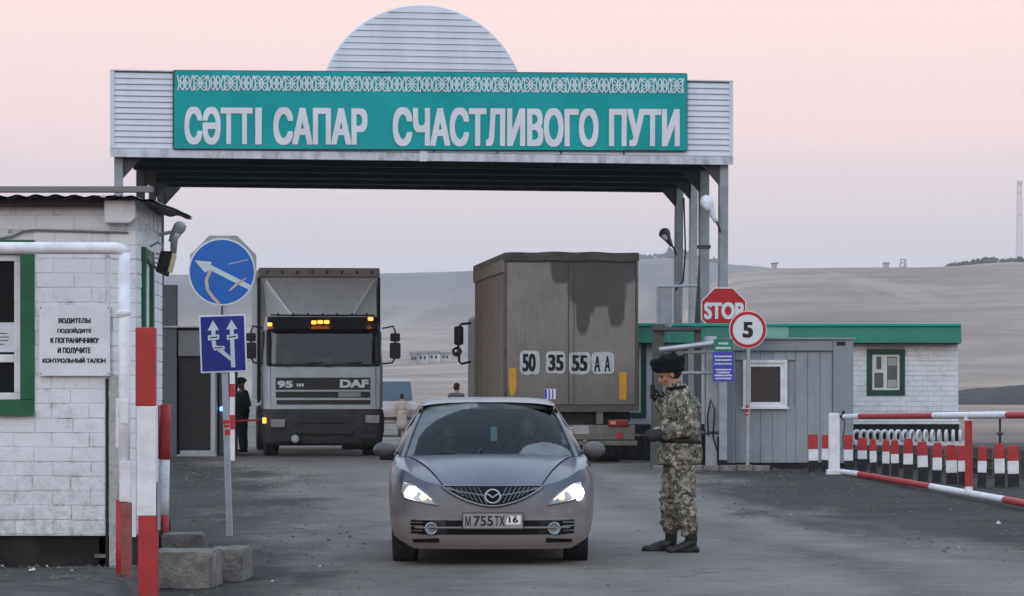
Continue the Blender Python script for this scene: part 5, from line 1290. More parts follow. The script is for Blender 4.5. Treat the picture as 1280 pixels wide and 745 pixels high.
def head(b, c, tilt=0, s=1.0):
    """skull, jaw, brow, nose, lips, chin and ears; looks along -y, tipped forward by tilt"""
    M3 = Matrix.Rotation(tilt, 3, 'X'); c = Vector(c); P = lambda x, y, z: c + M3 @ (Vector((x, y, z)) * s)
    ell(b, P(0, .012, .035), (.076 * s, .096 * s, .090 * s), tilt); ell(b, P(0, -.020, -.045), (.058 * s, .070 * s, .072 * s), tilt)
    ell(b, P(0, -.066, -.092), (.026 * s, .022 * s, .020 * s), tilt)
    seg(b, P(0, -.086, .018), P(0, -.108, -.022), .010 * s, .015 * s); ell(b, P(0, -.092, -.030), (.018 * s, .014 * s, .010 * s), tilt)
    for x in (-.034, .034): seg(b, P(x * .5, -.084, .028), P(x * 1.5, -.070, .026), .010 * s, .008 * s)
    ell(b, P(0, -.082, -.055), (.024 * s, .012 * s, .007 * s), tilt); ell(b, P(0, -.080, -.066), (.021 * s, .012 * s, .007 * s), tilt)
    for x in (-1, 1): ell(b, P(x * .078, .015, -.008), (.012 * s, .020 * s, .032 * s), tilt); ell(b, P(x * .045, -.058, -.025), (.022 * s, .022 * s, .022 * s), tilt)
def eyes(parent, c, tilt=0, s=1.0):
    M3 = Matrix.Rotation(tilt, 3, 'X'); c = Vector(c)
    for x in (-.031, .031):
        b = MB(); ell(b, c + M3 @ (Vector((x, -.079, .008)) * s), (.011 * s, .006 * s, .005 * s), tilt, 10, 6); b.build('eye', mat('eye_dark', (.03, .025, .022), .3, .2, 9, 0), parent, smooth=True)
def hand(b, wrist, d, palm_n, curl=.6, s=1.0, side=1):
    """palm, four unequal bent fingers and a thumb from the side of the palm"""
    w_ = Vector(wrist); d = Vector(d).normalized(); nrm = Vector(palm_n); nrm = (nrm - d * nrm.dot(d)).normalized(); lat = d.cross(nrm) * side
    for k in range(4):
        o_ = (k - 1.5) * .019 * s
        seg(b, w_ + lat * o_ * .7 + d * .015 * s, w_ + lat * o_ + d * .088 * s, .015 * s, .0125 * s, 8)
        L_ = (.040, .046, .043, .034)[k] * s; p = w_ + lat * o_ * 1.08 + d * .092 * s; a = curl * (.6 + .12 * k)
        for j, (f, r_) in enumerate(((1, .0100), (.72, .0088), (.55, .0078))):
            q = p + (d * math.cos(a) + nrm * math.sin(a)) * L_ * f; seg(b, p, q, r_ * s, r_ * .92 * s, 8); p = q; a += curl * .8
    p = w_ + lat * -.030 * s + d * .028 * s; q = p + (d * .55 - lat * .75 + nrm * .35).normalized() * .042 * s; seg(b, p, q, .0135 * s, .011 * s, 8)
    seg(b, q, q + (d * .85 - lat * .1 + nrm * .5).normalized() * .034 * s, .0105 * s, .009 * s, 8)

# camouflage cloth
camo, n, l, p = newmat('camouflage_cloth'); p.inputs['Roughness'].default_value = .9
t_ = n.new('ShaderNodeTexCoord')
def tn(sc_, off, det=3, r_=.6, dist=0):
    m_ = n.new('ShaderNodeMapping'); m_.inputs['Location'].default_value = (off, off * .7, off * 1.3); z_ = n.new('ShaderNodeTexNoise'); z_.inputs['Scale'].default_value = sc_; z_.inputs['Detail'].default_value = det; z_.inputs['Roughness'].default_value = r_; z_.inputs['Distortion'].default_value = dist
    l.new(t_.outputs['Object'], m_.inputs[0]); l.new(m_.outputs[0], z_.inputs['Vector']); return z_.outputs['Fac']
c = mixc(n, l, maprange(n, l, tn(13, 0, 2, .5, .6), .49, .52), (.135, .125, .095), (.265, .240, .190))
c = mixc(n, l, maprange(n, l, tn(17, 7, 3, .55, .8), .53, .555), c, (.070, .066, .050))
c = mixc(n, l, maprange(n, l, tn(20, 3, 3, .55, .8), .585, .61), c, (.37, .345, .285))
c = mixc(n, l, maprange(n, l, tn(26, 11, 3, .6, 1), .63, .66), c, (.026, .025, .021))
l.new(c, p.inputs['Base Color']); bumpn(n, l, tn(60, 1, 4), p, .35, .006)
boot_m = mat('boot_leather', (.011, .011, .011), .45, .3, 12, .2, 40, dirt=(.09, .08, .07), damt=.2)
fur = mat('black_fur', (.009, .014, .018), .95, .5, 40, 1.0, 120)

# ---- the soldier: local frame looks along -y; +x is his left, nearest the camera
SY = 29.2; ss = sc(SY)
sol = thing('person', ((848 - 640) / ss, SY, 0), 'soldier in camouflage uniform and black fur hat standing beside the grey car', 'person', rz=R(-86))
tilt = R(24)
hc = Vector((0, -.085, 1.665))
# body: one continuous skin from feet to head
J = dict(lsh=(.19, .02, 1.44), lel=(.27, .085, 1.18), lwr=(.15, -.215, 1.115), rsh=(-.19, .02, 1.44), rel=(-.27, -.03, 1.20), rwr=(-.10, -.155, 1.40),
         lhip=(.10, .02, .90), lkn=(.12, .03, .50), lan=(.11, .105, .10), rhip=(-.10, 0, .90), rkn=(-.11, -.055, .50), ran=(-.10, -.055, .10))
b = MB()
head(b, hc, tilt); seg(b, (0, .0, 1.47), (0, -.045, 1.60), .062, .056)
ell(b, (0, .0, 1.30), (.165, .105, .22)); ell(b, (0, .01, 1.02), (.155, .105, .14))
for k in 'lr':
    seg(b, J[k + 'sh'], J[k + 'el'], .052, .043); seg(b, J[k + 'el'], J[k + 'wr'], .042, .027); seg(b, J[k + 'hip'], J[k + 'kn'], .085, .055); seg(b, J[k + 'kn'], J[k + 'an'], .055, .038)
    a = Vector(J[k + 'an']); seg(b, a + Vector((0, .02, -.05)), a + Vector((0, -.13, -.065)), .035, .028)
hand(b, J['lwr'], (-.10, -1, -.22), (-.8, .1, -.55), .75, 1.0, 1); hand(b, J['rwr'], (.25, -.55, .80), (.75, -.1, -.1), 1.05, 1.0, -1)
fuse(b, 'body', skin_m, sol, .007, 2); eyes(sol, hc, tilt)
for k, args in (('l', ((-.10, -1, -.22), (-.8, .1, -.55), .75, 1.14, 1)), ('r', ((.25, -.55, .80), (.75, -.1, -.1), 1.05, 1.14, -1))):
    b = MB(); hand(b, J[k + 'wr'], *args); seg(b, J[k + 'wr'], Vector(J[k + 'wr']).lerp(Vector(J[k + 'el']), .2), .034, .042); fuse(b, 'glove', mat('black_glove', (.012, .012, .012), .6, .2, 20, .15), sol, .006, 1)
b = MB(); ell(b, hc + Vector((0, .035, .015)), (.079, .080, .072), tilt); fuse(b, 'hair', hair_m, sol, .012, 2)
# jacket
b = MB()
ell(b, (0, .02, 1.34), (.230, .192, .19)); ell(b, (0, .015, 1.16), (.222, .192, .18)); ell(b, (0, .018, .99), (.225, .198, .15)); seg(b, (-.13, .02, 1.45), (.13, .02, 1.45), .085, .085)
for z, rx_, ry_ in ((.94, .22, .2), (.87, .22, .2)): b.lathe([(.001, z - .035), (.20, z - .035), (.208, z), (.20, z + .035), (.001, z + .035)], 24, 'z', (0, .012, 0))
for k in 'lr':
    seg(b, J[k + 'sh'], J[k + 'el'], .096, .086); seg(b, J[k + 'el'], J[k + 'wr'], .086, .066)
seg(b, (0, .03, 1.47), (0, -.03, 1.545), .098, .088)
fuse(b, 'jacket', camo, sol, .011, 4, .016, .085, 3)
b = MB()                                           # open collar, belt, cuffs and pocket flap
b.grid(20, 5, lambda u, v: Vector((math.sin(u * 5.2 - 2.6) * (.090 + .018 * v), .005 - .055 * v * .3 + math.cos(u * 5.2 - 2.6) * (.080 + .02 * v) - .020 * v, 1.505 + .050 * v + .012 * math.cos(u * 5.2 - 2.6))))
b.build('collar', mat('dark_fur_collar', (.014, .016, .016), .95, .4, 30, .6, 90), sol, smooth=True)
b = MB(); b.lathe([(.172, -.028), (.180, -.02), (.180, .02), (.172, .028)], 32, 'z', (0, 0, 0)); b.v = [(x * 1.22, y * 1.09 + .016, z + 1.06 + y * -.05) for x, y, z in b.v]; b.build('belt', mat('belt_leather', (.020, .019, .017), .5, .25, 12, .15), sol, smooth=True)
b = MB(); seg(b, Vector(J['lwr']) + Vector((.03, .07, .015)), Vector(J['lwr']) + Vector((0, -.045, -.01)), .066, .062); fuse(b, 'cuff', mat('dark_cuff', (.035, .037, .034), .9, .3, 12, .2), sol, .01, 3, .006, .05)
seg_m = mat('patch_pocket', (.11, .11, .075), .9, .4, 25, .2)
b = MB(); seg(b, (.20, -.03, .90), (.20, .08, .90), .030, .030); fuse(b, 'pocket', camo, sol, .01, 3, .004, .05)
b = MB(); b.grid(10, 8, lambda u, v: Vector((.262 + .014 * math.sin(math.pi * u) - .016 * v, .075 - .09 * u + .02, 1.40 - .11 * v))); b.build('sleeve_patch', mat('pale_patch', (.30, .28, .23), .9, .3, 30, .2), sol, smooth=True)
# trousers
b = MB()
ell(b, (0, .012, .90), (.175, .145, .12))
for k, sh in (('l', .02), ('r', 0)):
    h_, kn, an = Vector(J[k + 'hip']), Vector(J[k + 'kn']), Vector(J[k + 'an'])
    seg(b, h_, kn, .125, .108); sh_ = kn.lerp(an, .52); seg(b, kn, sh_, .110, .098); seg(b, sh_, kn.lerp(an, .60), .100, .088)
fuse(b, 'trousers', camo, sol, .011, 3, .026, .075, 9)
for k, toe in (('l', (.13, -.085, .045)), ('r', (-.12, -.285, .045))):
    an = Vector(J[k + 'an']); toe = Vector(toe); b = MB()
    seg(b, an + Vector((0, 0, .21)), an + Vector((0, .0, .02)), .062, .056); seg(b, an + Vector((0, .03, -.045)), toe, .050, .044); seg(b, an + Vector((0, -.02, .0)), toe + Vector((0, .06, .012)), .056, .046); ell(b, toe + Vector((0, .0, .0)), (.050, .045, .040))
    b.v = [(x, y, max(z, .022)) for x, y, z in b.v]
    bo = fuse(b, 'boot', boot_m, sol, .008, 2, .004, .05)
    b = MB(); pts = [(an.x + math.cos(t) * .052, (an.y + .04 + toe.y - .035) / 2 + math.sin(t) * ((an.y + .075) - (toe.y - .045)) / 2) for t in [2 * math.pi * i / 24 for i in range(24)]]; b.prism(pts, 0.0, .028, 'z'); b.build('sole', rubber, bo)
# fur hat with turned up flaps
b = MB(); M3 = Matrix.Rotation(tilt * .35, 3, 'X'); P = lambda x, y, z: hc + M3 @ Vector((x, y, z))
ell(b, P(0, .018, .115), (.100, .124, .075), tilt * .3)
for i in range(20):
    t = 2 * math.pi * i / 20; fr_ = max(0, -math.sin(t)); k_ = .012 * fr_
    seg(b, P(.088 * math.cos(t), .014 + (.108 + k_ * .5) * math.sin(t), .048 - .012 * (1 - fr_)), P(.106 * math.cos(t), .016 + (.128 + k_ * 1.6) * math.sin(t), .138), .024, .024, 10)
seg(b, P(-.055, -.124, .075), P(.055, -.124, .075), .026, .026); seg(b, P(-.05, -.138, .12), P(.05, -.138, .12), .024, .024); seg(b, P(-.06, .112, .035), P(.06, .112, .035), .032, .032); seg(b, P(-.07, .06, .175), P(.07, .06, .175), .026, .026)
fuse(b, 'fur_hat', fur, sol, .009, 2, .010, .022, 5)
# things he holds
def wpt(p): return sol.matrix_basis @ Vector(p)
bpy.context.view_layer.update()
rad_ = thing('radio', wpt((-.045, -.235, 1.51)), 'black handheld radio with a short aerial held up in the soldier\'s raised hand', 'radio', rz=R(-86))
b = MB(); b.bb(-.028, .028, -.02, .02, -.07, .06); b.build('case', black, rad_, bevel=.006)
b = MB(); b.tube([(.015, 0, .06), (.015, .002, .20)], [.008, .005], 8); b.build('aerial', rubber, rad_); b = MB(); b.tube([(0, .02, -.05), (.06, .06, -.09), (.10, .09, -.20), (.12, .10, -.30)], .004, 6); b.build('lanyard', black, rad_)
pap = thing('paper_slip', wpt((.095, -.335, 1.06)), 'small white document held in the soldier\'s lowered hand towards the car', 'document', rz=R(-70))
b = MB(); b.grid(8, 4, lambda u, v: Vector((-.05 + .10 * v, -.10 + .14 * u, .012 * math.sin(u * 3.3) + .01 * v - .045 * u + .05))); b.grid(8, 4, lambda u, v: Vector((-.045 + .10 * v, -.09 + .14 * u, .012 * math.sin(u * 3.3) + .01 * v - .045 * u + .044))); b.build('sheet', mat('paper_white', (.68, .68, .67), .7, .05, 9, 0), pap, smooth=True)

# ---- simpler figures further off
def figure(loc_, rz, label, coat, legs, hatm, h=1.72, pose='stand', long_coat=False, holds=False, hat=True, vox=.016):
    o = thing('person', loc_, label, 'person', rz=rz); s = h / 1.75
    V = lambda x, y, z: Vector((x, y, z)) * s
    hc_ = V(0, -.04, 1.60)
    b = MB(); head(b, hc_, R(12), s); seg(b, V(0, 0, 1.40), V(0, -.02, 1.54), .06 * s, .055 * s); ell(b, V(0, 0, 1.2), (.15 * s, .10 * s, .24 * s)); ell(b, V(0, 0, .93), (.15 * s, .10 * s, .13 * s))
    arms = []
    for x in (-1, 1):
        sh, el = V(x * .18, 0, 1.38), V(x * .25, .05, 1.12); wr = V(x * .14, -.24, 1.10) if holds or pose == 'drive' else V(x * .24, -.03, .87)
        if pose == 'drive': el = V(x * .24, -.06, 1.12); wr = V(x * .15, -.36, 1.14)
        seg(b, sh, el, .05 * s, .04 * s); seg(b, el, wr, .04 * s, .028 * s); hand(b, wr, wr - el, (-x, 0, -.2), .7, s, x); arms.append((sh, el, wr))
        if pose == 'stand': seg(b, V(x * .09, 0, .88), V(x * .10, -.01, .48), .08 * s, .055 * s); seg(b, V(x * .10, -.01, .48), V(x * .10, .02, .09), .052 * s, .04 * s); seg(b, V(x * .10, .03, .05), V(x * .11, -.14, .04), .04 * s, .03 * s)
        else: seg(b, V(x * .10, 0, .92), V(x * .14, -.38, .96), .085 * s, .06 * s)
    fuse(b, 'body', skin_m, o, .009, 2)
    b = MB(); ell(b, V(0, .01, 1.20), (.20 * s, .145 * s, .25 * s)); ell(b, V(0, .01, .98), (.20 * s, .15 * s, .20 * s)); seg(b, V(-.12, .01, 1.38), V(.12, .01, 1.38), .08 * s, .08 * s)
    if long_coat: seg(b, V(0, .01, .95), V(0, .01, .52), .19 * s, .23 * s)
    else: ell(b, V(0, .01, .86), (.19 * s, .145 * s, .12 * s))
    for sh, el, wr in arms: seg(b, sh, el, .075 * s, .065 * s); seg(b, el, el.lerp(wr, .9), .066 * s, .05 * s)
    fuse(b, 'coat', coat, o, vox, 3, .012, .09, 2)
    if pose == 'stand':
        b = MB(); ell(b, V(0, .01, .88), (.16 * s, .125 * s, .12 * s))
        for x in (-1, 1): seg(b, V(x * .09, 0, .86), V(x * .10, -.01, .48), .105 * s, .085 * s); seg(b, V(x * .10, -.01, .48), V(x * .10, .02, .14), .085 * s, .072 * s)
        fuse(b, 'trousers', legs, o, vox, 3, .012, .08, 4)
        for x in (-1, 1):
            b = MB(); seg(b, V(x * .10, .02, .18), V(x * .10, .03, .06), .058 * s, .055 * s); seg(b, V(x * .10, .04, .05), V(x * .115, -.15, .042), .048 * s, .042 * s); b.v = [(p_[0], p_[1], max(p_[2], 0)) for p_ in b.v]; fuse(b, 'boot', boot_m, o, .012, 2)
    b = MB(); M3 = Matrix.Rotation(R(8), 3, 'X'); Q = lambda x, y, z: hc_ + M3 @ (Vector((x, y, z)) * s)
    if hat:
        ell(b, Q(0, .01, .085), (.105 * s, .125 * s, .075 * s))
        for t in [2 * math.pi * i / 14 for i in range(14)]: ell(b, Q(.09 * math.cos(t), .01 + .105 * math.sin(t), .065), (.03 * s, .03 * s, .04 * s))
    else: ell(b, Q(0, .025, .045), (.084 * s, .098 * s, .088 * s)); ell(b, Q(0, .05, -.01), (.082 * s, .07 * s, .08 * s))
    fuse(b, 'fur_hat' if hat else 'hair', hatm, o, .012, 2, .006, .03)
    return o
darkc = mat('dark_coat', (.014, .017, .018), .9, .3, 8, .2)
beige = mat('beige_coat', (.33, .29, .25), .9, .15, 8, .2)
greyc = mat('grey_coat', (.075, .075, .072), .9, .2, 8, .2)
q = gpos(303.5, 566); figure((q.x, q.y, 0), R(-65), 'person in black uniform and fur hat standing by the facing lorry', darkc, darkc, fur, 1.62, holds=True)
q = at(502.5, 543, 123); figure((q.x, 123, terrain(q.x, 123) + .01), R(170), 'person in a long beige coat seen from behind near the minibus', beige, greyc, hair_m, 1.72, long_coat=True, hat=False)
q = at(570.5, 477.5, 86); hgt = 1.74; zf = q.z - hgt; figure((q.x, 86, zf), R(150), 'person in grey coat and dark cap beside the lorry cab', greyc, darkc, hair_m, hgt, hat=False)
def carpt(x, y, z): return car.location + Matrix.Rotation(R(1.6), 3, 'Z') @ Vector((x, y, z))
figure(carpt(.36, 2.12, -.40), R(1.6), 'driver in dark jacket seen through the car windscreen at the wheel', darkc, darkc, hair_m, 1.70, pose='drive', hat=False)
figure(carpt(-.37, 2.18, -.43), R(12), 'passenger in dark clothes behind the dusty part of the car windscreen', greyc, darkc, hair_m, 1.66, pose='sit', hat=False)
# ================================================================== container booth on the far side
BYY = 56.2; b8 = sc(BYY)
booth = thing('container_booth', at(988, 470 + F * H / BYY, BYY), 'grey steel container booth with a white framed window behind the speed sign', 'booth', rz=R(2))
X = lambda px: (px - 988) / b8
Z = lambda py: H - (py - HY) / b8
bgrey = mat('booth_grey', (.29, .325, .35), .55, .10, 3, .05, dirt=(.14, .14, .14), damt=.5, dscale=2, stretch=(1, 1, .35))
bframe = mat('booth_frame_grey', (.25, .28, .30), .55, .10, 3, .05, dirt=(.12, .12, .12), damt=.4)
x0, x1, z0, z1 = X(909), X(1067), Z(579), Z(425)
wx0, wx1, wz0, wz1 = X(928.5), X(984), Z(509), Z(450)
b = MB(); b.bb(x0 + .05, x1 - .05, .10, 2.4, z0 + .02, z1 - .05); b.build('shell', bgrey, booth)
b = MB(); b.bb(x0, x1 - .365, -.01, .12, Z(438.5), z1); b.build('top_rail', bframe, booth, bevel=.01)
b = MB(); b.bb(x1 - .36, x1, -.012, .12, z0, z1 + .01); b.build('corner_post', bframe, booth, bevel=.01)
b = MB(); b.bb(x1 - .30, x1 - .14, -.016, .0, Z(432), Z(427)); b.build('corner_casting', black, booth)
b = MB(); b.bb(x0, x0 + .10, -.012, .12, z0, Z(438.6)); b.build('corner_post', bframe, booth, bevel=.01)
b = MB(); b.bb(x0 - .03, x1 + .03, -.05, 2.45, z1 + .011, z1 + .045); b.build('roof_edge', bframe, booth)
edges = [909 + 7, 919, 936, 950.5, 966, 983, 995, 1010, 1026, 1041.5]
rk = random.Random(4)
for a, c in zip(edges[1:], edges[2:]):
    for zz0, zz1 in ([(z0 + .01, Z(439))] if X(c) <= wx0 + .01 or X(a) >= wx1 - .01 else [(z0 + .01, wz0 - .002), (wz1 + .002, Z(439))]):
        xa, xc = X(a) + .0015, X(c) - .0015; d_ = rk.uniform(-.003, .003)
        b = MB(); b.prism([(xa, .10), (xa, .058), (xa + .012, .05 + d_), (xc - .012, .05 + d_), (xc, .058), (xc, .10)], zz0, zz1, 'z'); b.build('wall_board', bgrey, booth)
b = MB(); b.bb(X(916), X(919), .03, .1, z0, Z(439)); b.build('wall_board', bgrey, booth)
b = MB()
q = .055
b.bb(wx0, wx1, -.02, .08, wz1 - q, wz1); b.bb(wx0, wx1, -.02, .08, wz0, wz0 + q); b.bb(wx0, wx0 + q, -.02, .08, wz0 + q, wz1 - q); b.bb(wx1 - q, wx1, -.02, .08, wz0 + q, wz1 - q)
wn = b.build('window', whitem, booth, bevel=.006)
b = MB(); q2 = .12
b.bb(wx0 + q, wx1 - q, .0, .06, wz1 - q2, wz1 - q - .002); b.bb(wx0 + q, wx1 - q, .0, .06, wz0 + q + .002, wz0 + q2 - .03); b.bb(wx0 + q, wx0 + q2 + .02, .0, .06, wz0 + q2 - .03, wz1 - q2); b.bb(wx1 - q2, wx1 - q, .0, .06, wz0 + q2 - .03, wz1 - q2)
b.build('sash', whitem, wn, bevel=.004)
b = MB(); b.bb(wx0 + q2, wx1 - q2, .03, .035, wz0 + q2 - .03, wz1 - q2); b.build('pane', mat('brown_glass', (.040, .032, .032), .12, .1, 3, 0), wn)
b = MB(); b.bb(wx0 - .03, wx1 + .03, -.05, -.022, wz0 - .03, wz0 + .0); b.build('sill', whitem, wn)
b = MB(); b.bb(x0 - .06, x1 + .02, .03, 2.4, -.02, z0 - .005); b.build('plinth', tar, booth)
b = MB(); b.tube([(X(938), -.01, Z(560)), (X(941), -.03, Z(564)), (X(943), -.01, Z(563))], .008, 5); b.build('hook', galv, booth)

# ================================================================== long brick house behind
HYB = 61.5; h8 = sc(HYB)
house = thing('brick_house', at(1132, 470 + F * H / HYB, HYB), 'long low white brick house with a green metal roof edge and green framed windows', 'house')
X = lambda px: (px - 1132) / h8
Z = lambda py: H - (py - HY) / h8
hw0, hw1 = X(794), X(1198); zB, zT = Z(541), Z(428)
wins = [(X(1083.5), X(1131), Z(494), Z(436.5)), (X(766), X(808), Z(522), Z(420))]
nb_ = lay(house, X(1058), hw1, Z(527), zT, .0985, .262, 0, [wins[0]], random.Random(21), joint=.0075)
b = MB()
def wall_run(a, c, hole=None):
    if hole is None: b.bb(a, c, .006, .25, zB, zT); return
    b.bb(a, hole[0], .006, .25, zB, zT); b.bb(hole[1], c, .006, .25, zB, zT); b.bb(hole[0], hole[1], .006, .25, zB, hole[2]); b.bb(hole[0], hole[1], .006, .25, hole[3], zT)
wall_run(X(760), X(1030), wins[1]); wall_run(X(1030), hw1 - .004, wins[0]); b.bb(hw1 - .25, hw1 - .005, .251, 5.0, zB, zT); b.bb(X(760), hw1 - .01, 4.75, 5, zB, zT)
b.build('wall', brick_mat('far_mortar', (.50, .53, .56), (.25, .25, .25), .7), house)
b = MB(); b.bb(X(1060), hw1 + .03, -.06, .0, Z(530), Z(527.5)); b.build('ledge', white, house)
b = MB(); b.bb(X(760), hw1 + .012, -.035, 5.0, -.35, Z(530) - .002); b.build('plinth', tar, house)
groof = mat('green_metal_roof', (.012, .165, .110), .45, .12, 1.2, .05, dirt=(.02, .10, .075), damt=.4, dscale=1.5)
groof2 = mat('pale_green_sheet', (.14, .33, .26), .45, .08, 2, .05)
zr0, zr1 = Z(428.5), Z(407.5)
nP = 9
for k in range(nP):                                # fascia sheets, one of them faded
    a, c = X(790) + (X(1201) - X(790)) * k / nP, X(790) + (X(1201) - X(790)) * (k + 1) / nP - .006
    pale = k == 3
    if pale: a, c = X(921), X(984)
    if k == 2: c = X(921) - .005
    if k == 4: a = X(984) + .002
    tp_ = lambda x: 0
    b = MB(); b.prism([(-.34, zr0), (-.31, zr0), (-.22, zr1), (-.25, zr1)], a, c if k < nP - 1 else X(1199), 'x'); b.build('fascia_sheet', groof2 if pale else groof, house)
b = MB(); b.prism([(-.26, zr1 + .004), (-.19, zr1 + .004), (2.5, zr1 + .03), (5.2, zr1 + .004), (5.2, zr1 - .04), (-.2, zr1 - .04)], X(789), X(1199), 'x'); b.build('roof', groof, house)
b = MB(); b.prism([(-.29, zr1 - .005), (-.255, zr1 - .005), (-.255, zr1 + .05), (-.29, zr1 + .04)], X(789), X(1199), 'x'); b.build('ridge_trim', mat('bright_green_trim', (.02, .30, .24), .4, .08, 3, 0), house)
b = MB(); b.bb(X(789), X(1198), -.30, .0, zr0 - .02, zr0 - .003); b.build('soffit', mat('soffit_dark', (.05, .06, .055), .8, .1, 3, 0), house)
gdark = mat('dark_green_frame', (.010, .055, .042), .5, .15, 8, .05)
for k, (a, c, z_0, z_1) in enumerate(wins):
    q = .10; b = MB()
    b.bb(a, c, -.03, .1, z_1 - q, z_1); b.bb(a, c, -.03, .1, z_0, z_0 + q); b.bb(a, a + q, -.03, .1, z_0 + q, z_1 - q); b.bb(c - q, c, -.03, .1, z_0 + q, z_1 - q)
    wo_ = b.build('window', gdark, house, bevel=.006)
    a2, c2, y0_, y1_ = a + q, c - q, z_0 + q, z_1 - q; m_ = a2 + (c2 - a2) * .48; w_ = .045
    wf_ = mat('cream_frame', (.62, .64, .58), .55, .08, 6, .03)
    b = MB(); b.bb(a2, c2, .0, .06, y1_ - w_, y1_); b.bb(a2, c2, .0, .06, y0_, y0_ + w_); b.bb(a2, a2 + w_, .0, .06, y0_ + w_, y1_ - w_); b.bb(c2 - w_, c2, .0, .06, y0_ + w_, y1_ - w_); b.bb(m_ - .035, m_ + .035, .0, .06, y0_ + w_, y1_ - w_); b.bb(a2 + w_, m_ - .036, .002, .058, y1_ - .36, y1_ - .29)
    b.bb(a2 + w_, a2 + w_ + .04, -.004, .05, y1_ - .285, y1_ - w_ - .002); b.bb(m_ - .075, m_ - .036, -.004, .05, y1_ - .285, y1_ - w_ - .002)
    b.build('window_frame', wf_, wo_)
    pn = mat('house_glass', (.10, .115, .115), .12, .25, 2, 0)
    for pa, pc, pz0, pz1 in ((a2 + w_, m_ - .04, y0_ + w_, y1_ - .36), (a2 + w_, m_ - .04, y1_ - .29, y1_ - w_), (m_ + .04, c2 - w_, y0_ + w_, y1_ - w_)):
        g_ = MB(); g_.bb(pa, pc, .03, .035, pz0, pz1); g_.build('pane', pn, wo_)
    b = MB(); b.bb(m_ + .05, c2 - w_ - .01, .024, .028, y0_ + w_ + .01, y0_ + .20); b.bb(m_ + .05, c2 - w_ - .01, .024, .028, y1_ - .22, y1_ - w_ - .02); b.build('curtain', mat('pale_curtain', (.38, .40, .38), .8, .1, 6, .1, stretch=(9, 1, 1)), wo_)
# white ring edging above the bank
ringm = mat('ring_white', (.62, .62, .61), .7, .12, 9, .1)
re_ = thing('ring_edging', at(1132, 555, 59.8), 'low white edging of rings along the bank in front of the brick house', 'edging')
s60 = sc(59.8); xe = lambda px: (px - 1132) / s60
b = MB(); b.bb(xe(1067), xe(1205), -.05, .05, -.03, .05); b.build('rail', ringm, re_)
for k in range(16):
    px = 1071 + 8.6 * k; tl_ = min(k / 15, 1); b = MB(); r_ = .085
    wy = .06 + .10 * tl_
    ang = R(20 + 62 * tl_)
    b.tube([(xe(px) + r_ * math.cos(t) * math.cos(ang), r_ * math.cos(t) * math.sin(ang), .145 + .105 * math.sin(t)) for t in [2 * math.pi * i / 14 for i in range(15)]], .030, 7, caps=False); b.build('ring', ringm, re_, smooth=True)

# ================================================================== marker posts along the verge
MP = [(1017, 543, 590), (1031, 543.5, 590), (1061, 543.5, 590), (1078, 547, 589), (1092, 548.5, 591), (1107, 549.5, 594), (1119, 550, 595), (1135, 548, 598), (1154, 552, 602), (1171, 553.5, 604), (1190, 556, 606), (1204, 557, 607), (1227, 558, 609), (1250, 554.5, 608.5), (1267, 557, 608.5)]
lb = ['marker post with red and white bands, first from the container booth', 'marker post with red top, second from the container booth beside the gate post', 'squat marker post just past the white gate post with a squared red top',
      'marker post leaning a little, fourth from the container booth', 'narrow marker post with a worn rounded top, fifth from the booth', 'marker post with a long white band, sixth from the booth', 'marker post under the middle of the ring edging, seventh from the booth',
      'tall marker post rising above its neighbours, eighth from the booth', 'broad marker post with a long red band, ninth from the booth', 'marker post with a chipped rounded red top, tenth from the booth', 'marker post with a crooked white band, eleventh from the booth',
      'marker post half hidden behind the red upright of the swing gate', 'marker post just past the red upright of the swing gate', 'marker post with a dark rod standing behind its top', 'broad square topped marker post at the far end of the row']
rp = random.Random(8)
for k, (px, pt, pb) in enumerate(MP):
    Y = F * H / (pb - HY) ; s_ = sc(Y); hgt = (pb - pt) / s_
    lean = rp.uniform(-.035, .035); w_ = (.068 + rp.uniform(-.008, .014)) if k not in (4, 5) else .056
    if k == 2: w_ = .076
    if k == 14: w_ = .082
    o = thing('marker_post', at(px, pb, Y), lb[k], 'marker post', 'red and white marker posts along the verge'); o.rotation_euler = (rp.uniform(-.03, .03), lean, rp.uniform(-.15, .15))
    rnd_top = 0 if k in (2, 12, 14, 0, 1) else 1
    prof = lambda z: w_ * (1.0 - (.30 * smooth01(.86, 1.0, z / hgt) ** 2 if rnd_top else 0))
    z1_, z2_ = hgt * rp.uniform(.60, .67), hgt * rp.uniform(.28, .36)
    for nm, za, zb_, mt in (('red_band', z1_, hgt, red), ('white_band', z2_, z1_ - .0005, whitem), ('foot', -.08, z2_ - .0005, black)):
        b = MB(); m_ = 7; zs_ = [za + (zb_ - za) * i / m_ for i in range(m_ + 1)]
        pr = [(prof(z) + .003 * mnoise.noise(Vector((z * 20, k, 0))), z) for z in zs_]
        poly = pr + [(-a_ + .003 * mnoise.noise(Vector((z * 20, k, 5))), z) for a_, z in reversed(pr)]
        b.prism(poly, -.035, .035); b.build(nm, mt, o, bevel=.008)
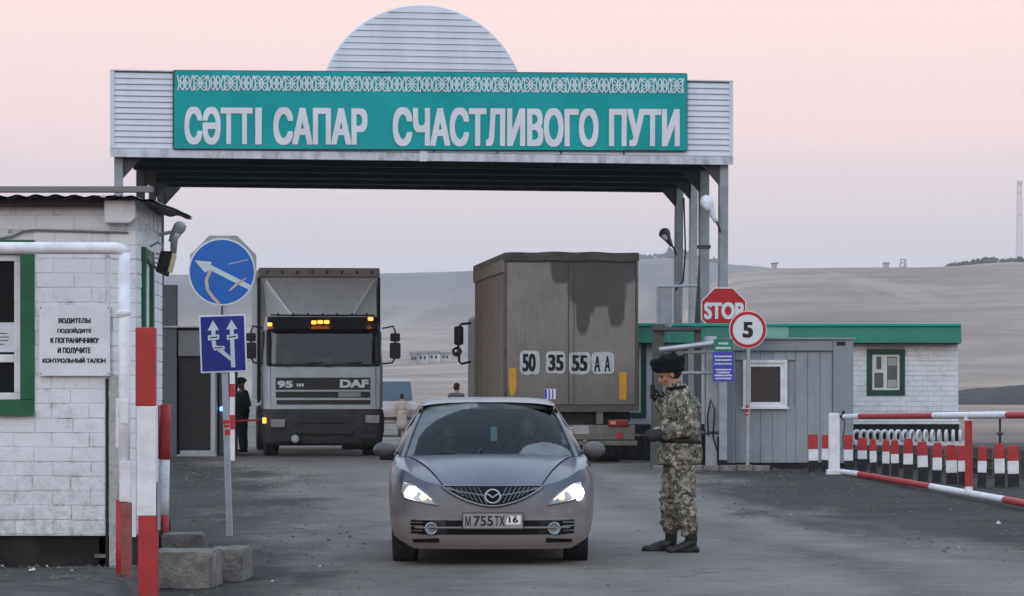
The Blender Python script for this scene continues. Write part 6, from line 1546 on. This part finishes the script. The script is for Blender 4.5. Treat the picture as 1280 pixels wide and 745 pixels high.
# dark boards of the low fence between the posts
lf = thing('board_fence', at(1140, 600, 53), 'low fence of dark weathered boards behind the striped marker posts', 'fence')
bw = mat('fence_board', (.075, .066, .058), .9, .35, 5, .4, 20, stretch=(2, 2, .4), dirt=(.04, .036, .033), damt=.6)
for k in range(27):
    t = k / 26; px = 1066 + 222 * t; Y = 57.0 - 7.5 * t + .5; q = at(px, 500, Y); h_ = .36 + .05 * rp.random() + .06 * t
    b = MB(); b.bb(-.055, .055, -.012, .012, 0, h_); b.v = [tuple(Matrix.Rotation(R(-55), 3, 'Z') @ Vector(v) + Vector((q.x, Y, terrain(q.x, Y) + .02)) - lf.location) for v in b.v]
    b.build('board', bw, lf)
a, c = at(1064, 500, 57.6), at(1290, 500, 50.0)
for zz in (.14, .30):
    b = MB(); b.tube([Vector((a.x, a.y, zz)) - lf.location, Vector((c.x, c.y, zz)) - lf.location], .022, 6); b.build('rail', bw, lf)

# ================================================================== swing gate
gp = gpos(1043, 592.5)
gate = thing('swing_gate', gp, 'red and white tube swing gate on a white post in front of the marker posts', 'gate')
def G(px, py, Y): return at(px, py, Y) - gp
YE = 38.2
def gY(px):                                        # the gate runs towards the camera; depth where the photo column meets it
    A, B = at(1052, 0, gp.y), at(1296, 0, YE); k = (px - 640) / F
    t = (k * A.y - A.x) / ((B.x - A.x) - k * (B.y - A.y)); return A.y + (B.y - A.y) * t
s0 = sc(gp.y)
b = MB(); b.prism([(-.095, .07), (-.095, 75 / s0), (-.05, 76.5 / s0), (.07, 76 / s0), (.08, 72 / s0), (.085, .07)], -.09, .09); b.bb(-.13, .16, -.11, .11, -.05, .075); b.build('post', whitem, gate, bevel=.012)
b = MB(); b.bb(.085, .19, -.06, .06, 70 / s0, 73.5 / s0); b.tube([(.15, 0, 67 / s0), (.15, 0, 79 / s0)], .028, 8); b.build('hinge', black, gate, bevel=.006)
b = MB(); b.tube([(.16, -.04, 71 / s0), (.17, -.05, 60 / s0), (.13, -.05, 45 / s0), (.15, -.05, 36 / s0), (.10, -.06, 30 / s0)], .012, 6); b.build('chain', darksteel, gate)
def boom(rows, r, nm):
    for i, (pa, pb, ya, yb, mi) in enumerate(rows):
        b = MB(); b.tube([G(pa, ya, gY(pa)), G(pb, yb, gY(pb))], r, 12); b.build(nm, [whitem, red][mi], gate, smooth=False, auto=40)
boom([(1056, 1075.4, 521, 520.6, 0), (1075, 1168.4, 520.6, 519.6, 1), (1168, 1260.4, 519.6, 518.8, 0), (1260, 1296, 518.8, 518.4, 1)], .046, 'top_tube')
boom([(1044, 1074.4, 588.5, 592.6, 0), (1074, 1164.4, 592.6, 608.2, 1), (1164, 1256.4, 608.2, 624.6, 0), (1256, 1296, 624.6, 632, 1)], .046, 'bottom_tube')
b = MB(); b.tube([G(1211, 611, gY(1211)), G(1210.5, 522, gY(1211))], .050, 12); b.build('brace_tube', red, gate, auto=40)
for q in ((1210.5, 523), (1211, 611)):
    b = MB(); b.lathe([(.054, -.03), (.054, .03)], 12, 'z', G(*q, gY(1211))); b.build('weld_collar', whitem, gate)
# rod with a fitting behind the end posts
rod = thing('iron_rod', at(1250, 556, 51), 'thin dark iron rod with a fitting above the marker posts', 'rod')
b = MB(); b.tube([(0, 0, -.6), (0, 0, .42)], .018, 8); b.build('shaft', black, rod)
b = MB(); b.lathe([(.02, -.03), (.05, -.02), (.05, .02), (.02, .03)], 10, 'z', (0, 0, .18)); b.lathe([(.04, -.02), (.06, .0), (.04, .02)], 10, 'z', (0, 0, 0)); b.build('fitting', darksteel, rod)

# ================================================================== signs
def disc(b, c, r, y0, y1, mi=0, n=40, r0=0):
    if r0 == 0: b.prism([(c[0] + r * math.cos(2 * math.pi * k / n), c[1] + r * math.sin(2 * math.pi * k / n)) for k in range(n)], y0, y1, 'y', mi)
    else:
        vs = [(c[0] + q_ * math.cos(2 * math.pi * k / n), y_, c[1] + q_ * math.sin(2 * math.pi * k / n)) for y_ in (y0, y1) for q_ in (r0, r) for k in range(n)]
        fs = []
        for k in range(n):
            j = (k + 1) % n; fs += [(k, j, n + j, n + k), (2 * n + k, 3 * n + k, 3 * n + j, 2 * n + j), (n + k, n + j, 3 * n + j, 3 * n + k), (k, 2 * n + k, 2 * n + j, j)]
        b.add(vs, fs, mi)
sred = mat('sign_red', (.42, .012, .020), .4, .06, 3, .02, dirt=(.25, .02, .02), damt=.3)
swhite = mat('sign_white', (.66, .69, .71), .4, .05, 3, .02, dirt=(.45, .46, .46), damt=.3)
sblue = mat('sign_blue', (.010, .115, .44), .4, .07, 3, .02, dirt=(.02, .08, .25), damt=.35)
snavy = mat('sign_navy', (.012, .022, .20), .4, .07, 3, .02, dirt=(.03, .03, .10), damt=.4)
sblk = mat('sign_black', (.014, .014, .015), .5, .1, 5, 0)
def octa(r, c=(0, 0)): return [(c[0] + r / math.cos(math.pi / 8) * math.cos(math.pi / 8 + k * math.pi / 4), c[1] + r / math.cos(math.pi / 8) * math.sin(math.pi / 8 + k * math.pi / 4)) for k in range(8)]
STY = 61.9; s_ = sc(STY)
stp = thing('stop_sign', at(904.5, 387.5, STY), 'red octagonal stop sign with white STOP letters on the front column', 'sign')
r_ = 28.2 / s_
b = MB(); b.prism(octa(r_), -.03, -.02); so = b.build('plate', swhite, stp)
b = MB(); b.prism(octa(r_ * .95), -.034, -.0305); b.build('face', sred, so)
text('STOP', (-24.5 / s_, 25 / s_, -11.5 / s_, 9.5 / s_), swhite, so, y=-.0345, bold=.03, bx_=.05, thick=.002)
b = MB(); b.bb(-.10, .10, -.018, .28, -.25, -.19); b.bb(-.10, .10, -.018, .28, .19, .25); b.build('clamp', galv, stp)
SPY = 55.6; s_ = sc(SPY)
spd = thing('speed_sign', at(934.5, 587, SPY), 'round white speed sign with a red rim and a black 5 on a thin pole', 'sign')
zc_ = (587 - 412) / s_
b = MB(); b.tube([(0, 0, -.1), (0.015, 0, zc_ - .1)], .034, 10); b.build('pole', galv, spd, auto=40)
b = MB(); b.lathe([(.037, -.09), (.037, .09)], 10, 'z', (.0, 0, (587 - 513) / s_)); b.build('red_wrap', sred, spd)
b = MB(); b.bb(-.036, .037, -.039, -.037, (587 - 511) / s_, (587 - 510) / s_); b.bb(-.036, .037, -.039, -.037, (587 - 517) / s_, (587 - 516) / s_); b.build('wrap_print', swhite, spd)
b = MB(); disc(b, (0, zc_), 23.6 / s_, -.055, -.045); so = b.build('plate', swhite, spd)
b = MB(); disc(b, (0, zc_), 22.6 / s_, -.061, -.0555, r0=18.9 / s_); b.build('rim', sred, so)
text('5', (-6.5 / s_, 6.5 / s_, zc_ - 10.2 / s_, zc_ + 9.6 / s_), sblk, so, y=-.0555, bold=.035, bx_=.05, thick=.002)
b = MB(); b.bb(-.08, .08, -.044, .035, zc_ - .15, zc_ - .12); b.bb(-.08, .08, -.044, .035, zc_ + .12, zc_ + .15); b.build('clamp', galv, spd)
# plates under the stop sign
IY = 55.2; s_ = sc(IY)
ip = thing('information_plate', at(904, 457, IY), 'green plate above a violet plate of Cyrillic lines on a pale post', 'sign')
b = MB(); b.bb(-12 / s_, 12 / s_, -.03, -.022, 17.5 / s_, 33 / s_); g_ = b.build('green_plate', mat('plate_green', (.015, .17, .12), .45, .08, 3, .02), ip)
b = MB(); b.bb(-13 / s_, 13 / s_, -.032, -.024, -19.5 / s_, 17 / s_); v_ = b.build('violet_plate', mat('plate_violet', (.05, .055, .36), .45, .08, 3, .02), ip)
def print_line(par, hw_, zc2, h_, y_, k):
    """a line of small print too fine to read: a broken run of short strokes"""
    rq = random.Random(k); b = MB(); x = -hw_
    while x < hw_ - .4:
        w_ = rq.uniform(.5, 1.3); b.bb(x / s_, min(x + w_, hw_) / s_, y_ - .0012, y_, (zc2 - h_ * rq.uniform(.7, 1)) / s_, (zc2 + h_ * rq.uniform(.7, 1)) / s_); x += w_ + rq.uniform(.12, .4)
    b.build('print_line', swhite, par)
print_line(g_, 6, 27.7, 1.5, -.0302, 1); print_line(g_, 9.5, 22, 1.5, -.0302, 2)
for k, (hw_, zc2) in enumerate(((11, 11.5), (10, 7), (11, 2.3), (10, -5), (8, -8.6), (11, -12.2), (10, -16))): print_line(v_, hw_, zc2, 1.1, -.0322, 10 + k)
b = MB(); b.bb(-.07, .07, -.02, .02, -118 / s_, 30 / s_); b.build('post', steel, ip, bevel=.006)
# blue signs on the leaning pole by the hut
PY = 32.5; s_ = sc(PY)
bp_ = gpos(287.5, 671); bp_.y = PY
pole = thing('sign_pole', bp_, 'pale grey pole with reflective red bands carrying two blue signs', 'pole')
X = lambda px: (px - 287.5) / s_
Z = lambda py: (671 - py) / s_
b = MB(); b.tube([(0, .0, -.1), (X(281), .0, Z(464)), (X(279), .0, Z(300))], .034, 12); b.build('shaft', galv, pole, auto=40)
b = MB(); b.tube([(X(284), 0, Z(544)), (X(283), 0, Z(525))], .0365, 12); rw = b.build('red_band', mat('reflective_red', (.55, .03, .015), .35, .1, 6, 0), pole, auto=40)
b = MB(); b.tube([(X(283.6), 0, Z(537)), (X(283.5), 0, Z(534.5))], .0372, 12); b.tube([(X(283.3), 0, Z(531)), (X(283.2), 0, Z(530))], .0372, 12); b.build('band_stripe', galv, rw)
rs_ = thing('direction_sign', Vector((bp_.x + X(278), PY - .035, Z(340))), 'round blue sign with a tilted white arrow and scratched paint on the pole', 'sign')
b = MB(); r_ = 42 / s_
b.prism([(x * 1.005, z) for x, z in octa(r_ * .98, (.012, .035))], -.004, .008); b.build('backing_plate', mat('backing_zinc', (.30, .32, .33), .5, .15, 6, .05, dirt=(.12, .11, .10), damt=.5), rs_)
b = MB(); disc(b, (0, 0), r_, -.014, -.005); rp_ = b.build('plate', swhite, rs_)
b = MB(); disc(b, (0, 0), r_ * .955, -.017, -.0145); rf_ = b.build('face', sblue, rp_)
def poly_px(pts, ox=278, oy=340): return [((x - ox) / s_, -(y - oy) / s_) for x, y in pts]
b = MB(); b.prism(poly_px([(244, 325.5), (265, 327.5), (264.5, 331.5), (315, 357), (312, 362.5), (263, 337.5), (257, 341)]), -.0185, -.0172); b.build('arrow', mat('arrow_white', (.50, .58, .60), .45, .06, 5, 0), rf_)
b = MB(); ribp = [(264, 338), (258.5, 350), (260, 362), (267, 372), (275, 380)]
for i in range(4):
    (xa, ya), (xb, yb) = ribp[i], ribp[i + 1]; d_ = math.hypot(xb - xa, yb - ya); nx, ny = -(yb - ya) / d_ * 2, (xb - xa) / d_ * 2
    b.prism(poly_px([(xa + nx, ya + ny), (xb + nx, yb + ny), (xb - nx, yb - ny), (xa - nx, ya - ny)]), -.0192 - .0003 * i, -.0188)
b.prism(poly_px([(286, 363.5), (297, 353), (309, 347), (308, 349), (298, 356), (289, 363.5)]), -.0198, -.0194); b.prism(poly_px([(286, 330), (311, 324), (311, 325.2), (287, 330.8)]), -.0182, -.0178); b.build('scratch_mark', mat('pinkish_smear', (.50, .40, .36), .7, .2, 12, 0), rf_)
b = MB(); b.tube([(.0, .0, -r_ - .005), (.0, .0, -r_ - .10)], .010, 6); b.build('bracket', darksteel, rs_)
ls = thing('lane_sign', Vector((bp_.x + X(279.5), PY - .04, Z(429.5))), 'square dark blue lane sign with two white arrows below the round blue sign', 'sign', rz=0)
ls.rotation_euler = (0, R(-2), 0)
w2, h2 = 29 / s_, 36 / s_
b = MB(); b.bb(-w2, w2, -.012, -.004, -h2, h2); lp_ = b.build('plate', swhite, ls, bevel=.003)
b = MB(); b.bb(-w2 + .016, w2 - .016, -.015, -.0125, -h2 + .016, h2 - .016); lf_ = b.build('face', snavy, lp_)
lw = mat('lane_arrow', (.58, .60, .63), .45, .06, 5, 0, dirt=(.3, .3, .35), damt=.4)
def pp(pts): return [((x - 279.5) / s_, -(y - 429.5) / s_) for x, y in pts]
for k, pts in enumerate(([(291, 400), (298, 412), (293.5, 412), (293.5, 418.5), (288.5, 418.5), (288.5, 412), (284, 412)], [(288.5, 424.5), (293.5, 424.5), (293.8, 459.5), (288.6, 459.5), (288.5, 451)], [(284.5, 419), (298, 418), (298.2, 424), (284.7, 425)],
                         [(268, 400), (275, 412.5), (270.5, 412.5), (270.5, 418), (265.5, 418), (265.5, 412.5), (261, 412.5)], [(261, 418.6), (275, 417.8), (275, 424), (261, 425)], [(265.5, 425.2), (270.5, 425.2), (271, 432), (281, 432.5), (281.5, 436.5), (272, 437.5), (268, 437.5), (265.8, 432)], [(272, 438), (279, 437), (288.3, 446), (288.3, 451.5)])):
    b = MB(); b.prism(pp(pts), -.0168 - .0002 * k, -.0153); b.build('arrow_piece', lw, lf_)
for pts in ([(263, 421), (273, 420.3), (273, 421.9), (263, 422.5)], [(286.5, 421.3), (296, 420), (296, 421.8), (286.5, 422.8)], [(268, 434), (279, 433.6), (279, 435), (268, 435.4)]):
    b = MB(); b.prism(pp(pts), -.0186, -.0183); b.build('arrow_print', sblk, lf_)
b = MB(); b.bb(-.06, .06, -.003, .02, .1, .13); b.bb(-.06, .06, -.003, .02, -.13, -.1); b.build('clamp', galv, ls)

# ================================================================== dark booth by the far columns
db = thing('guard_booth', gpos(250, 571), 'dark metal guard booth with an open dark doorway behind the blue signs', 'booth')
s_ = sc(db.location.y); X = lambda px: (px - 250) / s_; Z = lambda py: (571 - py) / s_
dgrey = mat('booth_dark', (.045, .052, .058), .6, .15, 4, .08, dirt=(.08, .075, .07), damt=.4)
b = MB(); b.bb(X(206), X(285), 2.2, 2.3, 0, Z(409)); b.bb(X(206), X(212), .05, 2.2, 0, Z(409)); b.bb(X(274), X(285), .0, 2.2, 0, Z(412)); b.bb(X(206), X(284), .05, 2.3, Z(411.5), Z(409.8)); b.build('shell', dgrey, db)
b = MB(); b.bb(X(223), X(274), .0, .06, Z(445), Z(413)); b.build('header_panel', mat('header_grey', (.17, .19, .205), .5, .1, 4, .05), db)
b = MB(); b.bb(X(205), X(287), -.12, 2.35, Z(409.4), Z(407.5)); b.build('roof_edge', galv, db)
b = MB(); b.bb(X(203), X(221), -.04, .2, -.02, Z(356)); b.build('tall_panel', mat('tall_panel_grey', (.10, .115, .125), .5, .15, 3, .05), db, bevel=.01)
b = MB(); b.bb(X(223), X(263), .10, .14, .05, Z(446)); b.build('door', mat('door_black', (.012, .013, .015), .5, .2, 4, .05), db)
b = MB(); b.tube([(X(267.5), -.02, 0), (X(267.5), -.02, Z(446))], .075, 12); b.build('post', galv, db, auto=40)
b = MB(); b.bb(X(222), X(272), -.15, .05, Z(571), Z(568)); b.bb(X(226), X(270), -.16, -.10, Z(568), Z(563)); b.build('door_step', mat('pale_step', (.36, .38, .40), .7, .2, 9, .2), db)
b = MB(); b.lathe([(.0, -.03), (.05, -.03), (.05, .0)], 10, 'y', (X(277.5), -.02, Z(511))); b.build('blue_lamp', emit('blue_lamp_glow', (.10, .25, 1.0), 4), db)
bw_ = thing('barrier_stand', gpos(290.5, 577), 'white barrier stand with red marks beside the dark guard booth', 'barrier')
b = MB(); b.bb(-.05, .05, -.05, .05, 0, 1.75); b.build('stand', whitem, bw_, bevel=.008)
for za, zb_ in ((1.25, 1.50), (.62, .90)):
    b = MB(); b.bb(-.052, .052, -.056, -.0505, za, zb_); b.build('red_mark', red, bw_)
b = MB(); b.tube([(.05, 0, .78), (.50, .6, .80)], .02, 8); b.build('arm', red, bw_)

# ================================================================== turnstile cage by the right-hand columns
tc_ = thing('turnstile_cage', gpos(858, 588), 'grey steel pedestrian cage with mesh top and cross bars among the canopy columns', 'cage')
Yc = tc_.location.y; s_ = sc(Yc); X = lambda px: (px - 858) / s_; Z = lambda py: (588 - py) / s_
olive = mat('olive_post', (.085, .09, .078), .6, .2, 4, .08, dirt=(.05, .048, .042), damt=.5)
for a, c, w_, m_, zt_ in ((820, 823.5, .20, olive, 405), (858, 857, .09, darksteel, 430), (872.5, 872.5, .12, darksteel, 408), (889, 890, .20, steel, 425)):
    b = MB(); h_ = w_ / 2; b.add([(X(a) - h_, 0, -.02), (X(a) + h_, 0, -.02), (X(a) + h_, .14, -.02), (X(a) - h_, .14, -.02), (X(c) - h_, 0, Z(zt_)), (X(c) + h_, 0, Z(zt_)), (X(c) + h_, .14, Z(zt_)), (X(c) - h_, .14, Z(zt_))], [(0, 1, 2, 3), (4, 5, 6, 7), (0, 1, 5, 4), (1, 2, 6, 5), (2, 3, 7, 6), (3, 0, 4, 7)])
    b.build('post', m_, tc_, bevel=.01)
b = MB(); b.bb(X(815), X(877), -.1, 1.3, Z(413), Z(409)); b.build('top_plate', darksteel, tc_)
b = MB(); b.tube([(X(824), -.05, Z(437)), (X(893), -.12, Z(429))], .05, 10); b.build('barrier_tube', galv, tc_, auto=40)
for z_ in (440, 466, 541): 
    b = MB(); b.tube([(X(824), .02, Z(z_)), (X(905), .02, Z(z_))], .035, 8); b.build('cross_bar', steel if z_ < 500 else darksteel, tc_)
for px in (827.5, 833, 838.5, 844):
    b = MB(); b.tube([(X(px), .06, .1), (X(px), .06, Z(440))], .022, 6); b.build('upright_bar', darksteel, tc_)
b = MB(); b.tube([(X(822.5), .05, Z(409)), (X(822), .05, Z(358)), (X(872), .05, Z(357))], .026, 6); b.tube([(X(838), .05, Z(409)), (X(838), .05, Z(358))], .018, 6); b.build('mesh_frame', steel, tc_)
b = MB()
for k in range(17): b.tube([(X(822) + (X(840) - X(822)) * k / 16, .05, Z(409)), (X(822) + (X(840) - X(822)) * k / 16, .05, Z(358))], .0045, 4)
for k in range(40): b.tube([(X(822), .05, Z(409) + (Z(358) - Z(409)) * k / 39), (X(840), .05, Z(409) + (Z(358) - Z(409)) * k / 39)], .0045, 4)
mg = b.build('wire_mesh', steel, tc_); mg['kind'] = 'stuff'
b = MB(); b.bb(X(882), X(897), .3, .34, Z(536), Z(420)); b.build('white_panel', mat('panel_white', (.52, .55, .57), .6, .1, 4, .03), tc_)
b = MB(); b.bb(X(858), X(871), .6, .64, Z(560), Z(436)); b.build('white_panel', MATS['panel_white'], tc_)
b = MB(); b.tube([(X(885), -.06, Z(545)), (X(884), -.1, Z(520)), (X(888), -.1, Z(500)), (X(893), -.06, Z(512)), (X(891), -.06, Z(545)), (X(899), -.05, Z(572))], .016, 6); b.build('cable', black, tc_)
b = MB(); b.bb(X(872), X(908), .15, .22, .0, Z(546)); b.build('kick_panel', black, tc_)
kb = thing('kerb', at(880, 588, 55.2), 'low grey concrete kerb in front of the canopy columns and booth', 'kerb')
for k in range(7):
    a = at(815 + 21 * k, 587, 55.3); b = MB(); b.bb(a.x - kb.location.x, a.x - kb.location.x + .285, -.12, .10, -.06, .085 + .006 * (k % 3)); b.build('kerb_stone', conc, kb, bevel=.012)

# ================================================================== far plain and skyline
cream = mat('far_white_wall', (.62, .60, .58), .8, .12, .3, 0)
for k, (a, c, yt, yb, lab) in enumerate(((512, 521, 441, 453, 'small grey shed, first in the row of far white buildings on the plain'), (522, 534, 440.5, 452, 'pale building with a flat roof, second in the far row on the plain'), (535, 549, 440, 452.5, 'widest white building of the far row on the plain'), (550.5, 562, 441, 452, 'white building with a dark gap beside it in the far row'))):
    Y = 700 + 6 * k; p0, p1 = at(a, yb, Y), at(c, yt, Y); zg = terrain((p0.x + p1.x) / 2, Y)
    o = thing('far_building', ((p0.x + p1.x) / 2, Y, min(zg, p0.z) - .3), lab, 'building', 'far white buildings on the plain'); W_ = (p1.x - p0.x) / 2; h_ = p1.z - o.location.z
    b = MB(); b.bb(-W_, W_, 0, 7, 0, h_ - .35); b.build('wall', cream if k else tarp, o)
    b = MB(); b.prism([(-.4, h_ - .345), (7.4, h_ - .345), (3.5, h_ + .25)], -W_ - .2, W_ + .2, 'x'); b.build('roof', slate, o)
    for i in range(2):
        b = MB(); b.bb(-W_ * .55 + W_ * .8 * i, -W_ * .55 + W_ * .8 * i + .5, -.05, .1, h_ * .45, h_ * .72); b.build('window', darkglass, o)
def crest(px): # where the skyline is on this column
    best = None
    for Y in [400 + 10 * i for i in range(280)]:
        x = (px - 640) / F * Y; e = (terrain(x, Y) - H) / Y
        if best is None or e > best[0]: best = (e, x, Y, terrain(x, Y))
    return best[1:]
x, Y, z = crest(971); s_ = sc(Y)
o = thing('far_house', (x, Y, z - .5), 'tiny house with a sunlit white wall on the hill crest', 'house')
b = MB(); b.bb(-5 / s_, 2 / s_, 0, 6, 0, 6 / s_ + .5); b.build('wall', tarp, o)
b = MB(); b.bb(0, 8 / s_, -1, 5, 0, 5 / s_ + .5); b.build('extension', mat('bright_white_wall', (.8, .8, .78), .5, .03, 1, 0), o)
b = MB(); b.bb(-6 / s_, 2.3 / s_, -.5, 6.5, 6 / s_ + .51, 7 / s_ + .5); b.build('roof', slate, o)
x, Y, z = crest(1128); Y += 60; s_ = sc(Y); z -= 2
hazym = mat('far_steel', (.34, .35, .38), .7, .1, 1, 0)
o = thing('far_rig', (x * Y / (Y - 60), Y, z), 'hazy triangular steel rig standing on the hill skyline', 'rig')
b = MB()
for sx_, ex in ((-5, -1.5), (3, 3), (5, 4)): b.tube([(sx_ / s_, 0, 0), (ex / s_, 0, 20 / s_ + 1)], .35, 5)
b.build('mast', hazym, o)
b = MB()
for t in (.25, .5, .75, .97): b.tube([((-5 + 3.5 * t) / s_, 0, t * 20 / s_ + 1), ((4.5 - .5 * t) / s_, 0, t * 20 / s_ + 1)], .28, 5)
b.build('cross_brace', hazym, o)
x, Y, z = crest(1111); s_ = sc(Y); o = thing('far_shed', (x, Y + 8, z - 1), 'small boxy shed beside the steel rig on the hill skyline', 'shed')
b = MB(); b.bb(-3.5 / s_, 3.5 / s_, 0, 3, 0, 6 / s_ + 1); b.build('wall', hazym, o); b = MB(); b.bb(-4 / s_, 4 / s_, -.5, 3.5, 6 / s_ + 1.01, 7 / s_ + 1); b.build('roof', slate, o)
x, Y, z = crest(1277); s_ = sc(Y); o = thing('lattice_mast', (x, Y + 5, z - 1), 'tall pale lattice mast on the hill at the picture edge', 'mast')
htm = 106 / s_
leg_m = mat('mast_pale', (.55, .52, .55), .6, .1, 1, 0)
for sx_ in (-1, 1):
    for sy_ in (-1, 1):
        b = MB(); b.tube([(sx_ * 1.1, sy_ * 1.1, 0), (sx_ * .7, sy_ * .7, htm)], .10, 5); b.build('leg', leg_m, o)
b = MB(); nseg = 20
for k in range(nseg):
    za, zb_ = htm * k / nseg, htm * (k + 1) / nseg; wa, wb = 1.1 - .4 * k / nseg, 1.1 - .4 * (k + 1) / nseg
    for sy_ in (-1, 1): b.tube([(-wa, sy_ * wa, za), (wb, sy_ * wb, zb_)], .06, 4); b.tube([(wa, sy_ * wa, za), (-wb, sy_ * wb, zb_)], .06, 4); b.tube([(-wa, sy_ * wa, za), (wa, sy_ * wa, za)], .06, 4)
br = b.build('bracing', leg_m, o); br['kind'] = 'stuff'
for zz, w_ in ((.98, .9), (.86, .8), (.60, .6)):
    b = MB(); b.lathe([(w_, -.5), (w_, .5)], 10, 'z', (0, -1.0, htm * zz)); b.build('dish', leg_m, o)
# far scrub and woods along the crests, read as masses
fol = mat('far_scrub', (.060, .060, .052), .9, .4, .05, 0)
def scrub(rng, hmin, hmax, n_, name='far_wood'):
    b = MB(); rw_ = random.Random(int(rng[0]))
    for i in range(n_):
        px = rw_.uniform(*rng); x, Y, z = crest(px); h_ = rw_.uniform(hmin, hmax) * (.5 + .8 * abs(mnoise.noise(Vector((px * .06, 0, 0)))) * 2)
        Y += rw_.uniform(-6, 10); w_ = h_ * rw_.uniform(.6, 1.3)
        for q in range(4):
            c_ = Vector((x + rw_.uniform(-.5, .5) * w_, Y + rw_.uniform(-1, 1), z + h_ * rw_.uniform(.1, .8))); r2 = w_ * rw_.uniform(.2, .45)
            b.add([c_ + Vector(v) * r2 for v in ((1, 0, -.3), (-.5, .8, -.3), (-.5, -.8, -.3), (0, 0, 1), (0, 0, -.8))], [(0, 1, 3), (1, 2, 3), (2, 0, 3), (1, 0, 4), (2, 1, 4), (0, 2, 4)])
    tag(b.build(name, fol), kind='stuff')
scrub((780, 905), 1.5, 5.5, 260); scrub((1185, 1290), .6, 2.6, 240); scrub((925, 968), .3, 1.0, 60)
bpy.context.view_layer.update()
